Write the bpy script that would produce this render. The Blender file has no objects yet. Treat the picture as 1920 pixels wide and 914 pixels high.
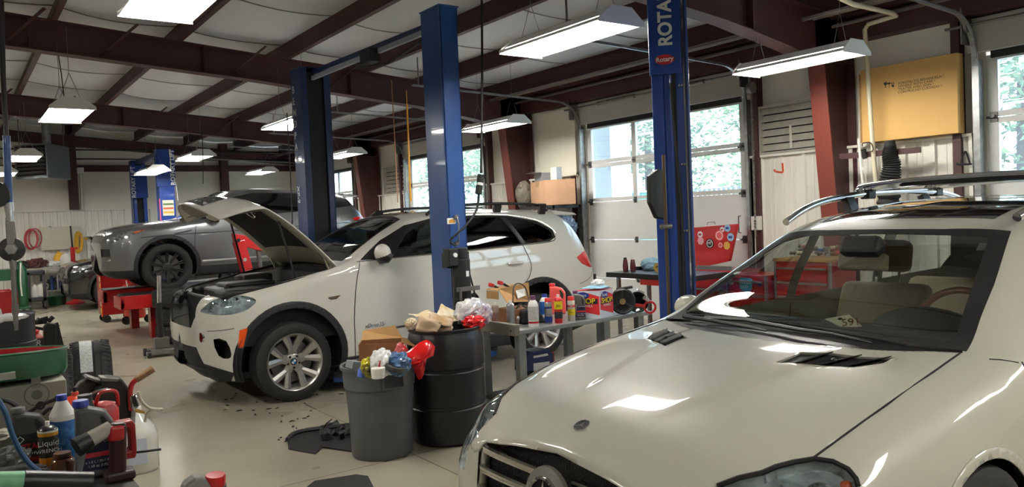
import bpy, bmesh, math, random
import numpy as np
from mathutils import Vector, Matrix, Euler
from mathutils.bvhtree import BVHTree
random.seed(7)
SC = bpy.context.scene
COL = SC.collection
PI = math.pi
V = Vector
# ---------------------------------------------------------------- camera (recovered from the vanishing points)
FPX, CX, CY, CAMH = 1465.0, 960.0, 457.0, 1.65
YAW, PITCH, ROLL = 0.6226, -0.03532, -0.04319
_f = V((math.sin(YAW)*math.cos(PITCH), math.cos(YAW)*math.cos(PITCH), math.sin(PITCH)))
_r = V((math.cos(YAW), -math.sin(YAW), 0))
_u = _r.cross(_f)
RT = _r*math.cos(ROLL) + _u*math.sin(ROLL)
UP = -_r*math.sin(ROLL) + _u*math.cos(ROLL)
FW = _f
EYE = V((0, 0, CAMH))
def ray(x, y): return (RT*(x-CX) - UP*(y-CY) + FW*FPX)/FPX
def onX(x, y, X): d = ray(x, y); return EYE + d*(X/d.x)
def onY(x, y, Y): d = ray(x, y); return EYE + d*(Y/d.y)
def onZ(x, y, Z): d = ray(x, y); return EYE + d*((Z-CAMH)/d.z)
def proj(p):
    v = V(p)-EYE; w = v.dot(FW)
    return CX+FPX*v.dot(RT)/w, CY-FPX*v.dot(UP)/w
cam = bpy.data.objects.new('camera', bpy.data.cameras.new('camera'))
COL.objects.link(cam)
cam.matrix_world = Matrix(((RT.x, UP.x, -FW.x, EYE.x), (RT.y, UP.y, -FW.y, EYE.y), (RT.z, UP.z, -FW.z, EYE.z), (0, 0, 0, 1)))
cam.data.sensor_width = 36.0
cam.data.lens = 36.0*FPX/1920
cam.data.clip_start = 0.02; cam.data.clip_end = 300
SC.camera = cam
# ---------------------------------------------------------------- materials
def lin(c): return tuple(((x/255)/12.92 if x/255 <= .04045 else (((x/255)+.055)/1.055)**2.4) for x in c)
MATS = {}
def blend(nt, f, a, ca, b, cb):
    """smooth two-colour blend of a noise value"""
    r = nt.nodes.new('ShaderNodeMapRange'); r.interpolation_type = 'SMOOTHSTEP'; r.inputs['From Min'].default_value = a; r.inputs['From Max'].default_value = b
    nt.links.new(f, r.inputs['Value']); x = nt.nodes.new('ShaderNodeMix'); x.data_type = 'RGBA'; x.inputs[6].default_value = (*ca, 1); x.inputs[7].default_value = (*cb, 1)
    nt.links.new(r.outputs['Result'], x.inputs['Factor']); return x.outputs[2]
def mat(name, col, rough=.5, metal=0., coat=0., spec=.5, emit=0., noise=0., nscale=8., bump=0., bscale=40., col2=None, trans=0., alpha=1., stretch=None, ecol=None):
    """plain or mottled principled material; col is sRGB 0-255"""
    if name in MATS: return MATS[name]
    m = bpy.data.materials.new(name); m.use_nodes = True
    nt = m.node_tree; b = nt.nodes['Principled BSDF']
    c = lin(col)
    b.inputs['Base Color'].default_value = (*c, 1)
    b.inputs['Roughness'].default_value = rough
    b.inputs['Metallic'].default_value = metal
    b.inputs['Coat Weight'].default_value = coat
    b.inputs['Coat Roughness'].default_value = .03
    b.inputs['Specular IOR Level'].default_value = spec
    b.inputs['Transmission Weight'].default_value = trans
    b.inputs['Alpha'].default_value = alpha
    if emit:
        b.inputs['Emission Color'].default_value = (*lin(ecol or col), 1)
        b.inputs['Emission Strength'].default_value = emit
    if noise or bump or col2:
        tc = nt.nodes.new('ShaderNodeTexCoord')
        vec = tc.outputs['Object']
        if stretch:
            mp = nt.nodes.new('ShaderNodeMapping'); mp.inputs['Scale'].default_value = stretch
            nt.links.new(vec, mp.inputs['Vector']); vec = mp.outputs['Vector']
    if noise or col2:
        n = nt.nodes.new('ShaderNodeTexNoise'); n.inputs['Scale'].default_value = nscale; n.inputs['Detail'].default_value = 5
        nt.links.new(vec, n.inputs['Vector'])
        c2 = lin(col2) if col2 else tuple(x*(1-noise) for x in c)
        nt.links.new(blend(nt, n.outputs['Fac'], .35, c2, .68, c), b.inputs['Base Color'])
    if bump:
        n2 = nt.nodes.new('ShaderNodeTexNoise'); n2.inputs['Scale'].default_value = bscale; n2.inputs['Detail'].default_value = 3
        nt.links.new(vec, n2.inputs['Vector'])
        bp = nt.nodes.new('ShaderNodeBump'); bp.inputs['Strength'].default_value = bump; bp.inputs['Distance'].default_value = .02
        nt.links.new(n2.outputs['Fac'], bp.inputs['Height']); nt.links.new(bp.outputs['Normal'], b.inputs['Normal'])
    MATS[name] = m
    return m
def glass_mat(name, tint=(235, 245, 242), refl=1.0, rough=.0, haze=0.):
    """thin pane: transparent with fresnel reflection"""
    if name in MATS: return MATS[name]
    m = bpy.data.materials.new(name); m.use_nodes = True
    nt = m.node_tree; nt.nodes.clear()
    o = nt.nodes.new('ShaderNodeOutputMaterial'); t = nt.nodes.new('ShaderNodeBsdfTransparent'); g = nt.nodes.new('ShaderNodeBsdfGlossy')
    x = nt.nodes.new('ShaderNodeMixShader')
    t.inputs['Color'].default_value = (*lin(tint), 1); g.inputs['Roughness'].default_value = rough
    # schlick reflectance from |N.I| so both faces of the sheet behave alike
    ge = nt.nodes.new('ShaderNodeNewGeometry'); dt = nt.nodes.new('ShaderNodeVectorMath'); dt.operation = 'DOT_PRODUCT'
    nt.links.new(ge.outputs['Normal'], dt.inputs[0]); nt.links.new(ge.outputs['Incoming'], dt.inputs[1])
    def mth(op, a, b, clamp=False):
        n = nt.nodes.new('ShaderNodeMath'); n.operation = op; n.use_clamp = clamp
        for i, q in enumerate((a, b)):
            if hasattr(q, 'links'): nt.links.new(q, n.inputs[i])
            elif q is not None: n.inputs[i].default_value = q
        return n.outputs[0]
    k = mth('POWER', mth('SUBTRACT', 1.0, mth('ABSOLUTE', dt.outputs['Value'], None), True), 5.0)
    mu = type('o', (), {'outputs': [mth('MULTIPLY', mth('MULTIPLY_ADD', k, .92), refl, True)]})
    mu.outputs[0].node.inputs[0].links[0].from_node.inputs[2].default_value = .08
    nt.links.new(mu.outputs[0], x.inputs[0]); nt.links.new(t.outputs[0], x.inputs[1]); nt.links.new(g.outputs[0], x.inputs[2]); nt.links.new(x.outputs[0], o.inputs[0])
    if haze:
        tl = nt.nodes.new('ShaderNodeBsdfTranslucent'); tl.inputs['Color'].default_value = (.9, .95, 1, 1); x2 = nt.nodes.new('ShaderNodeMixShader'); x2.inputs[0].default_value = haze
        nt.links.new(x.outputs[0], x2.inputs[1]); nt.links.new(tl.outputs[0], x2.inputs[2]); nt.links.new(x2.outputs[0], o.inputs[0])
    MATS[name] = m
    return m
# ---------------------------------------------------------------- mesh builder
class MB:
    def __init__(s): s.v = []; s.f = []; s.sm = []
    def add(s, vs, fs, smooth=False):
        n = len(s.v); s.v += [tuple(p) for p in vs]; s.f += [tuple(i+n for i in f) for f in fs]; s.sm += [smooth]*len(fs)
        return s
    def box(s, c, d, rot=None):
        """centre, full size, optional euler"""
        h = V(d)/2; R = Euler(rot).to_matrix() if rot else Matrix.Identity(3); c = V(c)
        vs = [c+R @ V((h.x*i, h.y*j, h.z*k)) for i in (-1, 1) for j in (-1, 1) for k in (-1, 1)]
        return s.add(vs, [(0, 1, 3, 2), (4, 6, 7, 5), (0, 4, 5, 1), (2, 3, 7, 6), (0, 2, 6, 4), (1, 5, 7, 3)])
    def span(s, a, b):
        a = V(a); b = V(b); return s.box((a+b)/2, [abs(x) for x in (b-a)])
    def bar(s, p, q, w, h=None, up=(0, 0, 1)):
        """rectangular bar from p to q"""
        p = V(p); q = V(q); h = h or w; d = (q-p).normalized(); u = V(up)
        if abs(d.dot(u)) > .98: u = V((1, 0, 0))
        a = d.cross(u).normalized()*w/2; b = d.cross(a).normalized()*h/2
        vs = [p+a+b, p+a-b, p-a-b, p-a+b, q+a+b, q+a-b, q-a-b, q-a+b]
        return s.add(vs, [(0, 1, 2, 3), (7, 6, 5, 4), (0, 4, 5, 1), (1, 5, 6, 2), (2, 6, 7, 3), (3, 7, 4, 0)])
    def cyl(s, p, q, r, r2=None, n=16, caps=True, smooth=True):
        p = V(p); q = V(q); r2 = r if r2 is None else r2
        d = (q-p).normalized(); u = V((0, 0, 1)) if abs(d.z) < .9 else V((1, 0, 0))
        a = d.cross(u).normalized(); b = d.cross(a)
        vs = []
        for i in range(n):
            t = 2*PI*i/n; e = a*math.cos(t)+b*math.sin(t); vs += [p+e*r, q+e*r2]
        s.add(vs, [(2*i, 2*i+1, (2*i+3) % (2*n), (2*i+2) % (2*n)) for i in range(n)], smooth)
        if caps:
            s.add(vs[0::2], [tuple(range(n))]); s.add(vs[1::2], [tuple(reversed(range(n)))])
        return s
    def tube(s, pts, r, n=8, closed=False, taper=None):
        pts = [V(p) for p in pts]; m = len(pts); vs = []
        pa = None
        for i, p in enumerate(pts):
            if closed: d = pts[(i+1) % m]-pts[i-1]
            else: d = pts[min(i+1, m-1)]-pts[max(i-1, 0)]
            d = d.normalized() if d.length > 1e-9 else V((0, 0, 1))
            if pa is None:
                u = V((0, 0, 1)) if abs(d.z) < .9 else V((1, 0, 0)); a = d.cross(u).normalized()
            else:
                a = pa-d*pa.dot(d); a = a.normalized() if a.length > 1e-6 else d.orthogonal().normalized()
            pa = a; b = d.cross(a); rr = r*(taper(i/(m-1)) if taper else 1)
            vs += [p+(a*math.cos(2*PI*k/n)+b*math.sin(2*PI*k/n))*rr for k in range(n)]
        fs = [(i*n+k, i*n+(k+1) % n, ((i+1) % m)*n+(k+1) % n, ((i+1) % m)*n+k) for i in range(m if closed else m-1) for k in range(n)]
        s.add(vs, fs, True)
        if not closed: s.add(vs[:n], [tuple(reversed(range(n)))]); s.add(vs[-n:], [tuple(range(n))])
        return s
    def lathe(s, prof, o=(0, 0, 0), ax=(0, 0, 1), n=32, smooth=True, arc=None):
        """prof: (radius, height) list revolved about ax through o"""
        o = V(o); ax = V(ax).normalized(); u = V((0, 0, 1)) if abs(ax.z) < .9 else V((1, 0, 0))
        a = ax.cross(u).normalized(); b = ax.cross(a); vs = []; k = len(prof)
        for i in range(n):
            t = 2*PI*i/n; e = a*math.cos(t)+b*math.sin(t)
            vs += [o+e*r+ax*h for r, h in prof]
        return s.add(vs, [(i*k+j, ((i+1) % n)*k+j, ((i+1) % n)*k+j+1, i*k+j+1) for i in range(n) for j in range(k-1)], smooth)
    def prism(s, poly, axis, a, b, smooth=False):
        """extrude 2d polygon along axis 'x','y' or 'z' from a to b; poly in the other two axes in order"""
        def P(u, w, t): return {'x': (t, u, w), 'y': (u, t, w), 'z': (u, w, t)}[axis]
        n = len(poly); vs = [P(u, w, a) for u, w in poly]+[P(u, w, b) for u, w in poly]
        s.add(vs[:n], [tuple(range(n))]); s.add(vs[n:], [tuple(reversed(range(n)))])
        return s.add(vs, [(i, (i+1) % n, n+(i+1) % n, n+i) for i in range(n)], smooth)
    def sphere(s, c, r, n=16, m=10, sc=(1, 1, 1)):
        c = V(c); prof = [(math.sin(PI*j/m), -math.cos(PI*j/m)) for j in range(m+1)]
        k = len(s.v); s.lathe([(r*a, r*b) for a, b in prof], (0, 0, 0), n=n)
        for i in range(k, len(s.v)): p = s.v[i]; s.v[i] = (c.x+p[0]*sc[0], c.y+p[1]*sc[1], c.z+p[2]*sc[2])
        return s
    def grid(s, rows, smooth=True, cu=False):
        m = len(rows); n = len(rows[0]); vs = [p for r in rows for p in r]
        return s.add(vs, [(i*n+j, i*n+(j+1) % n, (i+1)*n+(j+1) % n, (i+1)*n+j) for i in range(m-1) for j in range(n if cu else n-1)], smooth)
    def xform(s, M):
        s.v = [tuple(M @ V(p)) for p in s.v]; return s
    def jitter(s, a, rs=random):
        s.v = [tuple(c+rs.uniform(-a, a) for c in p) for p in s.v]; return s
    def build(s, name, m, parent=None, bev=0., seg=2, auto=True, loc=None, sub=0, solid=0., weld=True):
        me = bpy.data.meshes.new(name)
        root = parent
        while root is not None and root.parent is not None: root = root.parent
        off = V(loc) if loc is not None else (root.location if root is not None else V((0, 0, 0)))
        me.from_pydata([V(p)-off for p in s.v], [], s.f)
        me.polygons.foreach_set('use_smooth', s.sm)
        bm = bmesh.new(); bm.from_mesh(me)
        if weld: bmesh.ops.remove_doubles(bm, verts=bm.verts, dist=1e-5)
        bmesh.ops.recalc_face_normals(bm, faces=bm.faces)
        if auto:
            for e in bm.edges:
                if len(e.link_faces) == 2 and e.calc_face_angle(0) > .7: e.smooth = False
        bm.to_mesh(me); bm.free()
        me.materials.append(m)
        o = bpy.data.objects.new(name, me); COL.objects.link(o)
        if loc is not None: o.location = loc
        if parent is not None: o.parent = parent
        if solid:
            md = o.modifiers.new('solid', 'SOLIDIFY'); md.thickness = solid; md.offset = -1
        if bev:
            md = o.modifiers.new('bevel', 'BEVEL'); md.width = bev; md.segments = seg; md.limit_method = 'ANGLE'; md.angle_limit = .7
            md.harden_normals = False
        if sub:
            md = o.modifiers.new('sub', 'SUBSURF'); md.levels = sub; md.render_levels = sub
        return o
def thing(name, label, cat, loc=(0, 0, 0), group=None):
    o = bpy.data.objects.new(name, None); COL.objects.link(o); o.location = loc; o.empty_display_size = .1
    return tag(o, label, cat, group)
def tag(o, label, cat, group=None):
    o['label'] = label; o['category'] = cat
    if group: o['group'] = group
    return o
def struct(o, label=None):
    o['kind'] = 'structure'
    if label: o['label'] = label
    return o
def dup(r, loc, label=None, rotz=None, parent=None):
    n = r.copy(); COL.objects.link(n)
    if parent is None:
        n.location = loc
        if rotz is not None: n.rotation_euler = (0, 0, rotz)
        if label: n['label'] = label
    else: n.parent = parent
    for ch in list(r.children): dup(ch, None, parent=n)
    return n
FONT = {}
def text(s, name, size, origin, right, up, m, parent=None, depth=.0008, align='LEFT', loc=None, sx=1., shear=0., bold=0.):
    """lettering as a real thin mesh; origin = anchor at baseline, right/up = world directions"""
    cu = bpy.data.curves.new('t', 'FONT'); cu.body = s; cu.size = size; cu.extrude = depth; cu.align_x = align; cu.shear = shear; cu.offset = bold
    ob = bpy.data.objects.new('t', cu); COL.objects.link(ob)
    dg = bpy.context.evaluated_depsgraph_get(); me = bpy.data.meshes.new_from_object(ob.evaluated_get(dg))
    bpy.data.objects.remove(ob); bpy.data.curves.remove(cu)
    right = V(right).normalized(); up = V(up); up = (up-right*up.dot(right)).normalized(); n = right.cross(up); o3 = V(origin)
    root = parent
    while root is not None and root.parent is not None: root = root.parent
    off = V(loc) if loc is not None else (root.location if root is not None else V((0, 0, 0)))
    for v in me.vertices: v.co = o3+right*v.co.x*sx+up*v.co.y+n*(v.co.z+depth)-off
    me.materials.clear(); me.materials.append(m); me.name = name
    o = bpy.data.objects.new(name, me); COL.objects.link(o)
    if loc is not None: o.location = loc
    if parent is not None: o.parent = parent
    return o
def crv(pts, k=8, closed=False):
    """catmull-rom through points"""
    P = [V(p) for p in pts]; n = len(P); out = []
    for i in range(n if closed else n-1):
        g = (lambda j: P[j % n]) if closed else (lambda j: P[max(0, min(n-1, j))])
        p0, p1, p2, p3 = g(i-1), g(i), g(i+1), g(i+2)
        for j in range(k):
            t = j/k; out.append(.5*((2*p1)+(p2-p0)*t+(2*p0-5*p1+4*p2-p3)*t*t+(3*p1-p0-3*p2+p3)*t**3))
    if not closed: out.append(P[-1])
    return out
SKY, TUBE, EXPO = 4.2, 56.0, 0.12
# ================================================================ setting
XW, YB = 8.4, 22.5            # door wall plane, end wall plane
XL, YF = -7.0, -5.5
def zroof(x): return 4.35-.08*x   # underside of the purlins
M_red = mat('red_oxide_steel', (64, 32, 32), .55)
M_redl = mat('red_oxide_flange', (110, 50, 40), .5)
M_white = mat('white_panel_paint', (234, 232, 222), .45)
M_galv = mat('galvanised_steel', (165, 168, 168), .35, metal=.8, noise=.25, nscale=14)
M_black = mat('black_plastic', (22, 22, 23), .45)
M_rub = mat('black_rubber', (26, 26, 26), .8, noise=.2, nscale=20)
M_chrome = mat('chrome', (225, 226, 228), .08, metal=1)
M_steel = mat('dull_steel', (130, 128, 124), .38, metal=.8, noise=.2)
def floor_mat():
    m = bpy.data.materials.new('sealed_concrete'); m.use_nodes = True; nt = m.node_tree; b = nt.nodes['Principled BSDF']; L = nt.links.new
    tc = nt.nodes.new('ShaderNodeTexCoord'); geo = tc.outputs['Object']
    def noise(sc, det=6, rough=.6):
        n = nt.nodes.new('ShaderNodeTexNoise'); n.inputs['Scale'].default_value = sc; n.inputs['Detail'].default_value = det; n.inputs['Roughness'].default_value = rough
        L(geo, n.inputs['Vector']); return n.outputs['Fac']
    def ramp(f, a, ca, bb, cb): return blend(nt, f, a, ca, bb, cb)
    def mul(a, c, fac=1.):
        x = nt.nodes.new('ShaderNodeMix'); x.data_type = 'RGBA'; x.blend_type = 'MULTIPLY'; x.inputs['Factor'].default_value = fac; L(a, x.inputs[6]); L(c, x.inputs[7]); return x.outputs[2]
    c = ramp(noise(.9, 5, .55), .3, lin((154, 148, 130)), .7, lin((159, 153, 136)))
    c = mul(c, ramp(noise(.33, 2, .4), .35, (.95, .945, .94), .7, (1, 1, 1)))
    c = mul(c, ramp(noise(9, 6, .65), .3, (.99, .99, .985), .6, (1, 1, 1)))
    sp = nt.nodes.new('ShaderNodeSeparateXYZ'); L(geo, sp.inputs[0])
    prev = None
    for o, off in (('X', -2.565), ('Y', -4.862)):
        a = nt.nodes.new('ShaderNodeMath'); a.operation = 'ADD'; a.inputs[1].default_value = off+60; L(sp.outputs[o], a.inputs[0])
        w = nt.nodes.new('ShaderNodeMath'); w.operation = 'PINGPONG'; w.inputs[1].default_value = 3.0; L(a.outputs[0], w.inputs[0])
        if prev is None: prev = w.outputs[0]
        else:
            mn = nt.nodes.new('ShaderNodeMath'); mn.operation = 'MINIMUM'; L(prev, mn.inputs[0]); L(w.outputs[0], mn.inputs[1]); prev = mn.outputs[0]
    c = mul(c, ramp(prev, .0035, (.2, .17, .14), .0075, (1, 1, 1)))
    L(c, b.inputs['Base Color'])
    rr = ramp(noise(1.7, 2, .4), .3, (.27,)*3, .7, (.36,)*3); L(rr, b.inputs['Roughness'])
    return m
struct(MB().span((XL, YF, -.1), (XW+.2, YB+.2, 0)).build('floor', floor_mat()))
M_ins = mat('white_insulation_facing', (206, 208, 212), .5, bump=.35, bscale=2.2, stretch=(1, .35, 1))
M_insw = mat('wall_insulation_facing', (232, 228, 214), .55, bump=.9, bscale=1.6, stretch=(1, 1, .45))
# ceiling: sagging insulation sheets between purlins
PX = [-5.9, -4.5, -3.1, -1.65, -.22, 1.2, 2.63, 4.08, 5.3, 6.62, 7.92]
m = MB(); rows = []
xs = []
for a, b in zip([XL]+PX, PX+[XW+.15]):
    for k in range(5): xs.append((a+(b-a)*k/5, k/5))
xs.append((XW+.15, 0))
ys = np.linspace(YF, YB, 57)
rows = [[(x, y, zroof(x)+.26-.06*math.sin(PI*t)*(1+.25*math.sin(y*1.7+x))) for y in ys] for x, t in xs]
m.grid(rows); n0 = len(m.f)
m.span((XL, YF, 5.2), (XW+.3, YB, 5.25))
struct(m.build('ceiling', M_ins))
# seam lines across the facing: thin tapes
m = MB()
for y in np.arange(-3.6, 22, 1.85):
    for a, b in zip(PX, PX[1:]):
        m.tube([(a+(b-a)*k/8, y+.01*math.sin(k), zroof(a+(b-a)*k/8)+.253-.06*math.sin(PI*k/8)*(1+.25*math.sin(y*1.7+a+(b-a)*k/8))) for k in range(9)], .006, 4)
struct(m.build('trim_1', mat('seam_tape', (130, 128, 122), .6)))
# purlins
for i, x in enumerate(PX):
    z = zroof(x)
    m = MB(); m.span((x-.004, YF, z), (x+.004, YB, z+.26)); m.span((x-.075, YF, z), (x, YB, z+.005)); m.span((x, YF, z+.255), (x+.07, YB, z+.26)); m.span((x-.075, YF, z), (x-.071, YB, z+.022))
    struct(m.build('trim_%d' % (2+i), M_red))
nT = 2+len(PX)
# tapered rafters and columns (one rigid frame each)
def frame(y, n):
    prof_b = [(XL, 4.47), (.63, 3.91), (3.56, 3.70), (6.19, 3.45), (7.2, 3.29), (7.62, 3.2)]
    top = [(x, zroof(x)) for x in (XL, 8.3)]
    m = MB(); w = .1
    m.prism([(x, z) for x, z in prof_b]+[(8.0, 3.2), (8.3, 3.2)]+[top[1], top[0]], 'y', y-.006, y+.006)
    for (a, b), (c, d) in zip(prof_b, prof_b[1:]): m.bar((a, y, b), (c, y, d), .2, .014)
    m.bar((top[0][0], y, top[0][1]-.006), (top[1][0], y, top[1][1]-.006), .2, .012)
    for x in (.9, 2.9, 5.0, 6.6): m.span((x-.006, y-.09, np.interp(x, [p[0] for p in prof_b], [p[1] for p in prof_b])), (x+.006, y+.09, zroof(x)-.01))
    o = struct(m.build('trim_%d' % n, M_red))
    m = MB(); xi0, xi1 = 8.12, 7.78   # inner flange leans in towards the top
    m.prism([(xi0, 0), (8.36, 0), (8.36, 3.7), (xi1, 3.7), (xi1, 3.2)], 'y', y-.006, y+.006)
    m.bar((8.36, y, 0), (8.36, y, 3.68), .2, .014, up=(1, 0, 0))
    m.span((xi0-.1, y-.14, 0), (8.4, y+.14, .02))
    m.span((xi1, y-.1, 3.2), (8.36, y+.1, 3.215))
    m.build('column_web', M_red, o)
    m = MB(); m.bar((xi0, y, 0), (xi1, y, 3.2), .2, .016, up=(1, 0, 0)); m.build('column_flange', M_redl, o)
    m = MB()
    for x in (.6, 1.6, 3.2, 4.6):
        z = float(np.interp(x, [p[0] for p in prof_b], [p[1] for p in prof_b]))
        m.bar((x+.45, y-.35, zroof(x)+.02), (x+.05, y-.02, z+.03), .06, .006)
    m.build('flange_brace', M_red, o)
for k, y in enumerate((5, 11, 17)): frame(y, nT+k)
nT += 3
# ---- door wall
doors = [(.45, 3.55), (6.45, 9.55), (12.5, 15.55), (18.45, 21.5)]
m = MB(); y0 = YF
for a, b in doors+[(YB, YB)]:
    m.span((XW+.02, y0, 0), (XW+.16, a, 3.9)); y0 = b
for a, b in doors: m.span((XW+.02, a, 3.07), (XW+.16, b, 3.9))
struct(m.build('wall_right', M_insw))
def corr(m, axis, p, a, b, z0, z1, side, pitch=.3048):
    """ribbed steel liner: flat pans with raised ribs; axis 'y' runs along the door wall, 'x' along the end wall"""
    n = int(math.ceil((b-a)/pitch)); pts = []
    for i in range(n):
        s = a+i*pitch
        for t, h in ((0, 0), (.055, 0), (.066, .036), (.109, .036), (.12, 0), (.2, 0), (.205, .007), (.215, .007), (.22, 0), (.26, 0), (.265, .007), (.275, .007), (.28, 0)):
            if s+t < b: pts.append((s+t, h))
    pts.append((b, 0))
    P = (lambda s, h, z: (p+side*h, s, z)) if axis == 'y' else (lambda s, h, z: (s, p+side*h, z))
    m.grid([[P(s, h, z) for s, h in pts] for z in (z0, z1)], smooth=False)
ZW = 2.28
for i, (a, b) in enumerate(((3.66, 6.36), (9.66, 12.4), (15.66, 18.36), (-3, .36))):
    m = MB(); corr(m, 'y', XW-.02, a, b, .05, ZW-.03, -1)
    m.span((XW-.075, a, ZW-.03), (XW+.02, b, ZW)); m.span((XW-.07, a, 0), (XW+.02, b, .06)); m.span((XW-.06, a, 0), (XW+.02, a+.03, ZW)); m.span((XW-.06, b-.03, 0), (XW+.02, b, ZW))
    struct(m.build('trim_%d' % nT, M_white)); nT += 1
# red girts, door headers and jambs
m = MB()
for a, b in doors:
    m.span((XW-.1, a-.28, 0), (XW+.02, a-.2, 3.4)); m.span((XW-.1, b+.2, 0), (XW+.02, b+.28, 3.4))
m.span((XW-.2, YF, 3.42), (XW, YB, 3.66))
m.span((XW-.32, YF, 3.68), (XW-.1, YB, 3.74))
struct(m.build('trim_%d' % nT, M_red)); nT += 1
m = MB()
for a, b in doors: m.span((XW-.06, a-.15, 3.07), (XW+.02, b+.15, 3.4))
struct(m.build('trim_%d' % nT, mat('header_sheet', (186, 185, 178), .5))); nT += 1
m = MB(); m.span((XW-.12, 9.66, ZW), (XW-.06, 10.62, 3.36)); m.span((XW-.13, 9.66, ZW-.02), (XW-.06, 10.62, ZW+.03))
struct(m.build('trim_%d' % nT, mat('smooth_board', (222, 218, 200), .5)), 'smooth cream board beside the middle garage door'); nT += 1
m = MB()
for x, z, r in ((7.55, 3.62, .022), (7.75, 3.66, .03), (8.1, 3.6, .018)): m.cyl((x, YF, z), (x, YB, z), r, n=8)
struct(m.build('trim_%d' % nT, mat('eave_pipes', (104, 96, 92), .45, metal=.4))); nT += 1
# ---- end wall
struct(MB().span((XL, YB+.02, 0), (XW+.16, YB+.16, 5.2)).build('wall_back', M_insw))
m = MB(); corr(m, 'x', YB-.0, XL, XW, .05, ZW-.03, -1); m.span((XL, YB-.06, ZW-.03), (XW, YB+.02, ZW)); m.span((XL, YB-.05, 0), (XW, YB+.02, .05))
struct(m.build('trim_%d' % nT, M_white)); nT += 1
m = MB(); m.span((XL, YB-.12, 3.24), (XW, YB, 3.4))
m.prism([(XL, 4.62), (XW, 3.42), (XW, 3.68), (XL, 4.9)], 'y', YB-.16, YB)
m.span((2.48, YB-.2, ZW), (2.68, YB, 4.4)); m.span((6.2, YB-.2, ZW), (6.4, YB, 4.0)); m.span((-2.1, YB-.2, ZW), (-1.9, YB, 4.5))
struct(m.build('trim_%d' % nT, M_red)); nT += 1
m = MB()
for z in (3.55, 3.78): m.cyl((XL, YB-.2, z), (XW, YB-.2, z), .018, n=8)
struct(m.build('trim_%d' % nT, mat('dark_pipe', (30, 26, 26), .5))); nT += 1
# closing walls behind the camera (bounce light, reflections)
struct(MB().span((XL-.15, YF, 0), (XL, YB, 5.2)).build('wall_left', M_insw))
struct(MB().span((XL, YF-.15, 0), (XW+.16, YF, 5.2)).build('wall_front', M_insw))
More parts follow.
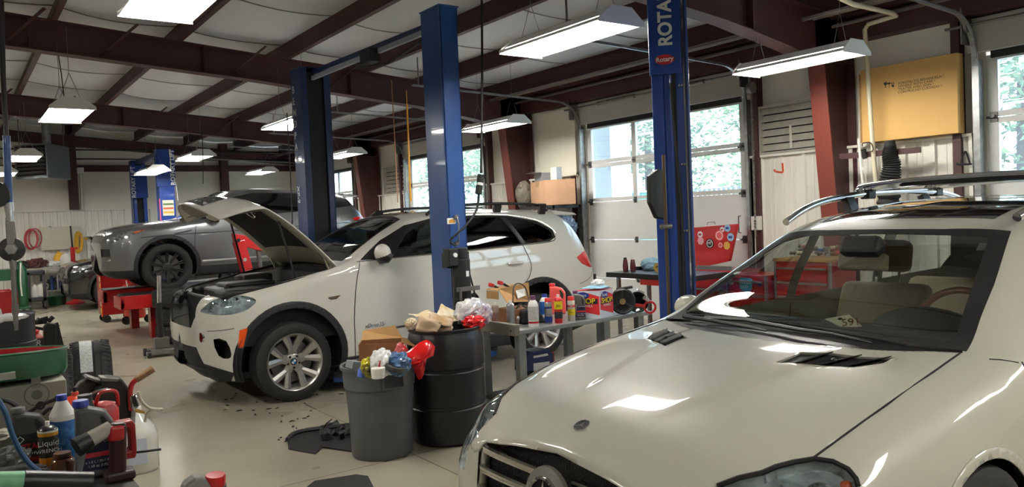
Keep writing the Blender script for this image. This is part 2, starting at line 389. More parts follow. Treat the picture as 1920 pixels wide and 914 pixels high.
# ---- sectional garage doors
M_door = mat('white_door_steel', (226, 227, 223), .4)
M_pane = glass_mat('clear_pane', (232, 242, 244), .8, haze=.05)   # dusty glazing
M_hinge = mat('door_hinge_steel', (90, 90, 88), .4, metal=.7)
for k, (a, b) in enumerate(doors):
    n = k+1; xf, xb = XW+.03, XW+.08
    m = MB(); st = .1; ncol = 3
    Z = [0, .605, 1.21, 1.815, 2.42, 3.04]
    cw = (b-a-2*st-(ncol-1)*.085)/ncol
    cols = [(a+st+i*(cw+.085), a+st+i*(cw+.085)+cw) for i in range(ncol)]
    for i in range(3): m.span((xf, a, Z[i]+.004), (xb, b, Z[i+1]-.004))
    panes = []
    for i in (3, 4):
        z0, z1 = Z[i]+.004, Z[i+1]-.004; p0, p1 = z0+.055, z1-.055
        m.span((xf, a, z0), (xb, b, p0)); m.span((xf, a, p1), (xb, b, z1))
        e = [a]+[q for c in cols for q in c]+[b]
        for j in range(0, len(e), 2): m.span((xf, e[j], p0), (xb, e[j+1], p1))
        panes += [(c0, c1, p0, p1) for c0, c1 in cols]
    d = struct(m.build('door_%d' % n, M_door, bev=.004))
    for c0, c1, p0, p1 in panes: MB().span((xf+.022, c0, p0), (xf+.026, c1, p1)).build('window_pane', M_pane, d)
    for z in Z[1:5]:
        for y in (a+.06, b-.06):
            h = MB(); h.span((xf-.012, y-.035, z-.05), (xf, y+.035, z+.05)); h.cyl((xf-.02, y-.04, z), (xf-.02, y+.06, z), .012, n=8); h.cyl((xf-.045, y, z+.01), (xf-.02, y, z+.01), .02, n=10); h.build('roller_hinge', M_hinge, d)
        for y in [ (cols[i][1]+cols[i+1][0])/2 for i in range(ncol-1)]:
            h = MB(); h.span((xf-.008, y-.03, z-.045), (xf, y+.03, z+.045)); h.cyl((xf-.012, y-.03, z), (xf-.012, y+.03, z), .011, n=8); h.build('hinge', M_hinge, d)
    MB().span((xf-.03, a+.05, 3.0), (xf+.02, b-.05, 3.075)).build('top_seal', mat('dark_seal', (40, 38, 36), .7), d)
    h = MB(); h.tube([(xf, a+.13, 1.3), (xf-.04, a+.13, 1.3), (xf-.04, a+.13, 1.52), (xf, a+.13, 1.52)], .008, 6); h.build('lift_handle', M_hinge, d)
    # tracks
    for y, s in ((a-.07, -1), (b+.07, 1)):
        t = MB(); zt = 3.0; R = .42; c0 = XW-.06
        path = [(c0, zz) for zz in (0, 1.5, zt)]+[(c0-R+R*math.cos(u), zt+.0+R*math.sin(u)) for u in np.linspace(.15, PI/2, 9)]+[(c0-R-1, zt+R+.04), (c0-R-2.6, zt+R+.1)]
        for off, w in ((0, .055),):
            for (x0, z0), (x1, z1) in zip(path, path[1:]): t.bar((x0, y, z0), (x1, y, z1), .012, .055, up=(0, 1, 0)); t.bar((x0, y-.02, z0), (x1, y-.02, z1), .03, .006, up=(0, 1, 0))
        t.span((XW-.1, y-.05, 0), (XW+.0, y+.0, 3.0))
        t.bar((c0-R-2.5, y, zt+R+.1), (c0-R-2.5, y, zroof(c0-R-2.5)), .03, .005)
        struct(t.build('trim_%d' % nT, M_galv)); nT += 1
    # torsion shaft and spring
    s = MB(); s.cyl((XW-.16, a-.3, 3.33), (XW-.16, b+.3, 3.33), .014, n=10); 
    for y in (a-.12, b+.12): s.span((XW-.22, y-.008, 3.15), (XW-.02, y+.008, 3.5)); s.cyl((XW-.16, y-.05, 3.33), (XW-.16, y-.02, 3.33), .07, n=20)
    s.cyl((XW-.16, a+.5, 3.33), (XW-.16, a+1.3, 3.33), .03, n=12); s.cyl((XW-.16, b-1.3, 3.33), (XW-.16, b-.5, 3.33), .03, n=12)
    struct(s.build('trim_%d' % nT, M_steel)); nT += 1
# ---- daylight and the yard outside
w = bpy.data.worlds.new('world'); SC.world = w; w.use_nodes = True; nt = w.node_tree
bg = nt.nodes['Background']; sky = nt.nodes.new('ShaderNodeTexSky'); sky.sky_type = 'NISHITA'; sky.sun_disc = False; sky.sun_elevation = math.radians(50); sky.sun_rotation = math.radians(200); sky.air_density = 1.0; sky.dust_density = 4; sky.ozone_density = 1
mx = nt.nodes.new('ShaderNodeMix'); mx.data_type = 'RGBA'; mx.inputs['Factor'].default_value = .65; mx.inputs[7].default_value = (.82, .92, 1.0, 1)
nt.links.new(sky.outputs[0], mx.inputs[6]); nt.links.new(mx.outputs[2], bg.inputs['Color']); bg.inputs['Strength'].default_value = SKY
struct(MB().span((XW+.2, -14, -.15), (60, 60, -.02)).build('ground_outside', mat('pale_asphalt', (176, 176, 172), .8, noise=.1)), 'pale asphalt yard outside the garage doors')
# ================================================================ hanging fluorescent fixtures
M_fix = mat('fixture_enamel', (232, 234, 232), .4)
M_tube = mat('lit_fluorescent_tube', (255, 250, 238), .5, emit=TUBE, ecol=(255, 251, 243))
def fixture():
    t = thing('fluorescent_light', '', 'ceiling light')
    L, W = 1.22, .43; m = MB()
    # reflector pan: raised spine and flared skirts, local z=0 is the open face
    pr = [(-W/2, 0), (-W/2+.004, .012), (-.13, .075), (-.09, .11), (.09, .11), (.13, .075), (W/2-.004, .012), (W/2, 0)]
    inn = [(-W/2+.01, 0), (-.12, .062), (-.085, .09), (.085, .09), (.12, .062), (W/2-.01, 0)]
    m.grid([[(u, y, z) for u, z in pr] for y in (-L/2, L/2)], smooth=False)
    m.grid([[(u, y, z) for u, z in inn] for y in (-L/2, L/2)], smooth=False)
    m.build('reflector_housing', M_fix, t)
    for s in (-1, 1):
        e = MB(); y = s*L/2
        e.prism([(-W/2-.008, -.012), (-W/2-.008, .02), (-.14, .085), (-.1, .118), (.1, .118), (.14, .085), (W/2+.008, .02), (W/2+.008, -.012)], 'y', y-.006, y+.006)
        e.build('end_plate', M_fix, t)
    for i in range(6):
        u = -.17+i*.068; zc = .028 if i in (0, 5) else .034
        MB().cyl((u, -L/2+.03, zc), (u, L/2-.03, zc), .0135, n=10).build('tube', M_tube, t)
    for s in (-1, 1):
        c = MB(); c.tube([(-.1, s*.45, .115), (0, s*.45, .4)], .003, 4); c.tube([(.1, s*.45, .115), (0, s*.45, .4)], .003, 4); c.tube([(0, s*.45, .4), (0, s*.45, .9)], .003, 4); c.build('hanger_wire', M_steel, t)
    return t
fix0 = fixture()
FX = [((1.14, 4.75, 3.0), 'bright open fluorescent fixture at the top left edge of the view'), ((3.99, 4.7, 3.0), 'large fluorescent fixture with white end plate between the tall blue posts'), ((6.78, 4.55, 3.0), 'fluorescent fixture hanging in front of the big cardboard box'),
 ((1.14, 10.1, 3.0), 'fluorescent fixture hanging above and left of the grey lifted car'), ((3.88, 10.45, 3.03), 'fluorescent fixture half hidden by the lettered blue post'), ((6.78, 9.75, 3.0), 'fluorescent fixture beside the near blue post and garage door'),
 ((1.12, 15.8, 3.0), 'small fluorescent fixture in front of the hanging heater'), ((3.85, 15.5, 3.0), 'fluorescent fixture right of the far bright blue lift post'), ((6.5, 14.7, 3.0), 'fluorescent fixture seen just right of the lettered blue post'),
 ((1.0, 19.7, 3.0), 'far fluorescent fixture cut by the left edge below the heater'), ((3.37, 17.0, 2.83), 'far small fluorescent fixture between the two far lift posts'), ((6.44, 19.6, 3.0), 'far fluorescent fixture near the end wall right of centre'),
 ((1.14, -.8, 3.0), ''), ((3.95, -.8, 3.0), ''), ((6.7, -.8, 3.0), ''), ((-2.5, 4.7, 3.0), ''), ((-2.5, 10, 3.0), ''), ((-2.5, 15.6, 3.0), '')]  # unlabelled entries: unseen fixtures added for room light and reflections
for i, (p, lb) in enumerate(FX):
    o = fix0 if i == 0 else dup(fix0, p)
    o.location = p; o['label'] = lb or 'added unseen fluorescent fixture outside the view, over the bays beside the camera'; o['group'] = 'hanging fluorescent fixtures' if lb else 'added unseen fluorescent fixtures'
# ================================================================ car body tools
def pchip(x, y, xi):
    x = np.asarray(x, float); y = np.asarray(y, float); xi = np.asarray(xi, float)
    h = np.diff(x); d = np.diff(y)/h; n = len(x); m = np.zeros(n)
    for i in range(1, n-1):
        if d[i-1]*d[i] > 0:
            w1 = 2*h[i]+h[i-1]; w2 = h[i]+2*h[i-1]; m[i] = (w1+w2)/(w1/d[i-1]+w2/d[i])
    m[0], m[-1] = d[0], d[-1]
    k = np.clip(np.searchsorted(x, xi)-1, 0, n-2); t = (xi-x[k])/h[k]
    return (2*t**3-3*t**2+1)*y[k]+(t**3-2*t**2+t)*h[k]*m[k]+(-2*t**3+3*t**2)*y[k+1]+(t**3-t**2)*h[k]*m[k+1]
def inpoly(p, poly):
    x, y = p; c = False; n = len(poly); j = n-1
    for i in range(n):
        xi, yi = poly[i]; xj, yj = poly[j]
        if (yi > y) != (yj > y) and x < (xj-xi)*(y-yi)/(yj-yi)+xi: c = not c
        j = i
    return c
class Shell:
    """smooth lofted car skin. Frame: a back from the nose, b to the car's left, z up; the car faces -X"""
    def __init__(s, table, X0, yc, z0=0., na=230, ns=64, disp=None):
        s.X0, s.yc, s.z0 = X0, yc, z0
        A = np.array([r[0] for r in table]); P = np.array([r[1] for r in table], float)  # (stations, k, 2)
        # stations finer near the ends
        t = np.linspace(0, 1, na); base = np.interp(t, np.linspace(0, 1, len(A)), A)
        ai = np.sort(np.concatenate([A[0]+(A[-1]-A[0])*np.linspace(0, 1, na), base]))
        ai = np.unique(np.round(ai, 4)); keep = [ai[0]]
        for q in ai[1:]:
            if q-keep[-1] > .007: keep.append(q)
        keep[-1] = A[-1]; ai = np.array(keep)
        Q = np.stack([np.stack([pchip(A, P[:, k, c], ai) for c in (0, 1)], 1) for k in range(P.shape[1])], 1)
        rows = []
        for a, q in zip(ai, Q):
            d = np.sqrt((np.diff(q, axis=0)**2).sum(1)); u = np.concatenate([[0], np.cumsum(d+1e-4)]); u /= u[-1]
            ui = np.linspace(0, 1, ns); k = len(u)
            # catmull style through the control points: pchip on each coordinate
            yy = pchip(u, q[:, 0], ui); zz = pchip(u, q[:, 1], ui)
            half = [(a, y, z) for y, z in zip(yy, zz)]
            row = half+[(a, -y, z) for a, y, z in half[-2::-1]]
            if disp: row = [disp(*p) for p in row]
            rows.append(row)
        bm = bmesh.new(); lay = bm.faces.layers.int.new('reg')
        vs = [[bm.verts.new(p) for p in r] for r in rows]
        for i in range(len(vs)-1):
            for j in range(len(vs[0])-1): bm.faces.new((vs[i][j], vs[i][j+1], vs[i+1][j+1], vs[i+1][j]))
        for r, fl in ((vs[0], True), (vs[-1], False)):
            c = bm.verts.new(sum((v.co for v in r), V())/len(r))
            for j in range(len(r)-1): bm.faces.new((r[j+1], r[j], c) if fl else (r[j], r[j+1], c))
        for f in bm.faces: f.smooth = True
        bmesh.ops.recalc_face_normals(bm, faces=bm.faces); bm.normal_update()
        s.bm = bm; s.lay = lay; s.bvh = BVHTree.FromBMesh(bm); s.names = {0: None}; s.k = 0
        # make sure normals look outwards
        if bm.faces[len(bm.faces)//2].normal.dot(bm.faces[len(bm.faces)//2].calc_center_median()-V((2.4, 0, .8))) < 0:
            for f in bm.faces: f.normal_flip()
    def W(s, p): return V((s.X0+p[0], s.yc-p[1], s.z0+p[2]))
    def L(s, p): return V((p[0]-s.X0, s.yc-p[1], p[2]-s.z0))
    def hit(s, x, y, bdef=None):
        """photo pixel -> body frame point on the skin"""
        o = s.L(EYE); d = s.L(EYE+ray(x, y))-o
        r = s.bvh.ray_cast(o, d.normalized())
        if r[0] is None:
            r = s.bvh.find_nearest(s.L(onY(x, y, s.yc-(bdef if bdef is not None else .9))))
        return r[0]
    def px(s, pts, mode, bdef=None):
        H = [s.hit(x, y, bdef) for x, y in pts]
        return [{'side': (h.x, h.z), 'top': (h.x, h.y), 'front': (h.y, h.z)}[mode] for h in H]
    def onside(s, a, z, sg=1):
        r = s.bvh.ray_cast(V((a, 3*sg, z)), V((0, -sg, 0)))
        return r[0] if r[0] is not None else s.bvh.find_nearest(V((a, .9*sg, z)))[0]
    def ontop(s, a, b):
        r = s.bvh.ray_cast(V((a, b, 4)), V((0, 0, -1)))
        return r[0] if r[0] is not None else s.bvh.find_nearest(V((a, b, 1)))[0]
    def onfront(s, b, z):
        r = s.bvh.ray_cast(V((-3, b, z)), V((1, 0, 0)))
        return r[0] if r[0] is not None else s.bvh.find_nearest(V((0, b, z)))[0]
    def cut(s, poly, mode, name, side=0, lim=None, only=None):
        """split the skin along a 2d outline; faces inside become region `name`. mode side:(a,z) top:(a,b) front:(b,z)"""
        if side == 2: s.cut(poly, mode, name, 1, lim, only); return s.cut(poly, mode, name, -1, lim, only)
        bm = s.bm; lay = s.lay
        ix = {'side': (0, 2), 'top': (0, 1), 'front': (1, 2)}[mode]; ax = {'side': V((0, 1, 0)), 'top': V((0, 0, 1)), 'front': V((1, 0, 0))}[mode]
        x0 = min(p[0] for p in poly)-.03; x1 = max(p[0] for p in poly)+.03; y0 = min(p[1] for p in poly)-.03; y1 = max(p[1] for p in poly)+.03
        def ok(f):
            c = f.calc_center_median()
            if side and c.y*side < 0: return False
            if mode == 'top' and f.normal.z < .05: return False
            if mode == 'front' and f.normal.x > -.02: return False
            if mode == 'side' and not side and abs(f.normal.y) < .05: return False
            if lim and not lim(c): return False
            if only is not None and s.names.get(f[lay]) not in only: return False
            return x0 < c[ix[0]] < x1 and y0 < c[ix[1]] < y1
        cand = [f for f in bm.faces if ok(f)]
        n = len(poly)
        for i in range(n):
            p, q = poly[i], poly[(i+1) % n]
            if (p[0]-q[0])**2+(p[1]-q[1])**2 < 1e-10: continue
            lx0, lx1 = min(p[0], q[0])-.002, max(p[0], q[0])+.002; ly0, ly1 = min(p[1], q[1])-.002, max(p[1], q[1])+.002
            loc = []
            for f in cand:
                us = [v.co[ix[0]] for v in f.verts]; ws = [v.co[ix[1]] for v in f.verts]
                if max(us) >= lx0 and min(us) <= lx1 and max(ws) >= ly0 and min(ws) <= ly1: loc.append(f)
            if not loc: continue
            ls = set(loc); P = V((0, 0, 0)); P[ix[0]] = p[0]; P[ix[1]] = p[1]
            D = V((0, 0, 0)); D[ix[0]] = q[0]-p[0]; D[ix[1]] = q[1]-p[1]
            ed = {e for f in loc for e in f.edges}; ve = {v for f in loc for v in f.verts}
            r = bmesh.ops.bisect_plane(bm, geom=loc+list(ed)+list(ve), dist=2e-5, plane_co=P, plane_no=D.cross(ax).normalized())
            cand = [f for f in cand if f.is_valid]; cs = set(cand)
            cand += [g for g in r['geom'] if isinstance(g, bmesh.types.BMFace) and g.is_valid and g not in cs]
        s.k += 1; s.names[s.k] = name
        for f in cand:
            if f.is_valid:
                c = f.calc_center_median()
                if inpoly((c[ix[0]], c[ix[1]]), poly): f[lay] = s.k
        return s.k
    def part(s, name, m, parent, off=0., thick=0., objname=None, wall=False):
        """collect the faces of a region as one mesh object under parent"""
        bm = s.bm; ids = {k for k, v in s.names.items() if v == name}
        fs = [f for f in bm.faces if f[s.lay] in ids]
        if not fs: print('EMPTY', name); return None
        # one object per connected piece, so left and right parts stay individual
        groups = [fs]
        if name is not None:
            left = set(fs); groups = []
            while left:
                st = [left.pop()]; g = list(st)
                while st:
                    f = st.pop()
                    for e in f.edges:
                        for h in e.link_faces:
                            if h in left: left.remove(h); g.append(h); st.append(h)
                if sum(f.calc_area() for f in g) > 4e-4: groups.append(g)
        out = []
        for fs in groups:
            nrm = {}
            for f in fs:
                for v in f.verts: nrm[v] = nrm.get(v, V())+f.normal
            idx = {v: i for i, v in enumerate(nrm)}
            root = parent
            while root.parent is not None: root = root.parent
            vs = [s.W(v.co+n.normalized()*off)-root.location for v, n in nrm.items()]
            polys = [tuple(idx[v] for v in reversed(f.verts)) for f in fs]
            if wall:   # side walls from the sunken pan back up to the skin
                S_ = set(fs)
                for f in fs:
                    for e in f.edges:
                        if sum(1 for h in e.link_faces if h in S_) == 1:
                            k = len(vs); vs += [s.W(v.co)-root.location for v in e.verts]; polys.append((idx[e.verts[0]], idx[e.verts[1]], k+1, k))
            me = bpy.data.meshes.new(objname or name); me.from_pydata(vs, [], polys)
            me.polygons.foreach_set('use_smooth', [True]*len(polys)); me.materials.append(m)
            o = bpy.data.objects.new(objname or name, me); COL.objects.link(o); o.parent = parent
            if thick:
                md = o.modifiers.new('s', 'SOLIDIFY'); md.thickness = thick; md.offset = -1
            out.append(o)
        return out[0] if out else None
    def line(s, mb, pts, r=.004, n=6, closed=False, sides=(1,), k=4, lift=0.):
        """thin bead along the skin, pts (a,z) on the flank"""
        for sg in sides:
            P = [s.onside(a, z, sg) for a, z in crv([(a, z, 0) for a, z in pts], k, closed) ] if False else [s.onside(q.x, q.y, sg)+V((0, sg*lift, 0)) for q in crv([(a, z, 0) for a, z in pts], k, closed)]
            mb.tube([s.W(p) for p in P], r, n, closed)
def circ(c, r, n=28, t0=0., t1=2*PI, rz=None):
    return [(c[0]+r*math.cos(t0+(t1-t0)*i/n), c[1]+(rz or r)*math.sin(t0+(t1-t0)*i/n)) for i in range(n + (0 if t1-t0 > 6.28 else 1))]
def rnd(poly, k=4): return [(p.x, p.y) for p in crv([(a, b, 0) for a, b in poly], k, True)]
M_tyre = mat('tyre_rubber', (30, 29, 28), .75, noise=.25, nscale=30)
def wheel(parent, c, R, Rr, w, m_rim, style, side=1):
    """tyre, rim and hub; c = world centre, axle along Y, outer face towards -Y*side"""
    c = V(c); s = -side
    ax = V((0, s, 0)); h = w/2
    T = MB(); sh = Rr+.35*(R-Rr)
    pr = [(Rr-.01, -h*.8), (Rr, -h*.92), (sh, -h*1.04), (R-.035, -h*.98), (R-.008, -h*.86)]
    for g in (-.55, -.2, .2, .55): pr += [(R, h*(g-.12)), (R, h*(g-.03)), (R-.008, h*(g-.025)), (R-.008, h*(g+.025)), (R, h*(g+.03)), (R, h*(g+.12))]
    pr += [(R-.008, h*.86), (R-.035, h*.98), (sh, h*1.04), (Rr+.012, h*.95), (Rr-.01, h*.8)]
    T.lathe(pr, c, ax, 48); tyre = T.build('tyre', M_tyre, parent)
    B = MB(); B.lathe([(Rr-.002, h*.9), (Rr+.008, h*.95), (Rr+.006, h*.99), (Rr-.012, h*.9), (Rr-.03, h*.5), (Rr-.05, -h*.5), (Rr-.02, -h*.9)], c, ax, 48)
    k0 = h*.62
    def pt(r, t, d): return c+V((math.cos(t)*r, 0, math.sin(t)*r))+ax*d
    def spoke(t, w0, w1, r0, r1, d0, d1, th=.03):
        e = w0/2; f = w1/2; n = V((-math.sin(t), 0, math.cos(t)))
        q = [pt(r0, t, d0)+n*e, pt(r0, t, d0)-n*e, pt(r1, t, d1)-n*f, pt(r1, t, d1)+n*f]
        mid = [(q[0]+q[1])/2+ax*.006, (q[2]+q[3])/2+ax*.006]
        lo = [x-ax*th for x in q]; vs = q+lo+mid
        B.add(vs, [(1, 8, 9, 2), (8, 0, 3, 9), (0, 4, 7, 3), (1, 2, 6, 5), (2, 9, 3, 7, 6), (4, 5, 6, 7), (0, 8, 1, 5, 4)])
    if style == 'y5':
        for i in range(5):
            t = PI/2+i*2*PI/5
            spoke(t, .085, .075, .045, .135, k0*.85, k0*.95)
            for d in (-1, 1):
                a, b = pt(.11, t+d*.10, k0*.95), pt(Rr-.01, t+d*.30, h*.9); B_ = (b-a)
                tt = t+d*.2
                n = V((-math.sin(tt), 0, math.cos(tt)))
                q = [a+n*.024, a-n*.024, b-n*.036, b+n*.036]; lo = [x-ax*.035 for x in q]; mid = [a+ax*.008, b+ax*.008]; vs = q+lo+mid
                B.add(vs, [(1, 8, 9, 2), (8, 0, 3, 9), (0, 4, 7, 3), (1, 2, 6, 5), (2, 9, 3, 7, 6), (4, 5, 6, 7), (0, 8, 1, 5, 4)])
    else:
        for i in range(style):
            t = PI/2+i*2*PI/style
            for d in (-1, 1): spoke(t+d*.07, .018, .024, .06, Rr-.008, k0*.8, h*.86, .03)
    B.lathe([(0, k0), (.062, k0), (.075, k0*.9), (.08, k0*.3)], c, ax, 24)
    rim = B.build('rim', m_rim, parent)
    N = MB()
    for i in range(5): t = PI/2+PI/5+i*2*PI/5; p = pt(.057, t, k0); N.cyl(p-ax*.01, p+ax*.006, .011, n=8)
    N.build('wheel_nuts', M_black, rim)
    D = MB(); D.lathe([(0, -.01), (Rr-.06, -.01), (Rr-.06, .012), (0, .012)], c, ax, 32); D.build('brake_disc', M_steel, parent)
    return rim, pt, k0
def roundel(rim, c, ax, r):
    """blue and white quartered hub badge"""
    c = V(c); k = MB(); k.lathe([(0, 0), (r, 0), (r, .003), (0, .003)], c, ax, 24); k.build('badge_ring', M_black, rim)
    for q, col in enumerate(((240, 240, 240), (60, 130, 190), (240, 240, 240), (60, 130, 190))):
        m = MB(); pts = [c+ax*.0042]+[c+ax*.0042+V((math.cos(t), 0, math.sin(t)))*r*.68 for t in np.linspace(q*PI/2, q*PI/2+PI/2, 7)]
        m.add(pts, [tuple(range(8))]); m.build('badge_quarter', mat('badge_%d' % (q % 2), col, .3), rim)
def seat(parent, base, m, w=.5, back=.62, head=True):
    """front seat facing -X; base = world centre of the cushion underside"""
    x, y, z = base; M = MB()
    M.prism([(x-.25, z), (x+.25, z), (x+.27, z+.12), (x-.24, z+.17), (x-.29, z+.1)], 'y', y-w/2, y+w/2)
    o = M.build('seat_cushion', m, parent, bev=.04, seg=3)
    M = MB(); M.prism([(x+.16, z+.1), (x+.3, z+.1), (x+.3+back*.35, z+.1+back), (x+.2+back*.35, z+.12+back)], 'y', y-w/2, y+w/2); M.build('seat_back', m, parent, bev=.045, seg=3)
    if head:
        hx, hz = x+.27+back*.36, z+.17+back
        M = MB(); M.box((hx, y, hz+.1), (.11, .27, .19), (0, .2, 0)); hd = M.build('headrest', m, parent, bev=.04, seg=3)
        M = MB(); M.cyl((hx-.03, y-.07, hz-.12), (hx, y-.07, hz+.03), .007, n=8); M.cyl((hx-.03, y+.07, hz-.12), (hx, y+.07, hz+.03), .007, n=8); M.build('headrest_posts', M_chrome, hd)
# ================================================================ white SUV with its bonnet up (middle bay)
M_wp = mat('white_car_paint', (216, 214, 204), .35, coat=1, spec=.2)
M_clad = mat('black_cladding', (27, 28, 30), .55)
M_dglass = glass_mat('privacy_glass', (52, 54, 56), 1.3)
M_cglass = glass_mat('car_glass', (150, 168, 160), 1.0)
M_int = mat('dark_trim', (26, 25, 25), .7)
M_rim = mat('silver_rim', (176, 174, 168), .32, metal=.85)
M_gap = mat('panel_gap_black', (10, 10, 10), .8)
M_lens = glass_mat('lamp_lens', (225, 235, 238), 1.2)
M_orange = mat('amber_lens', (232, 84, 22), .25, coat=1)
M_redlens = mat('red_lens', (200, 22, 26), .18, coat=1)
T5 = [
 (0.09, [(.14, .42), (.20, .43), (.23, .48), (.25, .58), (.26, .66), (.25, .74), (.20, .79), (.15, .80), (.08, .80), (0, .80)]),
 (0.125, [(.30, .34), (.42, .35), (.47, .42), (.52, .58), (.53, .68), (.51, .80), (.45, .91), (.32, .94), (.18, .95), (0, .95)]),
 (0.205, [(.48, .27), (.62, .29), (.67, .36), (.71, .56), (.715, .70), (.70, .86), (.66, .97), (.56, 1.01), (.3, 1.03), (0, 1.035)]),
 (0.335, [(.60, .24), (.76, .25), (.80, .33), (.84, .56), (.845, .72), (.83, .92), (.78, 1.005), (.64, 1.05), (.33, 1.075), (0, 1.08)]),
 (0.55, [(.70, .23), (.88, .23), (.905, .33), (.93, .56), (.93, .74), (.925, .97), (.86, 1.055), (.66, 1.10), (.34, 1.125), (0, 1.13)]),
 (0.90, [(.70, .22), (.92, .22), (.94, .33), (.966, .56), (.955, .80), (.93, 1.05), (.87, 1.125), (.67, 1.16), (.34, 1.18), (0, 1.185)]),
 (1.30, [(.70, .21), (.92, .21), (.935, .33), (.955, .56), (.945, .86), (.93, 1.12), (.89, 1.205), (.68, 1.215), (.34, 1.235), (0, 1.24)]),
 (1.50, [(.70, .21), (.92, .21), (.93, .33), (.952, .56), (.945, .90), (.925, 1.20), (.86, 1.265), (.74, 1.27), (.38, 1.295), (0, 1.305)]),
 (1.75, [(.70, .21), (.92, .21), (.93, .33), (.95, .56), (.945, .93), (.918, 1.235), (.86, 1.33), (.765, 1.395), (.42, 1.445), (0, 1.46)]),
 (2.05, [(.70, .21), (.92, .21), (.93, .33), (.95, .56), (.945, .95), (.915, 1.25), (.845, 1.43), (.735, 1.55), (.41, 1.605), (0, 1.62)]),
 (2.35, [(.70, .21), (.92, .21), (.93, .33), (.95, .56), (.945, .96), (.915, 1.255), (.835, 1.50), (.70, 1.665), (.38, 1.715), (0, 1.725)]),
 (2.80, [(.70, .21), (.92, .21), (.93, .33), (.95, .56), (.945, .98), (.915, 1.265), (.83, 1.53), (.68, 1.705), (.36, 1.75), (0, 1.757)]),
 (3.40, [(.70, .21), (.92, .21), (.93, .33), (.955, .56), (.95, 1.0), (.915, 1.285), (.825, 1.54), (.665, 1.705), (.36, 1.75), (0, 1.757)]),
 (3.95, [(.70, .22), (.92, .22), (.94, .33), (.966, .58), (.955, 1.02), (.905, 1.305), (.81, 1.53), (.64, 1.68), (.34, 1.725), (0, 1.732)]),
 (4.35, [(.70, .25), (.90, .26), (.93, .36), (.95, .60), (.94, 1.02), (.885, 1.30), (.785, 1.50), (.615, 1.64), (.33, 1.695), (0, 1.70)]),
 (4.56, [(.68, .29), (.86, .30), (.90, .38), (.92, .60), (.915, 1.0), (.85, 1.23), (.745, 1.40), (.58, 1.52), (.32, 1.575), (0, 1.585)]),
 (4.68, [(.60, .34), (.80, .36), (.86, .44), (.885, .62), (.88, .94), (.82, 1.08), (.70, 1.16), (.52, 1.215), (.26, 1.235), (0, 1.24)]),
 (4.77, [(.48, .42), (.68, .44), (.75, .50), (.78, .62), (.77, .78), (.72, .86), (.60, .90), (.42, .92), (.2, .93), (0, .93)]),
 (4.80, [(.40, .50), (.52, .51), (.58, .54), (.60, .62), (.59, .70), (.55, .76), (.46, .79), (.32, .80), (.16, .80), (0, .80)])]
x5 = thing('suv', 'white sport utility car with its bonnet raised, behind the two bins', 'car', (4.1, 8.07, 0))
S = Shell(T5, 1.67, 8.07, 0, 260, 72)
FA, RA = (.885, .375), (3.82, .37)      # axle positions
aL = lambda c: c.z < 1.0
for c in (FA, RA): S.cut(circ((c[0], c[1]+.03), .535, 40), 'side', 'wheel_arch_trim', 2, lim=lambda q: q.z < 1.05 and abs(q.y) > .6)
for c in (FA, RA): S.cut(circ((c[0], c[1]+.03), .47, 40), 'side', 'gone', 2, lim=lambda q: q.z < 1.05)
# lower cladding and sill
S.cut([(-.1, .1), (.31, .1), (.36, .33), (.10, .44), (-.1, .50)], 'side', 'lower_bumper_cladding', 2, only=(None,))
S.cut([(1.36, .1), (3.33, .1), (3.33, .36), (1.36, .34)], 'side', 'sill_cladding', 2, only=(None,))
S.cut([(4.33, .1), (5.0, .1), (5.0, .62), (4.33, .5)], 'side', 'rear_cladding', 2, only=(None,))
hl = S.px([(376, 583), (395, 566), (420, 557), (455, 555), (480, 563), (470, 577), (445, 588), (412, 592), (385, 588)], 'side', .8)
S.cut(rnd(hl, 3), 'side', 'headlight_lens', 2, lim=lambda q: q.x < .8)
S.cut(S.px([(449, 620), (465, 615), (456, 652), (446, 653)], 'side', .9), 'side', 'marker_lamp', 2, only=(None, 'lower_bumper_cladding', 'wheel_arch_trim'))
fog = S.px([(400, 637), (424, 640), (434, 665), (428, 673), (410, 668)], 'side', .8)
S.cut(rnd(fog, 2), 'side', 'gone', 2, lim=lambda q: q.x < .5)
# open front: with the bonnet up the grille aperture shows the radiator
S.cut([(-.40, .735), (.40, .735), (.50, .84), (.54, 1.2), (-.54, 1.2), (-.50, .84)], 'front', 'gone', 0, lim=lambda q: q.x < .32)
S.cut([(-.62, .36), (.62, .36), (.5, .56), (-.5, .56)], 'front', 'lower_grille', 0, lim=lambda q: q.x < .4)
# engine bay opening under the raised bonnet
S.cut([(.25, -.60), (.32, -.79), (.6, -.84), (1.36, -.86), (1.43, -.5), (1.46, 0), (1.43, .5), (1.36, .86), (.6, .84), (.32, .79), (.25, .60), (.25, 0)], 'top', 'gone', 0, lim=lambda q: q.z > .8)
# glasshouse
S.cut([(1.50, -.72), (1.46, -.4), (1.45, 0), (1.46, .4), (1.50, .72), (2.24, .60), (2.29, .3), (2.30, 0), (2.29, -.3), (2.24, -.60)], 'top', 'windshield_frit', 0, lim=lambda q: q.z > 1.2)
S.cut([(1.62, -.68), (1.60, -.4), (1.59, 0), (1.60, .4), (1.62, .68), (2.19, .565), (2.22, .3), (2.23, 0), (2.22, -.3), (2.19, -.565)], 'top', 'windshield', 0, lim=lambda q: q.z > 1.2)
wo = [(1.62, 1.275), (1.9, 1.46), (2.2, 1.60), (2.55, 1.665), (3.1, 1.675), (3.55, 1.655), (3.93, 1.58), (4.12, 1.47), (4.13, 1.38), (4.03, 1.335), (3.5, 1.315), (2.5, 1.288), (1.9, 1.272)]
S.cut(wo, 'side', 'window_surround', 2, lim=lambda q: q.z > 1.2)
S.cut([(1.97, 1.295), (2.18, 1.50), (2.32, 1.59), (2.56, 1.64), (2.63, 1.30)], 'side', 'front_door_window', 2, lim=lambda q: q.z > 1.2)
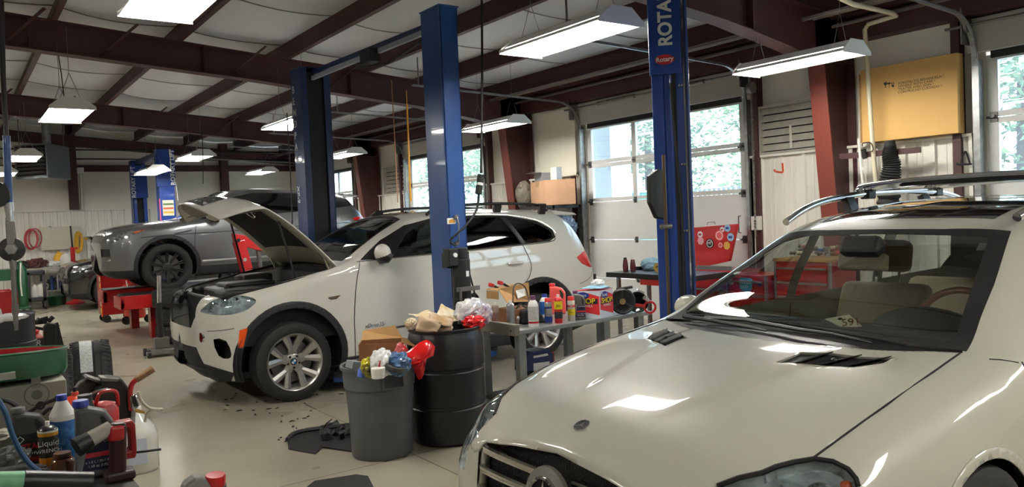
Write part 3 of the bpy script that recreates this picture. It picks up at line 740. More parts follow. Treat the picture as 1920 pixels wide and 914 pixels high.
S.cut([(2.73, 1.305), (2.70, 1.645), (3.1, 1.652), (3.42, 1.645), (3.60, 1.33)], 'side', 'rear_door_window', 2, lim=lambda q: q.z > 1.2)
S.cut(rnd([(3.67, 1.345), (3.52, 1.62), (3.6, 1.615), (3.88, 1.56), (4.07, 1.46), (4.085, 1.395), (4.0, 1.36)], 3), 'side', 'quarter_window', 2, lim=lambda q: q.z > 1.2)
S.cut([(3.62, 1.318), (3.66, 1.34), (3.50, 1.63), (3.44, 1.645)], 'side', 'window_pillar', 2, lim=lambda q: q.z > 1.2)
S.cut([(2.32, -.34), (2.32, .34), (3.3, .36), (3.3, -.36)], 'top', 'sunroof', 0, lim=lambda q: q.z > 1.4)
# doors
S.cut([(1.52, .36), (1.50, .7), (1.545, 1.05), (1.60, 1.262), (2.68, 1.285), (2.70, .36)], 'side', 'front_door', 2, only=(None,), lim=lambda q: q.z < 1.3)
S.cut([(2.72, .36), (2.70, 1.285), (3.62, 1.31), (3.70, 1.08), (3.62, .9), (3.40, .8), (3.34, .36)], 'side', 'rear_door', 2, only=(None,), lim=lambda q: q.z < 1.32)
tl = S.px([(1081, 478), (1090, 466), (1099, 462), (1110, 470), (1112, 490), (1099, 497), (1089, 492)], 'side', .8)
S.cut([(4.40, 1.12), (4.55, 1.18), (4.9, 1.2), (4.9, .98), (4.62, .985), (4.48, 1.04)], 'side', 'tail_lamp', 2, only=(None,))
body = S.part(None, M_wp, x5, objname='body_shell')
for nm, mm, off in (('wheel_arch_trim', M_clad, .008), ('lower_bumper_cladding', M_clad, .004), ('sill_cladding', M_clad, .006), ('rear_cladding', M_clad, .004), ('lower_grille', mat('black_mesh', (16, 16, 16), .7, bump=.8, bscale=90), -.01), ('front_door', M_wp, .0012), ('rear_door', M_wp, .0012)):
    S.part(nm, mm, x5, off, .004 if off > 0 else 0)
S.part('marker_lamp', M_orange, x5, .004)
S.part('tail_lamp', M_redlens, x5, .004)
S.part('window_surround', M_gap, x5, -.001); S.part('window_pillar', M_black, x5, .002)
S.part('windshield_frit', M_gap, x5, -.002)
S.part('windshield', M_cglass, x5, -.004); S.part('front_door_window', M_cglass, x5, -.006); S.part('rear_door_window', M_dglass, x5, -.006); S.part('quarter_window', M_dglass, x5, -.006)
S.part('sunroof', mat('sunroof_glass', (18, 18, 19), .06, coat=1), x5, .001)
hlo = S.part('headlight_lens', M_lens, x5, .002)
W5 = S.W
# headlight internals behind each lens
for sg in (1, -1):
    S.part('headlight_lens', mat('lamp_reflector', (222, 226, 228), .35, metal=.1, noise=.5, nscale=18), hlo, -.045, objname='headlight_bowl', wall=True) if sg == 1 else None
    for a, z, b in ((.36, .95, .735), (.27, .925, .66)):
        p = W5((a, b*sg, z)); q = MB(); d = V((-.5, -.85*sg, 0)); q.lathe([(.048, 0), (.05, .02), (.042, .022), (.035, .004), (0, .01)], p+d*.01, d, 20); q.build('headlight_ring', M_chrome, hlo)
G = MB()
S.line(G, [(1.50, .34), (1.50, .7), (1.545, 1.05), (1.61, 1.262)], .0045, sides=(1, -1)); S.line(G, [(2.71, .36), (2.70, .8), (2.69, 1.28)], .0045, sides=(1, -1)); S.line(G, [(3.62, 1.31), (3.70, 1.08), (3.62, .9), (3.41, .8), (3.35, .6), (3.34, .36)], .0045, sides=(1, -1))
S.line(G, [(.18, .72), (.3, .73), (.37, .74)], .003, sides=(1, -1)); S.line(G, [(4.42, .8), (4.62, .86), (4.7, .97)], .003, sides=(1, -1))
G.build('panel_gaps', M_gap, x5)
for sg in (1, -1): G = MB(); S.line(G, [(1.58, 1.262), (1.9, 1.272), (2.5, 1.284), (3.5, 1.31), (4.03, 1.33), (4.13, 1.38), (4.13, 1.46), (3.95, 1.585), (3.55, 1.662), (3.1, 1.682), (2.6, 1.674)], .007, sides=(sg,)); G.build('window_chrome_trim', mat('satin_chrome', (190, 190, 188), .25, metal=1), x5)
for sg in (1, -1):
    for P in ([(1.58, .56), (2.1, .575), (2.6, .59)], [(2.8, .595), (3.2, .61)]): G = MB(); S.line(G, P, .012, sides=(sg,)); G.build('door_moulding', M_black, x5)
# slats and fog lamp behind the bumper cutouts
for sg in (1, -1):
    g = MB(); p = S.onside(.16, .60, sg); p = S.onfront(.60*sg, .66); g.cyl(W5(p+V((.02, 0, 0))), W5(p+V((-.006, .003*sg, 0))), .045, n=20); g.build('fog_lamp', M_chrome, x5)
G = MB(); G.box(W5((.34, 0, .80)), (.03, 1.2, .36)); G.build('radiator', mat('radiator_black', (18, 18, 18), .6, bump=.8, bscale=70), x5)
for sg in (1, -1):
    G = MB(); G.tube([W5(S.onfront(b*sg, z)+V((.012, 0, 0))) for b, z in [(.38, .735), (.44, .78), (.50, .84), (.52, .90), (.535, .97)]], .013, 6); G.build('front_seal', M_rub, x5)
# engine bay: tub, radiator carrier, engine cover, airbox, hoses, strut towers
M_eng = mat('engine_bay_black', (24, 23, 22), .6, noise=.4, nscale=15)
G = MB(); G.span(W5((.42, .80, .55)), W5((1.42, -.80, .6))); G.span(W5((.42, .80, .6)), W5((1.42, .78, 1.02))); G.span(W5((.42, -.80, .6)), W5((1.42, -.78, 1.02))); G.span(W5((1.40, .8, .6)), W5((1.44, -.8, 1.15))); G.span(W5((.36, .7, .6)), W5((.40, -.7, .93)))
G.build('engine_bay_tub', M_eng, x5)
G = MB(); G.box(W5((.72, 0, .98)), (.62, .62, .16)); G.box(W5((.78, -.1, 1.07)), (.5, .4, .05)); eo = G.build('engine_cover', M_black, x5, bev=.03)
G = MB(); G.box(W5((.55, .52, .96)), (.42, .34, .22)); G.build('air_box', M_eng, x5, bev=.03)
G = MB(); G.box(W5((1.05, -.62, 1.02)), (.32, .24, .24)); G.build('fluid_tank', M_eng, x5, bev=.03)
for sg in (1, -1): G = MB(); G.lathe([(.12, 0), (.11, .1), (.05, .12), (0, .12)], W5((.95, .66*sg, 1.02)), (0, 0, 1), 18); G.build('strut_tower', M_eng, x5)
G = MB(); rs = random.Random(3)
for i in range(16):
    a0, b0 = rs.uniform(.25, 1.2), rs.uniform(-.7, .7); G.tube([W5(p) for p in crv([(a0, b0, rs.uniform(.9, 1.04)), (a0+rs.uniform(-.1, .2), b0+rs.uniform(-.2, .2), rs.uniform(1.0, 1.1)), (a0+rs.uniform(.1, .4), b0+rs.uniform(-.3, .3), rs.uniform(.92, 1.05))], 5)], rs.choice((.012, .018, .028)), 8)
G.build('hoses', M_rub, x5)
G = MB(); G.tube([W5(p) for p in crv([(.34, .6, .98), (.30, .2, .99), (.30, -.2, .99), (.34, -.6, .98)], 5)], .02, 8); G.build('bonnet_latch_bar', M_eng, x5)
G = MB(); G.tube([W5(p) for p in crv([(.30, -.62, .99), (.36, -.76, 1.03), (.6, -.85, 1.07), (1.36, -.87, 1.2)], 5)], .012, 6); G.build('bay_seal', M_rub, x5); G = MB(); G.tube([W5(p) for p in crv([(.30, .62, .99), (.36, .76, 1.03), (.6, .85, 1.07), (1.36, .87, 1.2)], 5)], .012, 6); G.build('bay_seal', M_rub, x5)
# raised bonnet: outer skin, inner frame, dark liner; hinge line at a=1.38
def bon(u, b, t):
    """u 0 hinge .. 1 front lip; returns body frame point; closed profile rotated about the hinge"""
    x = -1.37*min(u, 1)+.34*(b/.72)**2*u**4; k = max(0, (u-.74)/.26)
    z = .035*math.sin(PI*min(u/.8, 1))-.32*k**1.7+.045*(1-(b/.86)**2)*(1-.5*k)
    ang = math.radians(-41.5)
    z -= t
    ca, sa = math.cos(ang), math.sin(ang)
    return V((1.40+(x*ca-z*sa), b, 1.225+(x*sa+z*ca)))
us = np.linspace(0, 1, 22); bs = np.linspace(-1, 1, 21)
def wid(u): return .86-.08*u**2-.16*max(0, u-.78)/.22*u
G = MB(); G.grid([[W5(bon(u, b*wid(u), 0)) for b in bs] for u in us]); hood = G.build('bonnet', M_wp, x5, solid=.012)
for sg in (1, -1):
    G = MB(); G.grid([[W5(bon(u, sg*b, -.003)) for b in (.05, .15, .25, .36)] for u in (.865, .90, .94, .975)]); G.build('kidney_grille', mat('black_mesh', (16, 16, 16), .7), hood)
    G = MB(); G.tube([W5(bon(u, sg*b, -.004)) for u, b in [(.86, .05), (.86, .2), (.86, .36), (.92, .385), (.98, .36), (.98, .2), (.98, .05), (.92, .035)]], .008, 6, True); G.build('kidney_frame', M_chrome, hood)
M_prim = mat('bonnet_underside', (150, 146, 128), .45, noise=.15)
G = MB()
for sg in (1, -1):
    G.grid([[W5(bon(u, sg*wid(u)*f, d)) for f, d in ((1, .012), (.97, .035), (.84, .05), (.80, .035))] for u in us])
G.grid([[W5(bon(u, b*wid(u)*.95, d)) for b in bs] for u, d in ((.70, .03), (.76, .055), (.92, .05), (1.0, .014))])
G.grid([[W5(bon(u, b*wid(u)*.95, d)) for b in bs] for u, d in ((0, .014), (.04, .045), (.14, .05), (.2, .03))])
G.build('inner_frame', M_prim, hood)
G = MB(); G.grid([[W5(bon(u, b*.70*(1-.55*max(0, (.35-u))/.35*0), .03)) for b in bs] for u in np.linspace(.16, .74, 10)]); G.build('bonnet_liner', mat('liner_felt', (24, 23, 22), .95), hood)
G = MB(); G.tube([W5(p) for p in crv([bon(.62, .35, .05), bon(.60, .33, .09), bon(.66, .30, .09), bon(.68, .33, .05), bon(.61, .36, .08)], 5)], .01, 6); G.build('liner_cable', M_chrome, hood)
G = MB(); G.cyl(W5((1.0, .80, 1.08)), W5(bon(.55, .77, .04)), .011, n=10); G.build('gas_strut', M_black, hood); G = MB(); G.cyl(W5((1.0, -.80, 1.08)), W5(bon(.55, -.77, .04)), .011, n=10); G.build('gas_strut', M_black, hood)
G = MB()
for sg in (1, -1): G = MB(); G.bar(W5((1.34, .8*sg, 1.17)), W5(bon(.12, .8*sg, .03)), .03, .012); G.bar(W5((1.34, .8*sg, 1.17)), W5(bon(.05, .8*sg, .03)), .03, .012); G.build('bonnet_hinge', M_prim, hood)
# mirror
for sg in (1, -1):
    y = 8.07-sg*1.03; G = MB(); G.sphere((1.67+1.80, y, 1.335), .1, 18, 12, (.75, 1.15, .95)); mo = G.build('door_mirror', M_wp, x5)
    G = MB(); G.sphere((1.67+1.81, y, 1.305), .1, 18, 12, (.78, 1.17, .72)); G.bar(W5((1.86, .93*sg, 1.255)), W5((1.83, 1.0*sg, 1.27)), .1, .05); G.build('mirror_base', M_black, mo)
for sg in (1, -1):
    for a in (2.55, 3.48):
        p = S.onside(a, 1.12, sg); G = MB(); G.tube([W5(p+V((x, sg*y, 0))) for x, y in ((-.10, .005), (-.06, .035), (.06, .035), (.10, .005))], .016, 8); G.sphere(W5(p), .055, 14, 8, (1.2, .15, .7)); G.build('door_handle', M_wp, x5)
# roof rails, spoiler
for sg in (1, -1):
    P = [(2.50, .70, 1.70), (2.62, .70, 1.76), (3.0, .69, 1.795), (3.6, .675, 1.795), (4.05, .655, 1.765), (4.2, .64, 1.70)]
    G = MB(); G.tube([W5((a, b*sg, z)) for a, b, z in crv(P, 5)], .017, 10)
    for a in (2.62, 3.45, 4.1):
        q = S.ontop(a, .66*sg); G.bar(W5(q), W5((a, .69*sg, 1.78)), .09, .04)
    G.build('roof_rail', M_black, x5)
G = MB(); G.prism([(1.67+4.30, 1.70), (1.67+4.66, 1.655), (1.67+4.70, 1.625), (1.67+4.34, 1.64)], 'y', 8.07-.62, 8.07+.62); G.build('tailgate_spoiler', M_wp, x5, bev=.012)
# badges
roots = []
p = S.onside(1.44, .93); text('xDrive35i', 'door_badge', .055, W5(S.onside(1.60, .605))+V((0, -.012, 0)), (1, 0, .02), (0, 0, 1), M_chrome, x5, .001, shear=.25)
G = MB(); q = W5(S.onside(1.27, .935)); G.prism([(q.x-.03, q.z), (q.x-.012, q.z+.012), (q.x+.10, q.z+.018), (q.x+.06, q.z-.014), (q.x, q.z-.016)], 'y', q.y-.006, q.y+.02); G.build('side_indicator', M_chrome, x5)
# wheel arch liners, underbody, interior
G = MB()
for c in (FA, RA):
    for sg in (1, -1):
        G.grid([[W5((c[0]+.52*math.cos(t), b*sg, c[1]+.03+.52*math.sin(t))) for b in (.90, .5)] for t in np.linspace(-.3, PI+.3, 18)])
        G.grid([[W5((c[0]+r*math.cos(t), .5*sg, c[1]+r*math.sin(t))) for r in (.0, .55)] for t in np.linspace(-.3, PI+.3, 12)])
G.span(W5((.25, .7, .24)), W5((4.6, -.7, .30)))
G.build('arch_liner', M_clad, x5)
G = MB(); G.span(W5((1.5, .86, .3)), W5((4.5, -.86, .36))); G.prism([(1.67+1.45, .6), (1.67+1.47, 1.20), (1.67+1.62, 1.255), (1.67+1.95, 1.22), (1.67+2.0, 1.0), (1.67+1.9, .6)], 'y', 8.07-.84, 8.07+.84)
G.build('dashboard', M_int, x5, bev=.02)
G = MB(); G.tube([V((1.67+2.06+.06*math.sin(t), 8.07-.38+.18*math.cos(t), 1.10+.18*math.sin(t))) for t in np.linspace(0, 2*PI, 25)[:-1]], .014, 8, True); G.bar((1.67+1.95, 8.07-.38, 1.08), (1.67+2.06, 8.07-.38, 1.10), .12, .12); G.build('steering_wheel', M_int, x5)
M_seat5 = mat('black_leather', (30, 28, 28), .5)
for b in (.38, -.38): seat(x5, W5((2.35, b, .52)), M_seat5, .52, .66)
G = MB(); G.prism([(1.67+3.3, .5), (1.67+3.5, .5), (1.67+3.75, 1.22), (1.67+3.6, 1.25)], 'y', 8.07-.65, 8.07+.65); G.build('rear_seat', M_seat5, x5, bev=.04)
G = MB(); G.box(W5((2.24, 0, 1.55)), (.03, .24, .075)); G.cyl(W5((2.2, 0, 1.64)), W5((2.24, 0, 1.57)), .012, n=8); G.build('rear_view_mirror', M_int, x5, bev=.012)
G = MB(); G.box(W5((2.6, .93, .72)), (.9, .03, .9)); G.box(W5((2.6, -.90, .72)), (2.2, .03, 1.0)); 
# wheels
for c, nm in ((FA, 'f'), (RA, 'r')):
    for sg in (1, -1):
        cc = W5((c[0], .835*sg, .37)); rim, pt, k0 = wheel(x5, cc, .37, .262, .25, M_rim, 'y5', sg)
        roundel(rim, cc+V((0, -sg, 0))*(k0+.002), V((0, -sg, 0)), .033)
S5 = S
# ================================================================ cream-white SUV in the foreground (near bay)
TG = [
 (-.05, [(.25, .33), (.36, .34), (.42, .37), (.48, .44), (.49, .48), (.47, .53), (.40, .57), (.30, .58), (.15, .585), (0, .585)]),
 (0.00, [(.40, .27), (.56, .28), (.63, .34), (.68, .46), (.68, .55), (.64, .64), (.52, .72), (.34, .785), (.17, .81), (0, .822)]),
 (0.05, [(.45, .24), (.64, .25), (.71, .31), (.76, .46), (.76, .56), (.73, .65), (.60, .745), (.40, .80), (.20, .838), (0, .850)]),
 (0.11, [(.50, .22), (.70, .23), (.76, .30), (.81, .46), (.81, .57), (.785, .675), (.68, .765), (.44, .826), (.22, .868), (0, .884)]),
 (0.22, [(.60, .20), (.77, .21), (.83, .28), (.87, .46), (.875, .60), (.85, .72), (.755, .825), (.54, .872), (.27, .908), (0, .920)]),
 (0.37, [(.65, .19), (.83, .20), (.88, .28), (.915, .46), (.92, .63), (.895, .77), (.785, .872), (.58, .918), (.28, .944), (0, .950)]),
 (0.60, [(.68, .18), (.88, .19), (.92, .28), (.945, .46), (.945, .68), (.915, .83), (.800, .935), (.58, .968), (.28, .986), (0, .990)]),
 (0.90, [(.68, .18), (.90, .19), (.93, .28), (.955, .46), (.955, .74), (.925, .88), (.800, .995), (.57, 1.025), (.28, 1.040), (0, 1.044)]),
 (1.20, [(.68, .18), (.91, .19), (.93, .28), (.955, .46), (.955, .73), (.930, .92), (.785, 1.043), (.55, 1.060), (.28, 1.074), (0, 1.078)]),
 (1.36, [(.68, .18), (.91, .19), (.93, .28), (.955, .46), (.955, .75), (.930, .955), (.780, 1.066), (.60, 1.078), (.30, 1.092), (0, 1.098)]),
 (1.60, [(.68, .18), (.91, .19), (.93, .28), (.955, .46), (.955, .77), (.930, .985), (.805, 1.125), (.712, 1.182), (.38, 1.222), (0, 1.235)]),
 (1.90, [(.68, .18), (.91, .19), (.93, .28), (.955, .46), (.955, .78), (.930, 1.00), (.790, 1.225), (.650, 1.330), (.35, 1.372), (0, 1.384)]),
 (2.23, [(.68, .18), (.91, .19), (.93, .28), (.955, .46), (.955, .79), (.930, 1.01), (.775, 1.320), (.585, 1.486), (.31, 1.520), (0, 1.530)]),
 (2.55, [(.68, .18), (.91, .19), (.93, .28), (.955, .46), (.955, .80), (.930, 1.02), (.770, 1.350), (.590, 1.555), (.31, 1.592), (0, 1.603)]),
 (3.20, [(.68, .18), (.91, .19), (.93, .28), (.955, .46), (.955, .81), (.930, 1.03), (.770, 1.380), (.595, 1.605), (.32, 1.642), (0, 1.652)]),
 (4.10, [(.68, .19), (.91, .20), (.93, .28), (.955, .46), (.955, .82), (.925, 1.04), (.765, 1.380), (.590, 1.600), (.32, 1.634), (0, 1.642)]),
 (4.70, [(.68, .22), (.88, .23), (.91, .30), (.93, .48), (.93, .82), (.895, 1.03), (.745, 1.330), (.570, 1.520), (.30, 1.545), (0, 1.552)]),
 (4.90, [(.60, .27), (.80, .28), (.84, .34), (.87, .48), (.87, .78), (.84, .96), (.72, 1.15), (.55, 1.26), (.28, 1.28), (0, 1.29)]),
 (5.00, [(.40, .34), (.58, .36), (.64, .42), (.68, .50), (.68, .64), (.66, .74), (.56, .80), (.40, .82), (.2, .82), (0, .82)])]
def gdisp(a, b, z):
    """two power domes that taper forwards on the bonnet"""
    if z > .8 and .15 < a < 1.3:
        c = .22+.20*min(1, max(0, (a-.25)/.85)); t = abs(b)-c
        k = min(1, (a-.15)/.3)*min(1, (1.32-a)/.2)
        z += k*.011*(1/(1+math.exp(t/.011))-.35)
    return (a, b, z)
M_gp = mat('cream_car_paint', (198, 197, 182), .35, coat=1, spec=.2)
gl = thing('suv', 'cream white sport utility car with three-pointed star grille, cut by the right edge', 'car', (4.2, 2.133, 0))
G_ = Shell(TG, 1.69, 2.133, 0, 300, 84, gdisp)
GW = G_.W
ws_o = [(1243, 597), (1256, 588), (1475, 433), (1680, 430), (1888, 432), (1862, 500), (1806, 661), (1700, 657), (1560, 642), (1400, 618)]
top = lambda P: G_.px(P, 'top', .7)
# windshield: outer black border then clear glass
hb = [(1.346, .751), (1.30, .64), (1.25, .55), (1.14, .3), (1.115, .12)]
rows = [(1.365, .755), (1.36, .5), (1.335, .2), (1.325, 0), (1.335, -.2), (1.36, -.5), (1.365, -.755), (1.8, -.675), (2.215, -.578), (2.165, -.3), (2.15, 0), (2.165, .3), (2.215, .578), (1.8, .675)]
G_.cut(rows, 'top', 'windshield_frit', 0, lim=lambda q: q.z > 1.0)
ih = [(1.42, .665), (1.39, .49), (1.355, .2), (1.348, 0)]
ih2 = [(2.115, .525), (2.10, .3), (2.095, 0)]
inn = ih+[(a, -b) for a, b in ih[2::-1]]+[(1.47, -.70), (1.8, -.635)]+[(a, -b) for a, b in ih2]+ih2[1::-1]+[(1.8, .60), (1.47, .675)]
G_.cut(inn, 'top', 'windshield', 0, lim=lambda q: q.z > 1.0)
# bonnet: follow the shut lines
hl_l = [(1800, 663), (1745, 702), (1660, 762), (1590, 812), (1527, 858)]
L_ = [G_.hit(*p) for p in hl_l]
edge = [(h.x, h.y) for h in L_]
hood_poly = edge+[(.2, .72), (-.1, .60), (-.1, -.60), (.2, -.72)]+[(a, -b) for a, b in reversed(edge)]+[(a, -b) for a, b in hb]+[(1.105, 0)]+hb[::-1]
G_.cut(hood_poly, 'top', 'bonnet', 0, lim=lambda q: q.z > .70, only=(None,))
G_.cut(hb+[(1.105, 0)]+[(a, -b) for a, b in hb[::-1]]+[(1.45, -.7), (1.47, 0), (1.45, .7)], 'top', 'cowl_panel', 0, lim=lambda q: q.z > 1.0, only=(None,))
vent = [(1455, 681), (1500, 661), (1679, 671), (1655, 683), (1600, 690)]
vt = G_.px(vent, 'top')
G_.cut(vt, 'top', 'bonnet_vent', 0, only=('bonnet',)); G_.cut([(a, -b) for a, b in vt], 'top', 'bonnet_vent', 0, only=('bonnet',))
# headlights: outline traced on the left lamp, mirrored to the right
hlp = [(1525, 866), (1562, 868), (1590, 879), (1606, 898), (1606, 930), (1500, 950), (1350, 940), (1352, 908), (1385, 896), (1425, 888), (1455, 874), (1490, 868)]
hs = G_.px(hlp, 'side', .8)
hs = [(.37, .870), (.45, .862), (.52, .82), (.535, .76), (.50, .70), (.30, .62), (.12, .60), (.10, .72), (.16, .775), (.24, .82), (.30, .85)]
hu = [(h.x, h.y) for h in (G_.hit(x, y) for x, y in [(1345, 912), (1385, 897), (1430, 887), (1455, 876), (1490, 867), (1527, 861), (1562, 866), (1590, 880), (1605, 898), (1609, 912)])]
hpoly = hu+[(.50, .93), (.45, 1.2), (-.2, 1.2), (-.2, .62), (.06, .60)]
for sg in (1, -1): G_.cut([(a, b*sg) for a, b in hpoly], 'top', 'headlight_lens', 0, lim=lambda q: .60 < q.z < .93 and abs(q.y) > .5, only=(None, 'bonnet'))
# grille
G_.cut([(-.46, .48), (.46, .48), (.50, .715), (.47, .75), (.24, .785), (0, .81), (-.24, .785), (-.47, .75), (-.50, .715)], 'front', 'grille_mesh', 0, lim=lambda q: q.x < .32 and q.z < .84, only=(None, 'bonnet'))
G_.cut([(-.45, .26), (.45, .26), (.5, .40), (-.5, .40)], 'front', 'lower_intake', 0, lim=lambda q: q.x < .3)
for sg in (1, -1): G_.cut([(.54*sg, .28), (.78*sg, .30), (.82*sg, .44), (.60*sg, .43)], 'front', 'side_intake', 0, lim=lambda q: q.x < .4)
FG, RG = (1.04, .375), (4.02, .375)
for c in (FG, RG): G_.cut(circ((c[0], c[1]), .40, 40), 'side', 'gone', 2, lim=lambda q: q.z < 1.0 and abs(q.y) > .5)
for c in (FG, RG): G_.cut(circ((c[0], c[1]), .435, 40), 'side', 'arch_lip', 2, lim=lambda q: q.z < 1.0 and abs(q.y) > .6, only=(None,))
# side glass and doors
G_.cut([(1.62, 1.03), (1.86, 1.16), (2.12, 1.32), (2.34, 1.42), (2.62, 1.45), (2.66, 1.05)], 'side', 'front_door_window', 2, lim=lambda q: q.z > 1.0, only=(None,))
G_.cut([(2.76, 1.05), (2.74, 1.455), (3.55, 1.46), (3.68, 1.07)], 'side', 'rear_door_window', 2, lim=lambda q: q.z > 1.0, only=(None,))
G_.cut([(3.80, 1.08), (3.72, 1.45), (4.45, 1.42), (4.66, 1.20), (4.60, 1.10)], 'side', 'quarter_window', 2, lim=lambda q: q.z > 1.0, only=(None,))
dl = G_.px([(1872, 655), (1876, 690), (1890, 735), (1903, 780), (1909, 840), (1912, 880)], 'side')
G_.cut([(1.49, 1.02)]+[(1.46, .98), (1.43, .88), (1.45, .70), (1.47, .5), (1.47, .3), (2.68, .3), (2.71, 1.03)], 'side', 'front_door', 2, only=(None,), lim=lambda q: q.z < 1.06)
G_.cut([(2.73, .3), (2.73, 1.03), (3.72, 1.05), (3.75, .85), (3.58, .6), (3.56, .3)], 'side', 'rear_door', 2, only=(None,), lim=lambda q: q.z < 1.06)
G_.cut([(2.33, -.46), (2.30, 0), (2.33, .46), (3.0, .48), (3.9, .46), (3.9, -.46), (3.0, -.48)], 'top', 'sunroof', 0, lim=lambda q: q.z > 1.4, only=(None,))
G_.part(None, M_gp, gl, objname='body_shell')
bon_g = G_.part('bonnet', M_gp, gl, .0005, .012)
G_.part('front_door', M_gp, gl, .001); G_.part('rear_door', M_gp, gl, .001); G_.part('arch_lip', M_gp, gl, .006, .006)
M_vmesh = mat('vent_mesh', (22, 22, 23), .45, bump=1., bscale=160)
G_.part('bonnet_vent', M_vmesh, bon_g, -.010)
G_.part('cowl_panel', M_black, gl, -.012)
G_.part('windshield_frit', M_gap, gl, .0005)
G_.part('windshield', glass_mat('windshield_glass', (206, 214, 210), 1.3), gl, -.001)
for nm in ('front_door_window', 'rear_door_window', 'quarter_window'): G_.part(nm, glass_mat('tinted_glass', (218, 222, 218), 1.0), gl, -.004)
G_.part('sunroof', MATS['sunroof_glass'], gl, .001)
G_.part('grille_mesh', mat('grille_mesh', (18, 18, 19), .5, bump=1., bscale=120), gl, -.045)
G_.part('lower_intake', M_black, gl, -.03); G_.part('side_intake', M_black, gl, -.02)
hlg = G_.part('headlight_lens', M_lens, gl, .001)
G_.part('headlight_lens', mat('lamp_bowl', (214, 216, 212), .3, metal=.15, noise=.5, nscale=16), gl, -.045, objname='headlight_bowl', wall=True)
# black seal round the lamps, shut lines
for sg in (1, -1):
    g = MB(); g.tube([GW(G_.ontop(a, b*sg)) for a, b in hu], .0085, 6); g.build('lamp_seal', M_gap, gl)
    for a, z, b, r in ((.34, .775, .80, .055), (.22, .745, .70, .05)):
        p = GW((a, b*sg, z)); q = MB(); d = V((-.75, -.6*sg, .1)); q.lathe([(r, 0), (r+.003, .03), (r-.006, .034), (r*.7, .006), (r*.4, .0), (0, .012)], p, d, 24); q.build('projector_ring', M_chrome, gl)
    q = MB(); q.sphere(GW((.43, .83*sg, .80)), .022, 12, 8); q.build('amber_bulb', M_orange, gl)
for sg in (1, -1): g = MB(); g.tube([GW(G_.ontop(a, b*sg)) for a, b in edge], .0042, 6); g.build('bonnet_shut_line', M_gap, gl)
for sg in (1, -1):
    g = MB(); G_.line(g, [(1.49, 1.03), (1.46, .98), (1.43, .88), (1.45, .70), (1.47, .5), (1.47, .3)], .0032, sides=(sg,)); G_.line(g, [(2.72, .3), (2.72, 1.0)], .003, sides=(sg,)); g.build('door_shut_line', M_gap, gl)
    g = MB(); P = [G_.onside(1.37, 1.05, sg), G_.onside(1.41, 1.045, sg), G_.onside(1.47, 1.03, sg)]; g.tube([GW(p) for p in P], .003, 6); g.build('pillar_shut_line', M_gap, gl)
# vent fins
for sg in (1, -1):
    A, B, C, D_, E_ = [V((a, b*sg, 0)) for a, b in vt]
    g = MB()
    for k in range(3):
        t0 = .12+.3*k
        p0 = A.lerp(E_, t0); p1 = B.lerp(C, t0+.08)
        P = []
        for t in np.linspace(0, 1, 6):
            q = p0.lerp(p1, t); h = G_.ontop(q.x, q.y); P.append((h+V((0, 0, -.008)), h+V((.03, .045*sg, .006))))
        g.grid([[GW(a), GW(b)] for a, b in P])
    g.build('vent_fins', mat('vent_black', (12, 12, 13), .6, spec=.2), bon_g, solid=.004)
    g = MB(); loop = [A, B, C, D_, E_]; pts = [G_.ontop(p.x, p.y) for p in [a.lerp(b, t) for a, b in zip(loop, loop[1:]+loop[:1]) for t in (0, .33, .66)]]; g.tube([GW(p+V((0, 0, -.001))) for p in pts], .0028, 6, True); g.build('vent_rim', M_gp, bon_g)
    g = MB(); h = G_.ontop(.86, .44*sg) if False else G_.ontop(1.02, .43*sg); g.sphere(GW(h), .014, 10, 6, (1, 1, .7)); g.build('washer_jet', M_black, bon_g)
# badge on the bonnet
def star(parent, c, n, r, m, th=.003, up=V((0, 0, 1))):
    n = V(n).normalized(); u = (up-n*up.dot(n)).normalized(); w = u.cross(n); c = V(c); g = MB()
    for k in range(3):
        t = PI/2+k*2*PI/3; d = w*math.cos(t)+u*math.sin(t); e = n.cross(d)
        hub = c+n*th*2; tip = c+d*r+n*th*.3; s1 = c+(d*.5+e*.866)*r*.14; s2 = c+(d*.5-e*.866)*r*.14
        g.add([hub, s1, tip, s2], [(0, 1, 2), (0, 2, 3)])
    return g.build('star', m, parent)
bp = GW(G_.ontop(.115, 0)); bn = V((-.42, 0, 1)).normalized()
g = MB(); g.lathe([(0, 0), (.03, 0), (.03, .002), (0, .002)], bp, bn, 28); bd = g.build('bonnet_badge', M_black, bon_g)
g = MB(); g.lathe([(.026, 0), (.026, .003), (.0285, .0045), (.031, .003), (.031, 0)], bp, bn, 28); g.build('badge_ring', M_chrome, bon_g); star(bon_g, bp+bn*.002, bn, .026, M_chrome, .002, V((.3, 0, 1)))
# grille: three chrome bars with a big star, frame
def gfront(b, z, d): h = G_.onfront(b, z); return GW(h+V((-d, 0, 0)))
fr = lambda b: .035+.10*(abs(b)/.46)**1.4
def gp(b, z): return GW(G_.onfront(b, z)+V((.010, 0, 0)))
for z in (.72, .645, .57):
    for b0, b1 in ((-.47, -.10), (.10, .47)):
        g = MB(); bb = np.linspace(b0, b1, 9)
        prof = [(.0, .020), (-.012, .022), (-.016, .014), (-.006, -.004), (-.004, -.012), (.012, -.016), (.03, -.012), (.03, .016)]
        g.grid([[gp(b, z+dz)+V((dx, 0, 0)) for dx, dz in prof+prof[:1]] for b in bb], smooth=False); g.build('grille_bar', mat('grille_bar_chrome', (190, 188, 178), .12, metal=1), gl)
g = MB(); loop = [(-.475, .50), (.475, .50), (.50, .70), (.485, .765), (.40, .785), (.12, .80), (0, .80), (-.12, .80), (-.40, .785), (-.485, .765), (-.50, .70)]
for s0, s1 in ((-.5, -.47), (.47, .5)):
    g = MB(); g.grid([[gp(s0, z), gp(s1, z)] for z in np.linspace(.48, .775, 6)]); g.build('grille_surround', M_gp, gl, solid=.03)
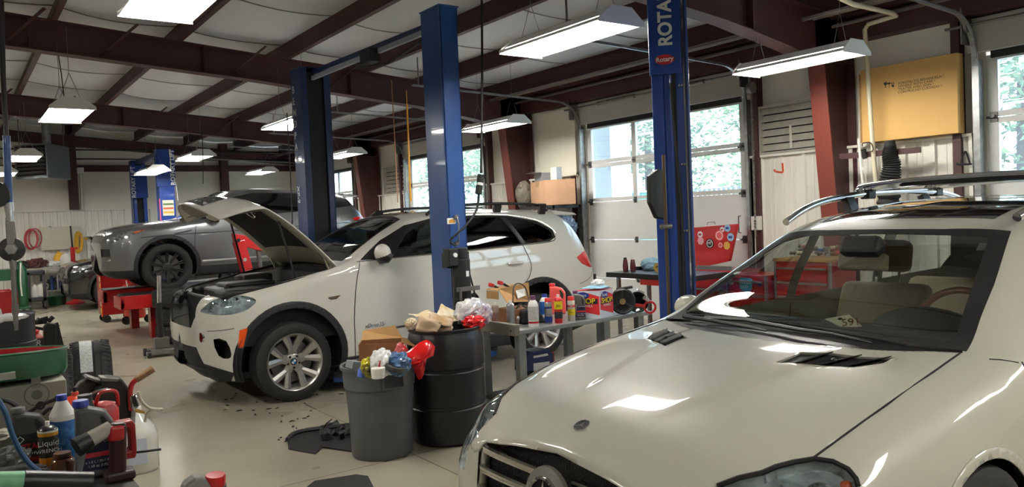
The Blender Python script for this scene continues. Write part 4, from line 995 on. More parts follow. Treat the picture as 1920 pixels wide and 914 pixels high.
sc = GW(G_.onfront(0, .655)+V((-.03, 0, 0))); sn = V((-1, 0, .12)).normalized()
g = MB(); g.lathe([(0, -.01), (.078, -.01), (.078, .006), (0, .010)], sc, sn, 40); g.build('star_backplate', M_gap, gl)
g = MB(); g.lathe([(.074, -.01), (.072, .012), (.077, .018), (.084, .014), (.086, -.01)], sc, sn, 40); ring = g.build('star_ring', M_chrome, gl); star(ring, sc+sn*.01, sn, .074, M_chrome, .009)
g = MB(); g.lathe([(.086, -.015), (.086, .004), (.118, -.004), (.120, -.02)], sc, sn, 40); g.build('star_surround', mat('star_surround_grey', (150, 148, 140), .3, metal=.6), gl)
# wipers
g = MB()
def onws(x, y, d=.012):
    h = G_.hit(x, y); return GW(h+V((-.5, 0, .86))*d)
for P in ([(1325, 603), (1400, 607), (1500, 626), (1560, 634), (1640, 652)], [(1285, 600), (1335, 608), (1400, 620), (1440, 628)]):
    g = MB(); g.tube([onws(x, y, .022) for x, y in P], .010, 6, taper=lambda t: 1.2-.7*t); g.build('wiper_arm', M_black, gl)
for P in ([(1480, 612), (1540, 622), (1640, 640), (1700, 652)], [(1290, 594), (1350, 597), (1430, 605), (1500, 612)]):
    g = MB(); g.tube([onws(x, y, .012) for x, y in P], .006, 6); g.build('wiper_blade', M_rub, gl)
# roof rails with cross bar, mirrors
for sg in (1, -1):
    g = MB(); P = [(2.22, .60, 1.545), (2.45, .635, 1.612), (2.75, .655, 1.665), (3.3, .66, 1.70), (4.0, .655, 1.695), (4.35, .64, 1.65), (4.5, .62, 1.57)]
    g.tube([GW((a, b*sg, z)) for a, b, z in crv(P, 6)], .021, 10); rl = g.build('roof_rail', M_chrome, gl)
    for a in (2.95, 3.9): h = G_.ontop(a, .62*sg); g = MB(); g.bar(GW(h), GW((a, .655*sg, 1.67)), .09, .04); g.build('rail_foot', M_black, rl)
g = MB(); h = G_.ontop(2.68, 0)
for a in (3.2, 4.1):
    g = MB(); g.grid([[GW((a+.06*math.cos(u), b, zc+.03*math.sin(u))) for u in np.linspace(0, 2*PI, 15)] for b, zc in [(p.x, p.y) for p in crv([(.72, 1.715, 0), (.66, 1.735, 0), (.3, 1.755, 0), (-.3, 1.755, 0), (-.66, 1.735, 0), (-.72, 1.715, 0)], 5)]]); cb = g.build('cross_bar', M_chrome, gl)
    for sg in (1, -1): g = MB(); g.span(GW((a-.05, .69*sg, 1.66)), GW((a+.05, .63*sg, 1.735))); g.build('clamp', M_black, cb, bev=.01)
for sg in (1, -1):
    g = MB(); g.sphere(GW((1.86, 1.03*sg, 1.06)), .1, 18, 12, (.72, 1.0, .75)); mo = g.build('door_mirror', M_gp, gl)
    g = MB(); g.bar(GW((1.90, .92*sg, 1.01)), GW((1.88, 1.0*sg, 1.03)), .1, .06); g.build('mirror_arm', M_black, mo)
# interior
M_tan = mat('tan_leather', (176, 158, 124), .55); M_dash = mat('brown_grey_dash', (72, 64, 60), .6)
g = MB(); g.prism([(1.69+1.42, .55), (1.69+1.42, 1.045), (1.69+1.52, 1.085), (1.69+1.78, 1.075), (1.69+1.98, 1.03), (1.69+2.03, .92), (1.69+1.95, .6)], 'y', 2.133-.80, 2.133+.80); dsh = g.build('dashboard', M_dash, gl, bev=.02)
g = MB(); g.sphere(GW((1.84, .36, 1.05)), .2, 20, 12, (.95, 1.15, .55)); g.build('instrument_hood', M_dash, dsh)
g = MB(); g.tube([GW((1.60+.06*math.cos(t), -.36+.2*math.sin(t), 1.089)) for t in np.linspace(0, 2*PI, 20)[:-1]], .004, 5, True); g.build('airbag_outline', mat('airbag_seam', (110, 104, 100), .6), dsh)
stc = V((2.10, .38, 1.03)); sx = V((.42, 0, .91)).normalized()
g = MB()
for k in (0,):
    u = V((0, 1, 0)); w = V((-.42*0+.35, 0, .94)).normalized()
    g.tube([GW(stc+(u*math.cos(t)+w*math.sin(t))*.19) for t in np.linspace(.12*PI, .88*PI, 20)], .0165, 10)
st = g.build('wood_wheel_rim', mat('polished_wood', (150, 84, 36), .15, coat=1), gl)
g = MB(); g.tube([GW(stc+(u*math.cos(t)+w*math.sin(t))*.19) for t in np.linspace(.88*PI, 2.12*PI, 20)], .016, 10); g.bar(GW(stc+u*-.18), GW(stc+u*.18), .05, .03); g.box(GW(stc), (.06, .16, .13)); g.build('steering_wheel', M_dash, gl)
for b in (.38, -.38): seat(gl, GW((2.42, b, .42)), M_tan, .54, .62)
g = MB(); g.prism([(1.69+3.4, .4), (1.69+3.65, .4), (1.69+3.85, 1.1), (1.69+3.7, 1.12)], 'y', 2.133-.68, 2.133+.68); g.build('rear_seat', M_tan, gl, bev=.05)
g = MB(); g.span(GW((1.4, .88, .25)), GW((4.8, -.88, .32))); g.build('cabin_floor', M_int, gl)
g = MB(); g.grid([[GW((a, b, G_.ontop(a, b).z-.03)) for b in np.linspace(-.56, .56, 8)] for a in np.linspace(2.3, 4.6, 8)]); g.build('headliner', mat('headliner', (96, 90, 80), .9), gl)
g = MB(); mp = GW((1.98, 0, 1.345)); g.box(mp, (.035, .26, .085), (0, .15, 0)); g.build('rear_view_mirror', mat('mirror_back_tan', (168, 152, 124), .5), gl, bev=.02, seg=3)
g = MB(); g.box(mp+V((.0, 0, .075)), (.09, .2, .10), (0, .5, 0)); g.build('mirror_mount', M_int, gl, bev=.02)
p0 = GW((1.55, .0, 1.12)); nn = V((-.62, -.30, .72)).normalized()
def onp(x, y): d = ray(x, y); return EYE+d*((p0-EYE).dot(nn)/d.dot(nn))
q4 = [onp(x, y) for x, y in ((1546, 599), (1592, 591), (1617, 613), (1580, 616))]
g = MB(); g.add(q4, [(0, 1, 2, 3)]); cd = g.build('number_card', mat('cream_card', (226, 220, 190), .6), gl, solid=.003)
ur = (q4[2]-q4[3]); vr = q4[0]-q4[3]
text('591', 'card_number', vr.length*.62, q4[3]+ur*.10+vr*.15+nn*.004, ur, vr, mat('brown_ink', (120, 60, 40), .6), cd, .0006, sx=.92)
g = MB(); c = q4[0].lerp(q4[1], .5).lerp(q4[3].lerp(q4[2], .5), .22)+nn*.004; uu = ur.normalized(); vv = nn.cross(uu); g.add([c+uu*.010*math.cos(k)+vv*.007*math.sin(k) for k in np.linspace(0, 2*PI, 13)[:-1]], [tuple(range(12))]); g.build('card_mark', M_gap, cd)
g = MB(); p = G_.hit(1843, 452); g.box(GW(p)+V((.03, 0, -.03)), (.004, .07, .05), (0, .9, 0)); g.build('inspection_sticker', mat('grey_sticker', (170, 172, 168), .5), gl)
for c in (FG, RG):
    for sg in (1, -1):
        cc = GW((c[0], .83*sg, .375)); wheel(gl, cc, .375, .27, .26, M_rim, 7, sg)
        g = MB(); g.grid([[GW((c[0]+.45*math.cos(t), b*sg, c[1]+.45*math.sin(t))) for b in (.90, .5)] for t in np.linspace(-.2, PI+.2, 14)]); g.build('arch_liner', M_clad, gl)
# ================================================================ grey SUV on the alignment rack, dark car far left
TE = [
 (0.00, [(.30, .36), (.44, .37), (.50, .42), (.54, .54), (.55, .62), (.53, .72), (.47, .78), (.34, .79), (.18, .795), (0, .795)]),
 (0.06, [(.45, .28), (.62, .29), (.70, .36), (.75, .54), (.76, .66), (.74, .80), (.66, .89), (.46, .92), (.24, .93), (0, .93)]),
 (0.16, [(.55, .24), (.74, .25), (.81, .33), (.86, .54), (.865, .68), (.85, .84), (.77, .945), (.56, .985), (.3, 1.0), (0, 1.005)]),
 (0.35, [(.65, .22), (.84, .23), (.89, .32), (.92, .54), (.925, .72), (.905, .90), (.83, .99), (.62, 1.025), (.32, 1.045), (0, 1.05)]),
 (0.87, [(.68, .20), (.90, .21), (.94, .32), (.96, .56), (.955, .80), (.93, .98), (.86, 1.05), (.66, 1.085), (.34, 1.105), (0, 1.11)]),
 (1.20, [(.68, .20), (.90, .21), (.93, .32), (.945, .56), (.94, .82), (.915, 1.02), (.86, 1.085), (.68, 1.105), (.36, 1.125), (0, 1.13)]),
 (1.40, [(.68, .20), (.90, .21), (.92, .32), (.94, .56), (.935, .84), (.905, 1.045), (.84, 1.12), (.735, 1.165), (.40, 1.205), (0, 1.215)]),
 (1.70, [(.68, .20), (.90, .21), (.92, .32), (.94, .56), (.935, .85), (.90, 1.07), (.82, 1.25), (.70, 1.365), (.38, 1.41), (0, 1.42)]),
 (2.00, [(.68, .20), (.90, .21), (.92, .32), (.94, .56), (.935, .86), (.895, 1.09), (.80, 1.37), (.655, 1.535), (.35, 1.575), (0, 1.585)]),
 (2.40, [(.68, .20), (.90, .21), (.92, .32), (.94, .56), (.935, .88), (.89, 1.115), (.785, 1.41), (.63, 1.575), (.34, 1.60), (0, 1.605)]),
 (3.00, [(.68, .20), (.90, .21), (.92, .32), (.945, .56), (.94, .90), (.885, 1.155), (.775, 1.405), (.615, 1.545), (.33, 1.575), (0, 1.58)]),
 (3.55, [(.68, .21), (.90, .22), (.93, .33), (.96, .58), (.955, .92), (.88, 1.19), (.765, 1.38), (.60, 1.495), (.32, 1.525), (0, 1.53)]),
 (3.95, [(.68, .24), (.88, .25), (.92, .35), (.94, .60), (.935, .93), (.86, 1.20), (.745, 1.34), (.58, 1.44), (.31, 1.47), (0, 1.475)]),
 (4.18, [(.62, .30), (.82, .31), (.87, .40), (.89, .62), (.885, .92), (.82, 1.10), (.71, 1.18), (.53, 1.225), (.27, 1.24), (0, 1.245)]),
 (4.32, [(.50, .40), (.68, .41), (.74, .48), (.77, .62), (.765, .84), (.72, .93), (.60, .96), (.42, .98), (.2, .985), (0, .985)]),
 (4.36, [(.40, .50), (.50, .51), (.56, .54), (.58, .62), (.57, .74), (.54, .80), (.45, .83), (.32, .84), (.16, .84), (0, .84)])]
M_grey = mat('grey_metal_paint', (112, 114, 116), .3, metal=.55, coat=1)
M_blk = mat('black_car_paint', (18, 18, 19), .2, coat=1)
M_dkrim = mat('dark_rim', (40, 39, 38), .4, metal=.5)
def suv2(label, X0, yc, z0, paint, full=True):
    t = thing('suv' if full else 'sedan', label, 'car', (X0+2.2, yc, z0))
    s = Shell(TE, X0, yc, z0, 170 if full else 110, 50 if full else 36); W = s.W
    F, R = (.87, .37), (3.53, .37)
    for c in (F, R): s.cut(circ((c[0], c[1]+.02), .49, 32), 'side', 'wheel_arch_trim', 2, lim=lambda q: q.z < 1.0 and abs(q.y) > .55); s.cut(circ((c[0], c[1]+.02), .43, 32), 'side', 'gone', 2, lim=lambda q: q.z < 1.0)
    s.cut([(-.1, .1), (4.5, .1), (4.5, .36), (-.1, .36)], 'side', 'lower_cladding', 2, only=(None,))
    s.cut([(-.56, .80), (.56, .80), (.60, .90), (-.60, .90)], 'front', 'grille', 0, lim=lambda q: q.x < .4)
    for sg in (1, -1): s.cut([(.50*sg, .58), (.80*sg, .58), (.80*sg, .70), (.50*sg, .70)], 'front', 'bumper_insert', 0, lim=lambda q: q.x < .45, only=(None,))
    s.cut([(.10, .80), (.14, .90), (.34, .955), (.62, .985), (.50, .925), (.30, .85)], 'side', 'headlight_lens', 2, only=(None,))
    s.cut([(1.30, -.66), (1.27, 0), (1.30, .66), (1.90, .60), (1.96, 0), (1.90, -.60)], 'top', 'windshield', 0, lim=lambda q: q.z > 1.05)
    s.cut([(1.40, 1.10), (1.62, 1.24), (1.98, 1.45), (2.3, 1.515), (3.0, 1.50), (3.6, 1.445), (3.98, 1.375), (4.12, 1.28), (3.95, 1.235), (3.2, 1.185), (2.2, 1.125)], 'side', 'side_glass', 2, lim=lambda q: q.z > 1.0, only=(None,))
    if full:
        s.cut([(1.30, .37), (1.28, .7), (1.33, 1.07), (2.55, 1.14), (2.62, .8), (2.60, .37)], 'side', 'front_door', 2, only=(None,), lim=lambda q: q.z < 1.16)
        s.cut([(3.98, 1.02), (4.2, 1.06), (4.5, 1.08), (4.5, .96), (4.16, .93)], 'side', 'tail_lamp', 2, only=(None,))
        s.cut([(.44, .925), (.62, .985), (.52, .962), (.40, .94)], 'side', 'marker_lamp', 2, only=('headlight_lens',))
        s.cut([(.98, .895), (1.26, .945), (1.24, .92), (1.0, .875)], 'side', 'wing_vent', 2, only=(None,))
    s.part(None, paint, t, objname='body_shell')
    s.part('wheel_arch_trim', M_clad, t, .008, .006); s.part('lower_cladding', M_clad, t, .003)
    s.part('grille', mat('grille_chips', (150, 150, 148), .3, metal=.8, noise=.9, nscale=60), t, -.01); s.part('bumper_insert', M_black, t, -.01)
    h = s.part('headlight_lens', mat('lamp_glassy', (196, 198, 200), .12, metal=.6, noise=.7, nscale=25, coat=1), t, .002)
    s.part('windshield', M_dglass, t, -.003); s.part('side_glass', mat('black_glass', (14, 15, 16), .05, coat=1), t, -.002)
    if full:
        s.part('front_door', paint, t, .001); s.part('tail_lamp', M_redlens, t, .003); s.part('marker_lamp', M_orange, t, .003); s.part('wing_vent', M_black, t, .001)
    for sg in (1, -1):
        g = MB(); s.line(g, [(1.30, .37), (1.28, .7), (1.33, 1.07)], .004, sides=(sg,)); s.line(g, [(2.60, .37), (2.62, .8), (2.55, 1.14)], .004, sides=(sg,)); g.build('door_gap', M_gap, t)
        g = MB(); s.line(g, [(.5, .85), (1.0, .875), (2.2, .90), (3.9, .95)], .006, sides=(sg,)); g.build('flank_crease', M_black, t)
        g = MB(); s.line(g, [(1.38, .43), (2.4, .44), (3.1, .46)], .022, sides=(sg,)); g.build('sill_strip', mat('silver_strip', (176, 178, 178), .35, metal=.6), t)
        g = MB(); g.sphere(W((1.58, 1.02*sg, 1.14)), .105, 16, 10, (.7, 1.0, .75)); mo = g.build('door_mirror', paint, t)
        g = MB(); g.sphere(W((1.60, 1.01*sg, 1.105)), .1, 14, 8, (.72, 1.0, .6)); g.bar(W((1.64, .9*sg, 1.07)), W((1.6, .98*sg, 1.09)), .1, .05); g.build('mirror_base', M_black, mo)
        for c in (F, R):
            g = MB(); g.grid([[W((c[0]+.45*math.cos(u), b*sg, c[1]+.02+.45*math.sin(u))) for b in (.90, .5)] for u in np.linspace(-.2, PI+.2, 12)]); g.build('arch_liner', M_clad, t)
            wheel(t, W((c[0], .825*sg, .37)), .37, .255, .235, M_dkrim, 10, sg)
    g = MB()
    for z, bb in ((.69, .3), (.735, .33), (.665, .25)):
        pass
    g.span(W((.3, .7, .23)), W((4.1, -.7, .30))); g.build('underbody', M_clad, t)
    g = MB(); g.prism([(X0+4.0, z0+1.455), (X0+4.0, z0+1.478), (X0+4.3, z0+1.44), (X0+4.29, z0+1.42)], 'y', yc-.56, yc+.56); g.build('roof_spoiler', paint, t, bev=.006)
    return t, s
ev, SE = suv2('grey compact sport utility car raised on the red wheel alignment rack', 1.86, 13.93, .71, M_grey)
blk, SB = suv2('black car with its bonnet open, in the far bay behind the red cabinet', 1.95, 19.9, .02, M_blk, False)
g = MB(); g.grid([[SB.W((1.25-1.15*u*math.cos(.9)*1.0, b, 1.08+1.0*u*math.sin(.95)*.62)) for b in (-.75, 0, .75)] for u in np.linspace(0, 1, 6)]); g.build('bonnet', M_blk, blk, solid=.02)
# number plate-free front details on the grey car
for sg in (1, -1):
    g = MB(); p = SE.onfront(.64*sg, .50); g.bar(SE.W(p+V((-.01, -.12*sg, 0))), SE.W(SE.onfront(.80*sg, .53)+V((-.01, 0, 0))), .03, .02); g.build('bumper_blade', mat('silver_strip', (176, 178, 178)), ev)
# ================================================================ lifts and shop equipment
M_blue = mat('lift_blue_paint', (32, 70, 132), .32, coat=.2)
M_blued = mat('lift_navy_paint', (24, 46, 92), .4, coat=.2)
M_bright = mat('lift_bright_blue', (18, 58, 140), .35, coat=.3)
M_dark = mat('dark_channel', (14, 16, 24), .6)
M_redp = mat('red_equipment_paint', (176, 22, 26), .35, coat=.4, noise=.1, nscale=6)
M_redd = mat('red_cabinet_paint', (140, 16, 20), .35, coat=.4)
M_wlet = mat('white_lettering', (226, 228, 228), .5)
M_cable = mat('black_cable', (16, 16, 16), .6)
M_green = mat('green_paint', (20, 78, 46), .45, noise=.2)
def post(t, x0, x1, y0, y1, h, open_side, m):
    """C-section column: back and two cheeks, open towards the car; open_side +1/-1 in Y"""
    g = MB(); th = .02
    yb, yo = (y0, y1) if open_side > 0 else (y1, y0)
    g.span((x0, yb, 0), (x1, yb+th*open_side, h)); g.span((x0, yb, 0), (x0+th, yo, h)); g.span((x1-th, yb, 0), (x1, yo, h))
    g.span((x0, yo-th*open_side, 0), (x0+.085, yo, h)); g.span((x1-.085, yo-th*open_side, 0), (x1, yo, h))
    g.span((x0-.01, y0-.01, h), (x1+.02, y1+.01, h+.012)); g.span((x0-.12, min(yb, yo)-.12, 0), (x1+.12, max(yb, yo)+.1, .018))
    p = g.build('post', m, t, bev=.004)
    g = MB(); g.span((x0+.03, yb+.04*open_side, .02), (x1-.03, yo-.035*open_side, h-.05)); g.build('inner_channel', M_dark, p)
    g = MB(); yc = yo+.03*open_side; g.span((x0-.02, yo-.03*open_side, .16), (x1+.02, yo+.05*open_side, .62)); g.build('carriage', m, p, bev=.01)
    return p
def arms(t, cx, y, s, m, z=.13):
    for dx, l in ((-.95, 1), (.95, 1)):
        g = MB(); g.bar((cx+.1*np.sign(dx), y, z), (cx+dx*.65, y+s*.40, z), .11, .09); g.bar((cx+dx*.5, y+s*.32, z), (cx+dx, y+s*.62, z), .08, .06); a = g.build('swing_arm', m, t, bev=.006)
        g = MB(); g.cyl((cx+dx*.96, y+s*.60, z+.02), (cx+dx*.96, y+s*.60, z+.075), .06, n=20); g.build('lift_pad', M_rub, a)
# --- middle bay lift
lt = thing('two_post_lift', 'dark blue two-post lift straddling the white car with raised bonnet', 'car lift', (3.93, 8.0, 0))
PX0 = onY(836, 300, 6.18).x; PX1 = onY(869, 300, 6.18).x; PY1 = min((abs(onY(801, 300, y).x-PX0), y) for y in np.linspace(6.3, 7.0, 141))[1]
p1 = post(lt, PX0, PX1, 6.18, PY1, 3.60, 1, M_blue)
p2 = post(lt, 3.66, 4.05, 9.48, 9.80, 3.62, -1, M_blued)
print('post', PX0, PX1, PY1)
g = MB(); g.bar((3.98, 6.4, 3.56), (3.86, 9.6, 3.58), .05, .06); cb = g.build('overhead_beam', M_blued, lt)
g = MB(); g.bar((3.90, 6.5, 3.49), (3.83, 9.5, 3.50), .035, .05); g.build('padded_bar', mat('grey_foam', (150, 156, 170), .7), cb)
g = MB(); g.tube([(3.8, 6.6, 3.38), (3.82, 7.4, 3.30), (3.8, 8.1, 3.38)], .012, 6); g.bar((3.82, 7.7, 3.45), (3.82, 7.95, 3.45), .12, .14); g.build('limit_switch', M_dark, cb)
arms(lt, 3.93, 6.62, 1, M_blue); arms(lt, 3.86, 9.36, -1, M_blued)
# lettering down the far post: face towards -Y... on its left cheek
for i, ch in enumerate('BENDPAK'):
    text(ch, 'post_letter', .13, (3.655, 9.76, 3.33-i*.145), (0, -1, 0), (0, 0, 1), M_wlet, p2, .002, 'LEFT')
text('XP-9', 'post_letter', .11, (3.655, 9.76, 2.15), (0, 0, -1), (0, -1, 0), M_wlet, p2, .002)
# power unit on the near post
PU = onY(864, 500, 6.06).x
g = MB(); g.cyl((PU, 6.06, .92), (PU, 6.06, 1.28), .085, n=24); g.cyl((PU, 6.06, 1.28), (PU, 6.06, 1.38), .07, n=20); g.span((PU-.13, 6.08, 1.2), (PU+.11, 6.18, 1.34)); pu = g.build('power_unit', M_black, p1, bev=.006)
g = MB(); g.cyl((PU+.01, 6.06, .42), (PU+.01, 6.06, .92), .1, n=24); g.build('oil_tank', mat('oil_tank_black', (20, 20, 21), .35), pu)
g = MB(); g.span((PU-.12, 5.955, .99), (PU+.13, 5.965, 1.03)); g.tube([(PU-.08, 5.95, 1.02), (PU-.09, 5.94, .9), (PU-.08, 5.94, .82)], .012, 6); g.build('release_lever', M_steel, pu)
g = MB(); g.span((PU-.16, 5.99, 1.22), (PU-.06, 6.1, 1.38)); bx = g.build('motor_switch_box', M_black, pu, bev=.008)
g = MB(); g.cyl((PU-.10, 5.99, 1.32), (PU-.10, 5.975, 1.32), .02, n=14); g.build('switch_button', M_wlet, bx)
g = MB(); g.span((PU+.0, 5.972, 1.12), (PU+.03, 5.976, 1.17)); g.build('data_plate', M_wlet, pu)
sx = onY(846, 414, 6.18).x
g = MB(); g.span((sx-.045, 6.172, 1.60), (sx+.045, 6.18, 1.655)); st = g.build('sticker', M_wlet, p1)
g = MB(); g.prism([(sx-.03, 1.61), (sx+.03, 1.61), (sx+.03, 1.63), (sx+.005, 1.645), (sx-.03, 1.635)], 'y', 6.169, 6.172); g.build('sticker_print', mat('ochre_print', (196, 140, 40), .6), st)
lx = onY(856, 405, 6.15).x
g = MB(); g.tube([(lx+.005, 6.15, 1.66), (lx, 6.12, 1.6), (lx, 6.13, 1.45), (lx, 6.17, 1.42)], .008, 6); g.cyl((lx, 6.18, 1.66), (lx, 6.15, 1.66), .022, n=12); g.cyl((lx, 6.18, 1.42), (lx, 6.15, 1.42), .022, n=12); g.build('lock_lever', M_steel, p1)
g = MB()
for i in range(9):
    a = PI*2*i/9; g.tube([(PU+.17+.05*math.cos(u)+.004*i, 6.1+.01*i, .78+.16*math.sin(u)) for u in np.linspace(0, 2*PI, 14)[:-1]], .008, 5, True) if i % 2 == 0 else None
g.tube([(PU+.1, 6.1, 1.2), (PU+.15, 6.1, 1.0), (PU+.17, 6.1, .9)], .008, 6); tag(g.build('coiled_cable', M_cable, loc=(PU+.17, 6.1, .6)), 'black cable coiled beside the lift power unit above the bench', 'cable')
# hanging cable with in-line plug feeding the lift
o = onY(905, 340, 6.0); a = onY(903, -20, 6.0); b = onY(845, 450, 6.05); mid = onY(893, 395, 6.0)
tg = thing('hanging_power_cable', 'black power cable with inline plug hanging beside the near blue post', 'cable', (o.x, o.y, 1.2))
g = MB(); g.tube(crv([onY(903, -30, 6.0), onY(904, 150, 6.0), onY(902, 325, 6.0)], 6), .011, 6); g.tube(crv([onY(898, 362, 6.0), mid, onY(872, 425, 6.0), b, (PU-.05, 6.05, 1.40)], 6), .011, 6); g.build('cord', M_cable, tg)
g = MB(); g.cyl(onY(902, 328, 6.0), onY(900, 343, 6.0), .032, n=14); g.cyl(onY(899, 348, 6.0), onY(897, 364, 6.0), .032, n=14); pg = g.build('plug', M_rub, tg)
g = MB(); g.cyl(onY(900, 343, 6.0), onY(899, 348, 6.0), .03, n=14); g.build('plug_collar', M_wlet, pg)
# --- near bay lift post (right of centre); asymmetric lift, the column is turned towards the car
l2 = thing('two_post_lift', 'bright blue lift post with white vertical lettering, left of the foreground car', 'car lift', (0, 0, 0))
g = MB(); x0, x1, y0, y1, h = -.125, .125, -.02, .20, 3.55
prof = [(x0, y0), (x0+.075, y0), (x0+.085, y0+.012), (x0+.12, y0+.012), (x0+.13, y0), (x1-.03, y0), (x1, y0+.03), (x1, y1), (x1-.02, y1), (x1-.02, y0+.05), (x0+.02, y0+.05), (x0+.02, y1), (x0, y1)]
g.prism(prof, 'z', 0, h); g.span((x0-.1, y0-.15, 0), (x1+.1, y1+.1, .02)); pm = g.build('post', M_bright, l2, bev=.004)
g = MB(); g.span((x0-.012, y0-.03, 2.56), (x1-.05, y0+.01, 3.6)); ss = g.build('shroud', M_bright, pm, bev=.006)
g = MB(); g.span((x0+.135, y0-.012, .2), (x0+.16, y0+.02, 2.56)); g.build('slide_slot', M_dark, pm)
g = MB(); g.tube([(x0+.125, y0-.015, 2.5), (x0+.15, y0-.02, 2.0), (x0+.17, y0-.02, 1.7), (x0+.175, y0-.02, .6)], .010, 6); g.build('hydraulic_hose', M_cable, pm)
g = MB(); g.span((x1-.04, y0-.008, .2), (x1-.03, y0+.0, 3.5)); g.build('bright_edge_strip', M_chrome, pm)
g = MB(); g.span((x1-.022, y0-.004, .2), (x1-.016, y0+.006, 3.5)); g.build('edge_slot', M_dark, pm)
for i, z in enumerate((3.0, 2.48, 1.95, 1.5)):
    for dx in (-.05, -.068): g = MB(); g.cyl((x1+dx, y0-.012, z), (x1+dx, y0+.01, z), .007, n=10); g.build('bolt', M_chrome, pm)
text('ROTARY LIFT', 'post_lettering', .125, (x0+.142, y0-.031, 2.745), (0, 0, 1), (-1, 0, 0), M_wlet, ss, .002, sx=.9, bold=.004)
g = MB(); c = V((x0+.092, y0-.032, 2.655)); g.prism([(c.x+.064*math.cos(u), c.z+.034*math.sin(u)) for u in np.linspace(0, 2*PI, 29)[:-1]], 'y', c.y-.003, c.y+.003); ov = g.build('oval_emblem', M_redp, ss)
text('Rotary', 'emblem_lettering', .042, (c.x, c.y-.004, c.z-.012), (1, 0, .05), (0, 0, 1), M_wlet, ov, .001, 'CENTER', bold=.001)
l2.location = (4.02, 3.68, 0); l2.rotation_euler = (0, 0, -.80)
# octagonal black panel on a slim pole beside that post
tp = thing('mirror_stand', 'black octagonal panel on a slim brown pole beside the bright blue post', 'stand', (3.74, 3.55, 0))
g = MB(); g.cyl((3.735, 3.50, 0), (3.735, 3.50, 2.0), .011, n=10); g.build('pole', mat('bronze_pole', (92, 76, 56), .4, metal=.6), tp)
g = MB(); A = [onY(1216, 330, 3.56), onY(1232, 318, 3.56), onY(1246, 318, 3.56), onY(1246, 412, 3.56), onY(1230, 410, 3.56), onY(1217, 380, 3.56)]; g.prism([(p.x, p.z) for p in A], 'y', 3.55, 3.585); g.build('panel', M_black, tp, bev=.01)
g = MB(); g.cyl((3.70, 3.5, 1.54), (3.77, 3.5, 1.54), .016, n=10); g.sphere((3.70, 3.5, 1.54), .018, 10, 6); g.sphere((3.77, 3.5, 1.54), .018, 10, 6); g.build('wing_knob', M_steel, tp)
g = MB(); g.lathe([(.0, 0), (.2, 0), (.2, .015), (.05, .03), (.011, .05)], (3.735, 3.50, 0), (0, 0, 1), 24); g.build('base', M_black, tp)
# --- far bay lift
l3 = thing('two_post_lift', 'small far bright blue two-post lift near the end wall, poster on its right post', 'car lift', (3.9, 19.9, 0))
q1 = post(l3, 3.74, 4.06, 18.25, 18.55, 3.42, 1, M_bright); q2 = post(l3, 3.74, 4.06, 21.25, 21.55, 3.42, -1, M_bright)
g = MB(); g.span((3.70, 18.21, 2.62), (4.08, 18.30, 3.42)); s3 = g.build('shroud', M_bright, q1)
g = MB(); g.span((3.70, 21.2, 2.5), (4.08, 21.3, 3.3)); s4 = g.build('shroud', M_bright, q2)
text('ROTARY LIFT', 'post_lettering', .13, (4.07, 18.206, 2.64), (0, 0, 1), (-1, 0, 0), M_wlet, s3, .002, bold=.004); text('ROTARY LIFT', 'post_lettering', .13, (3.80, 21.196, 2.5), (0, 0, 1), (-1, 0, 0), M_wlet, s4, .002, bold=.004)
g = MB(); g.bar((3.9, 18.4, 3.38), (3.9, 21.4, 3.38), .12, .1); g.build('overhead_beam', M_blued, l3)
g = MB(); g.span((3.79, 18.238, 1.98), (4.02, 18.25, 2.32)); po = g.build('safety_poster', mat('cream_poster', (206, 206, 190), .6), q1)
for i in range(3):
    g = MB(); g.span((3.80, 18.234, 2.03+i*.09), (4.01, 18.238, 2.07+i*.09)); g.build('poster_band', mat('poster_%d' % i, [(200, 160, 60), (190, 90, 60), (90, 120, 80)][i], .6), po)
g = MB(); g.span((3.725, 18.23, 1.4), (3.745, 18.25, 2.35)); g.build('pink_strip', mat('pink_strip', (206, 80, 120), .5), q1)
g = MB(); g.tube([(4.0, 18.2, 3.42), (3.98, 18.15, 3.0), (4.08, 18.15, 2.6), (4.1, 18.2, 2.3)], .008, 5); g.build('air_line', M_wlet, q1)
arms(l3, 3.9, 18.7, 1, M_bright)
# --- wheel alignment rack under the grey car
rk = thing('alignment_rack', 'red wheel alignment rack carrying the grey car', 'car lift', (4.3, 13.93, 0))
for y in (13.12, 14.74):
    g = MB(); g.span((2.05, y-.28, .60), (6.9, y+.28, .71)); rw = g.build('runway', mat('runway_dark', (34, 26, 26), .6), rk, bev=.01)
    g = MB(); g.span((2.0, y-.31, .50), (3.1, y-.285, .70)); g.span((2.0, y-.31, .50), (2.06, y+.3, .68)); g.build('runway_end', M_redp, rw, bev=.006)
    g = MB(); g.cyl((2.73, y, .705), (2.73, y, .725), .2, n=28); g.build('turn_plate', M_steel, rw)
    for x in (2.5, 6.4):
        g = MB(); g.span((x-.06, y-.1, 0), (x+.06, y+.1, .60)); g.build('leg', M_redd, rk)
    g = MB(); g.bar((3.2, y, .1), (5.4, y, .6), .09, .07); g.bar((5.4, y, .1), (3.2, y, .6), .09, .07); g.build('scissor', M_redd, rk)
g = MB(); g.span((2.9, 13.42, .60), (6.2, 13.45, .80)); g.build('white_side_panel', mat('white_side_panel', (190, 192, 198), .5), rk)
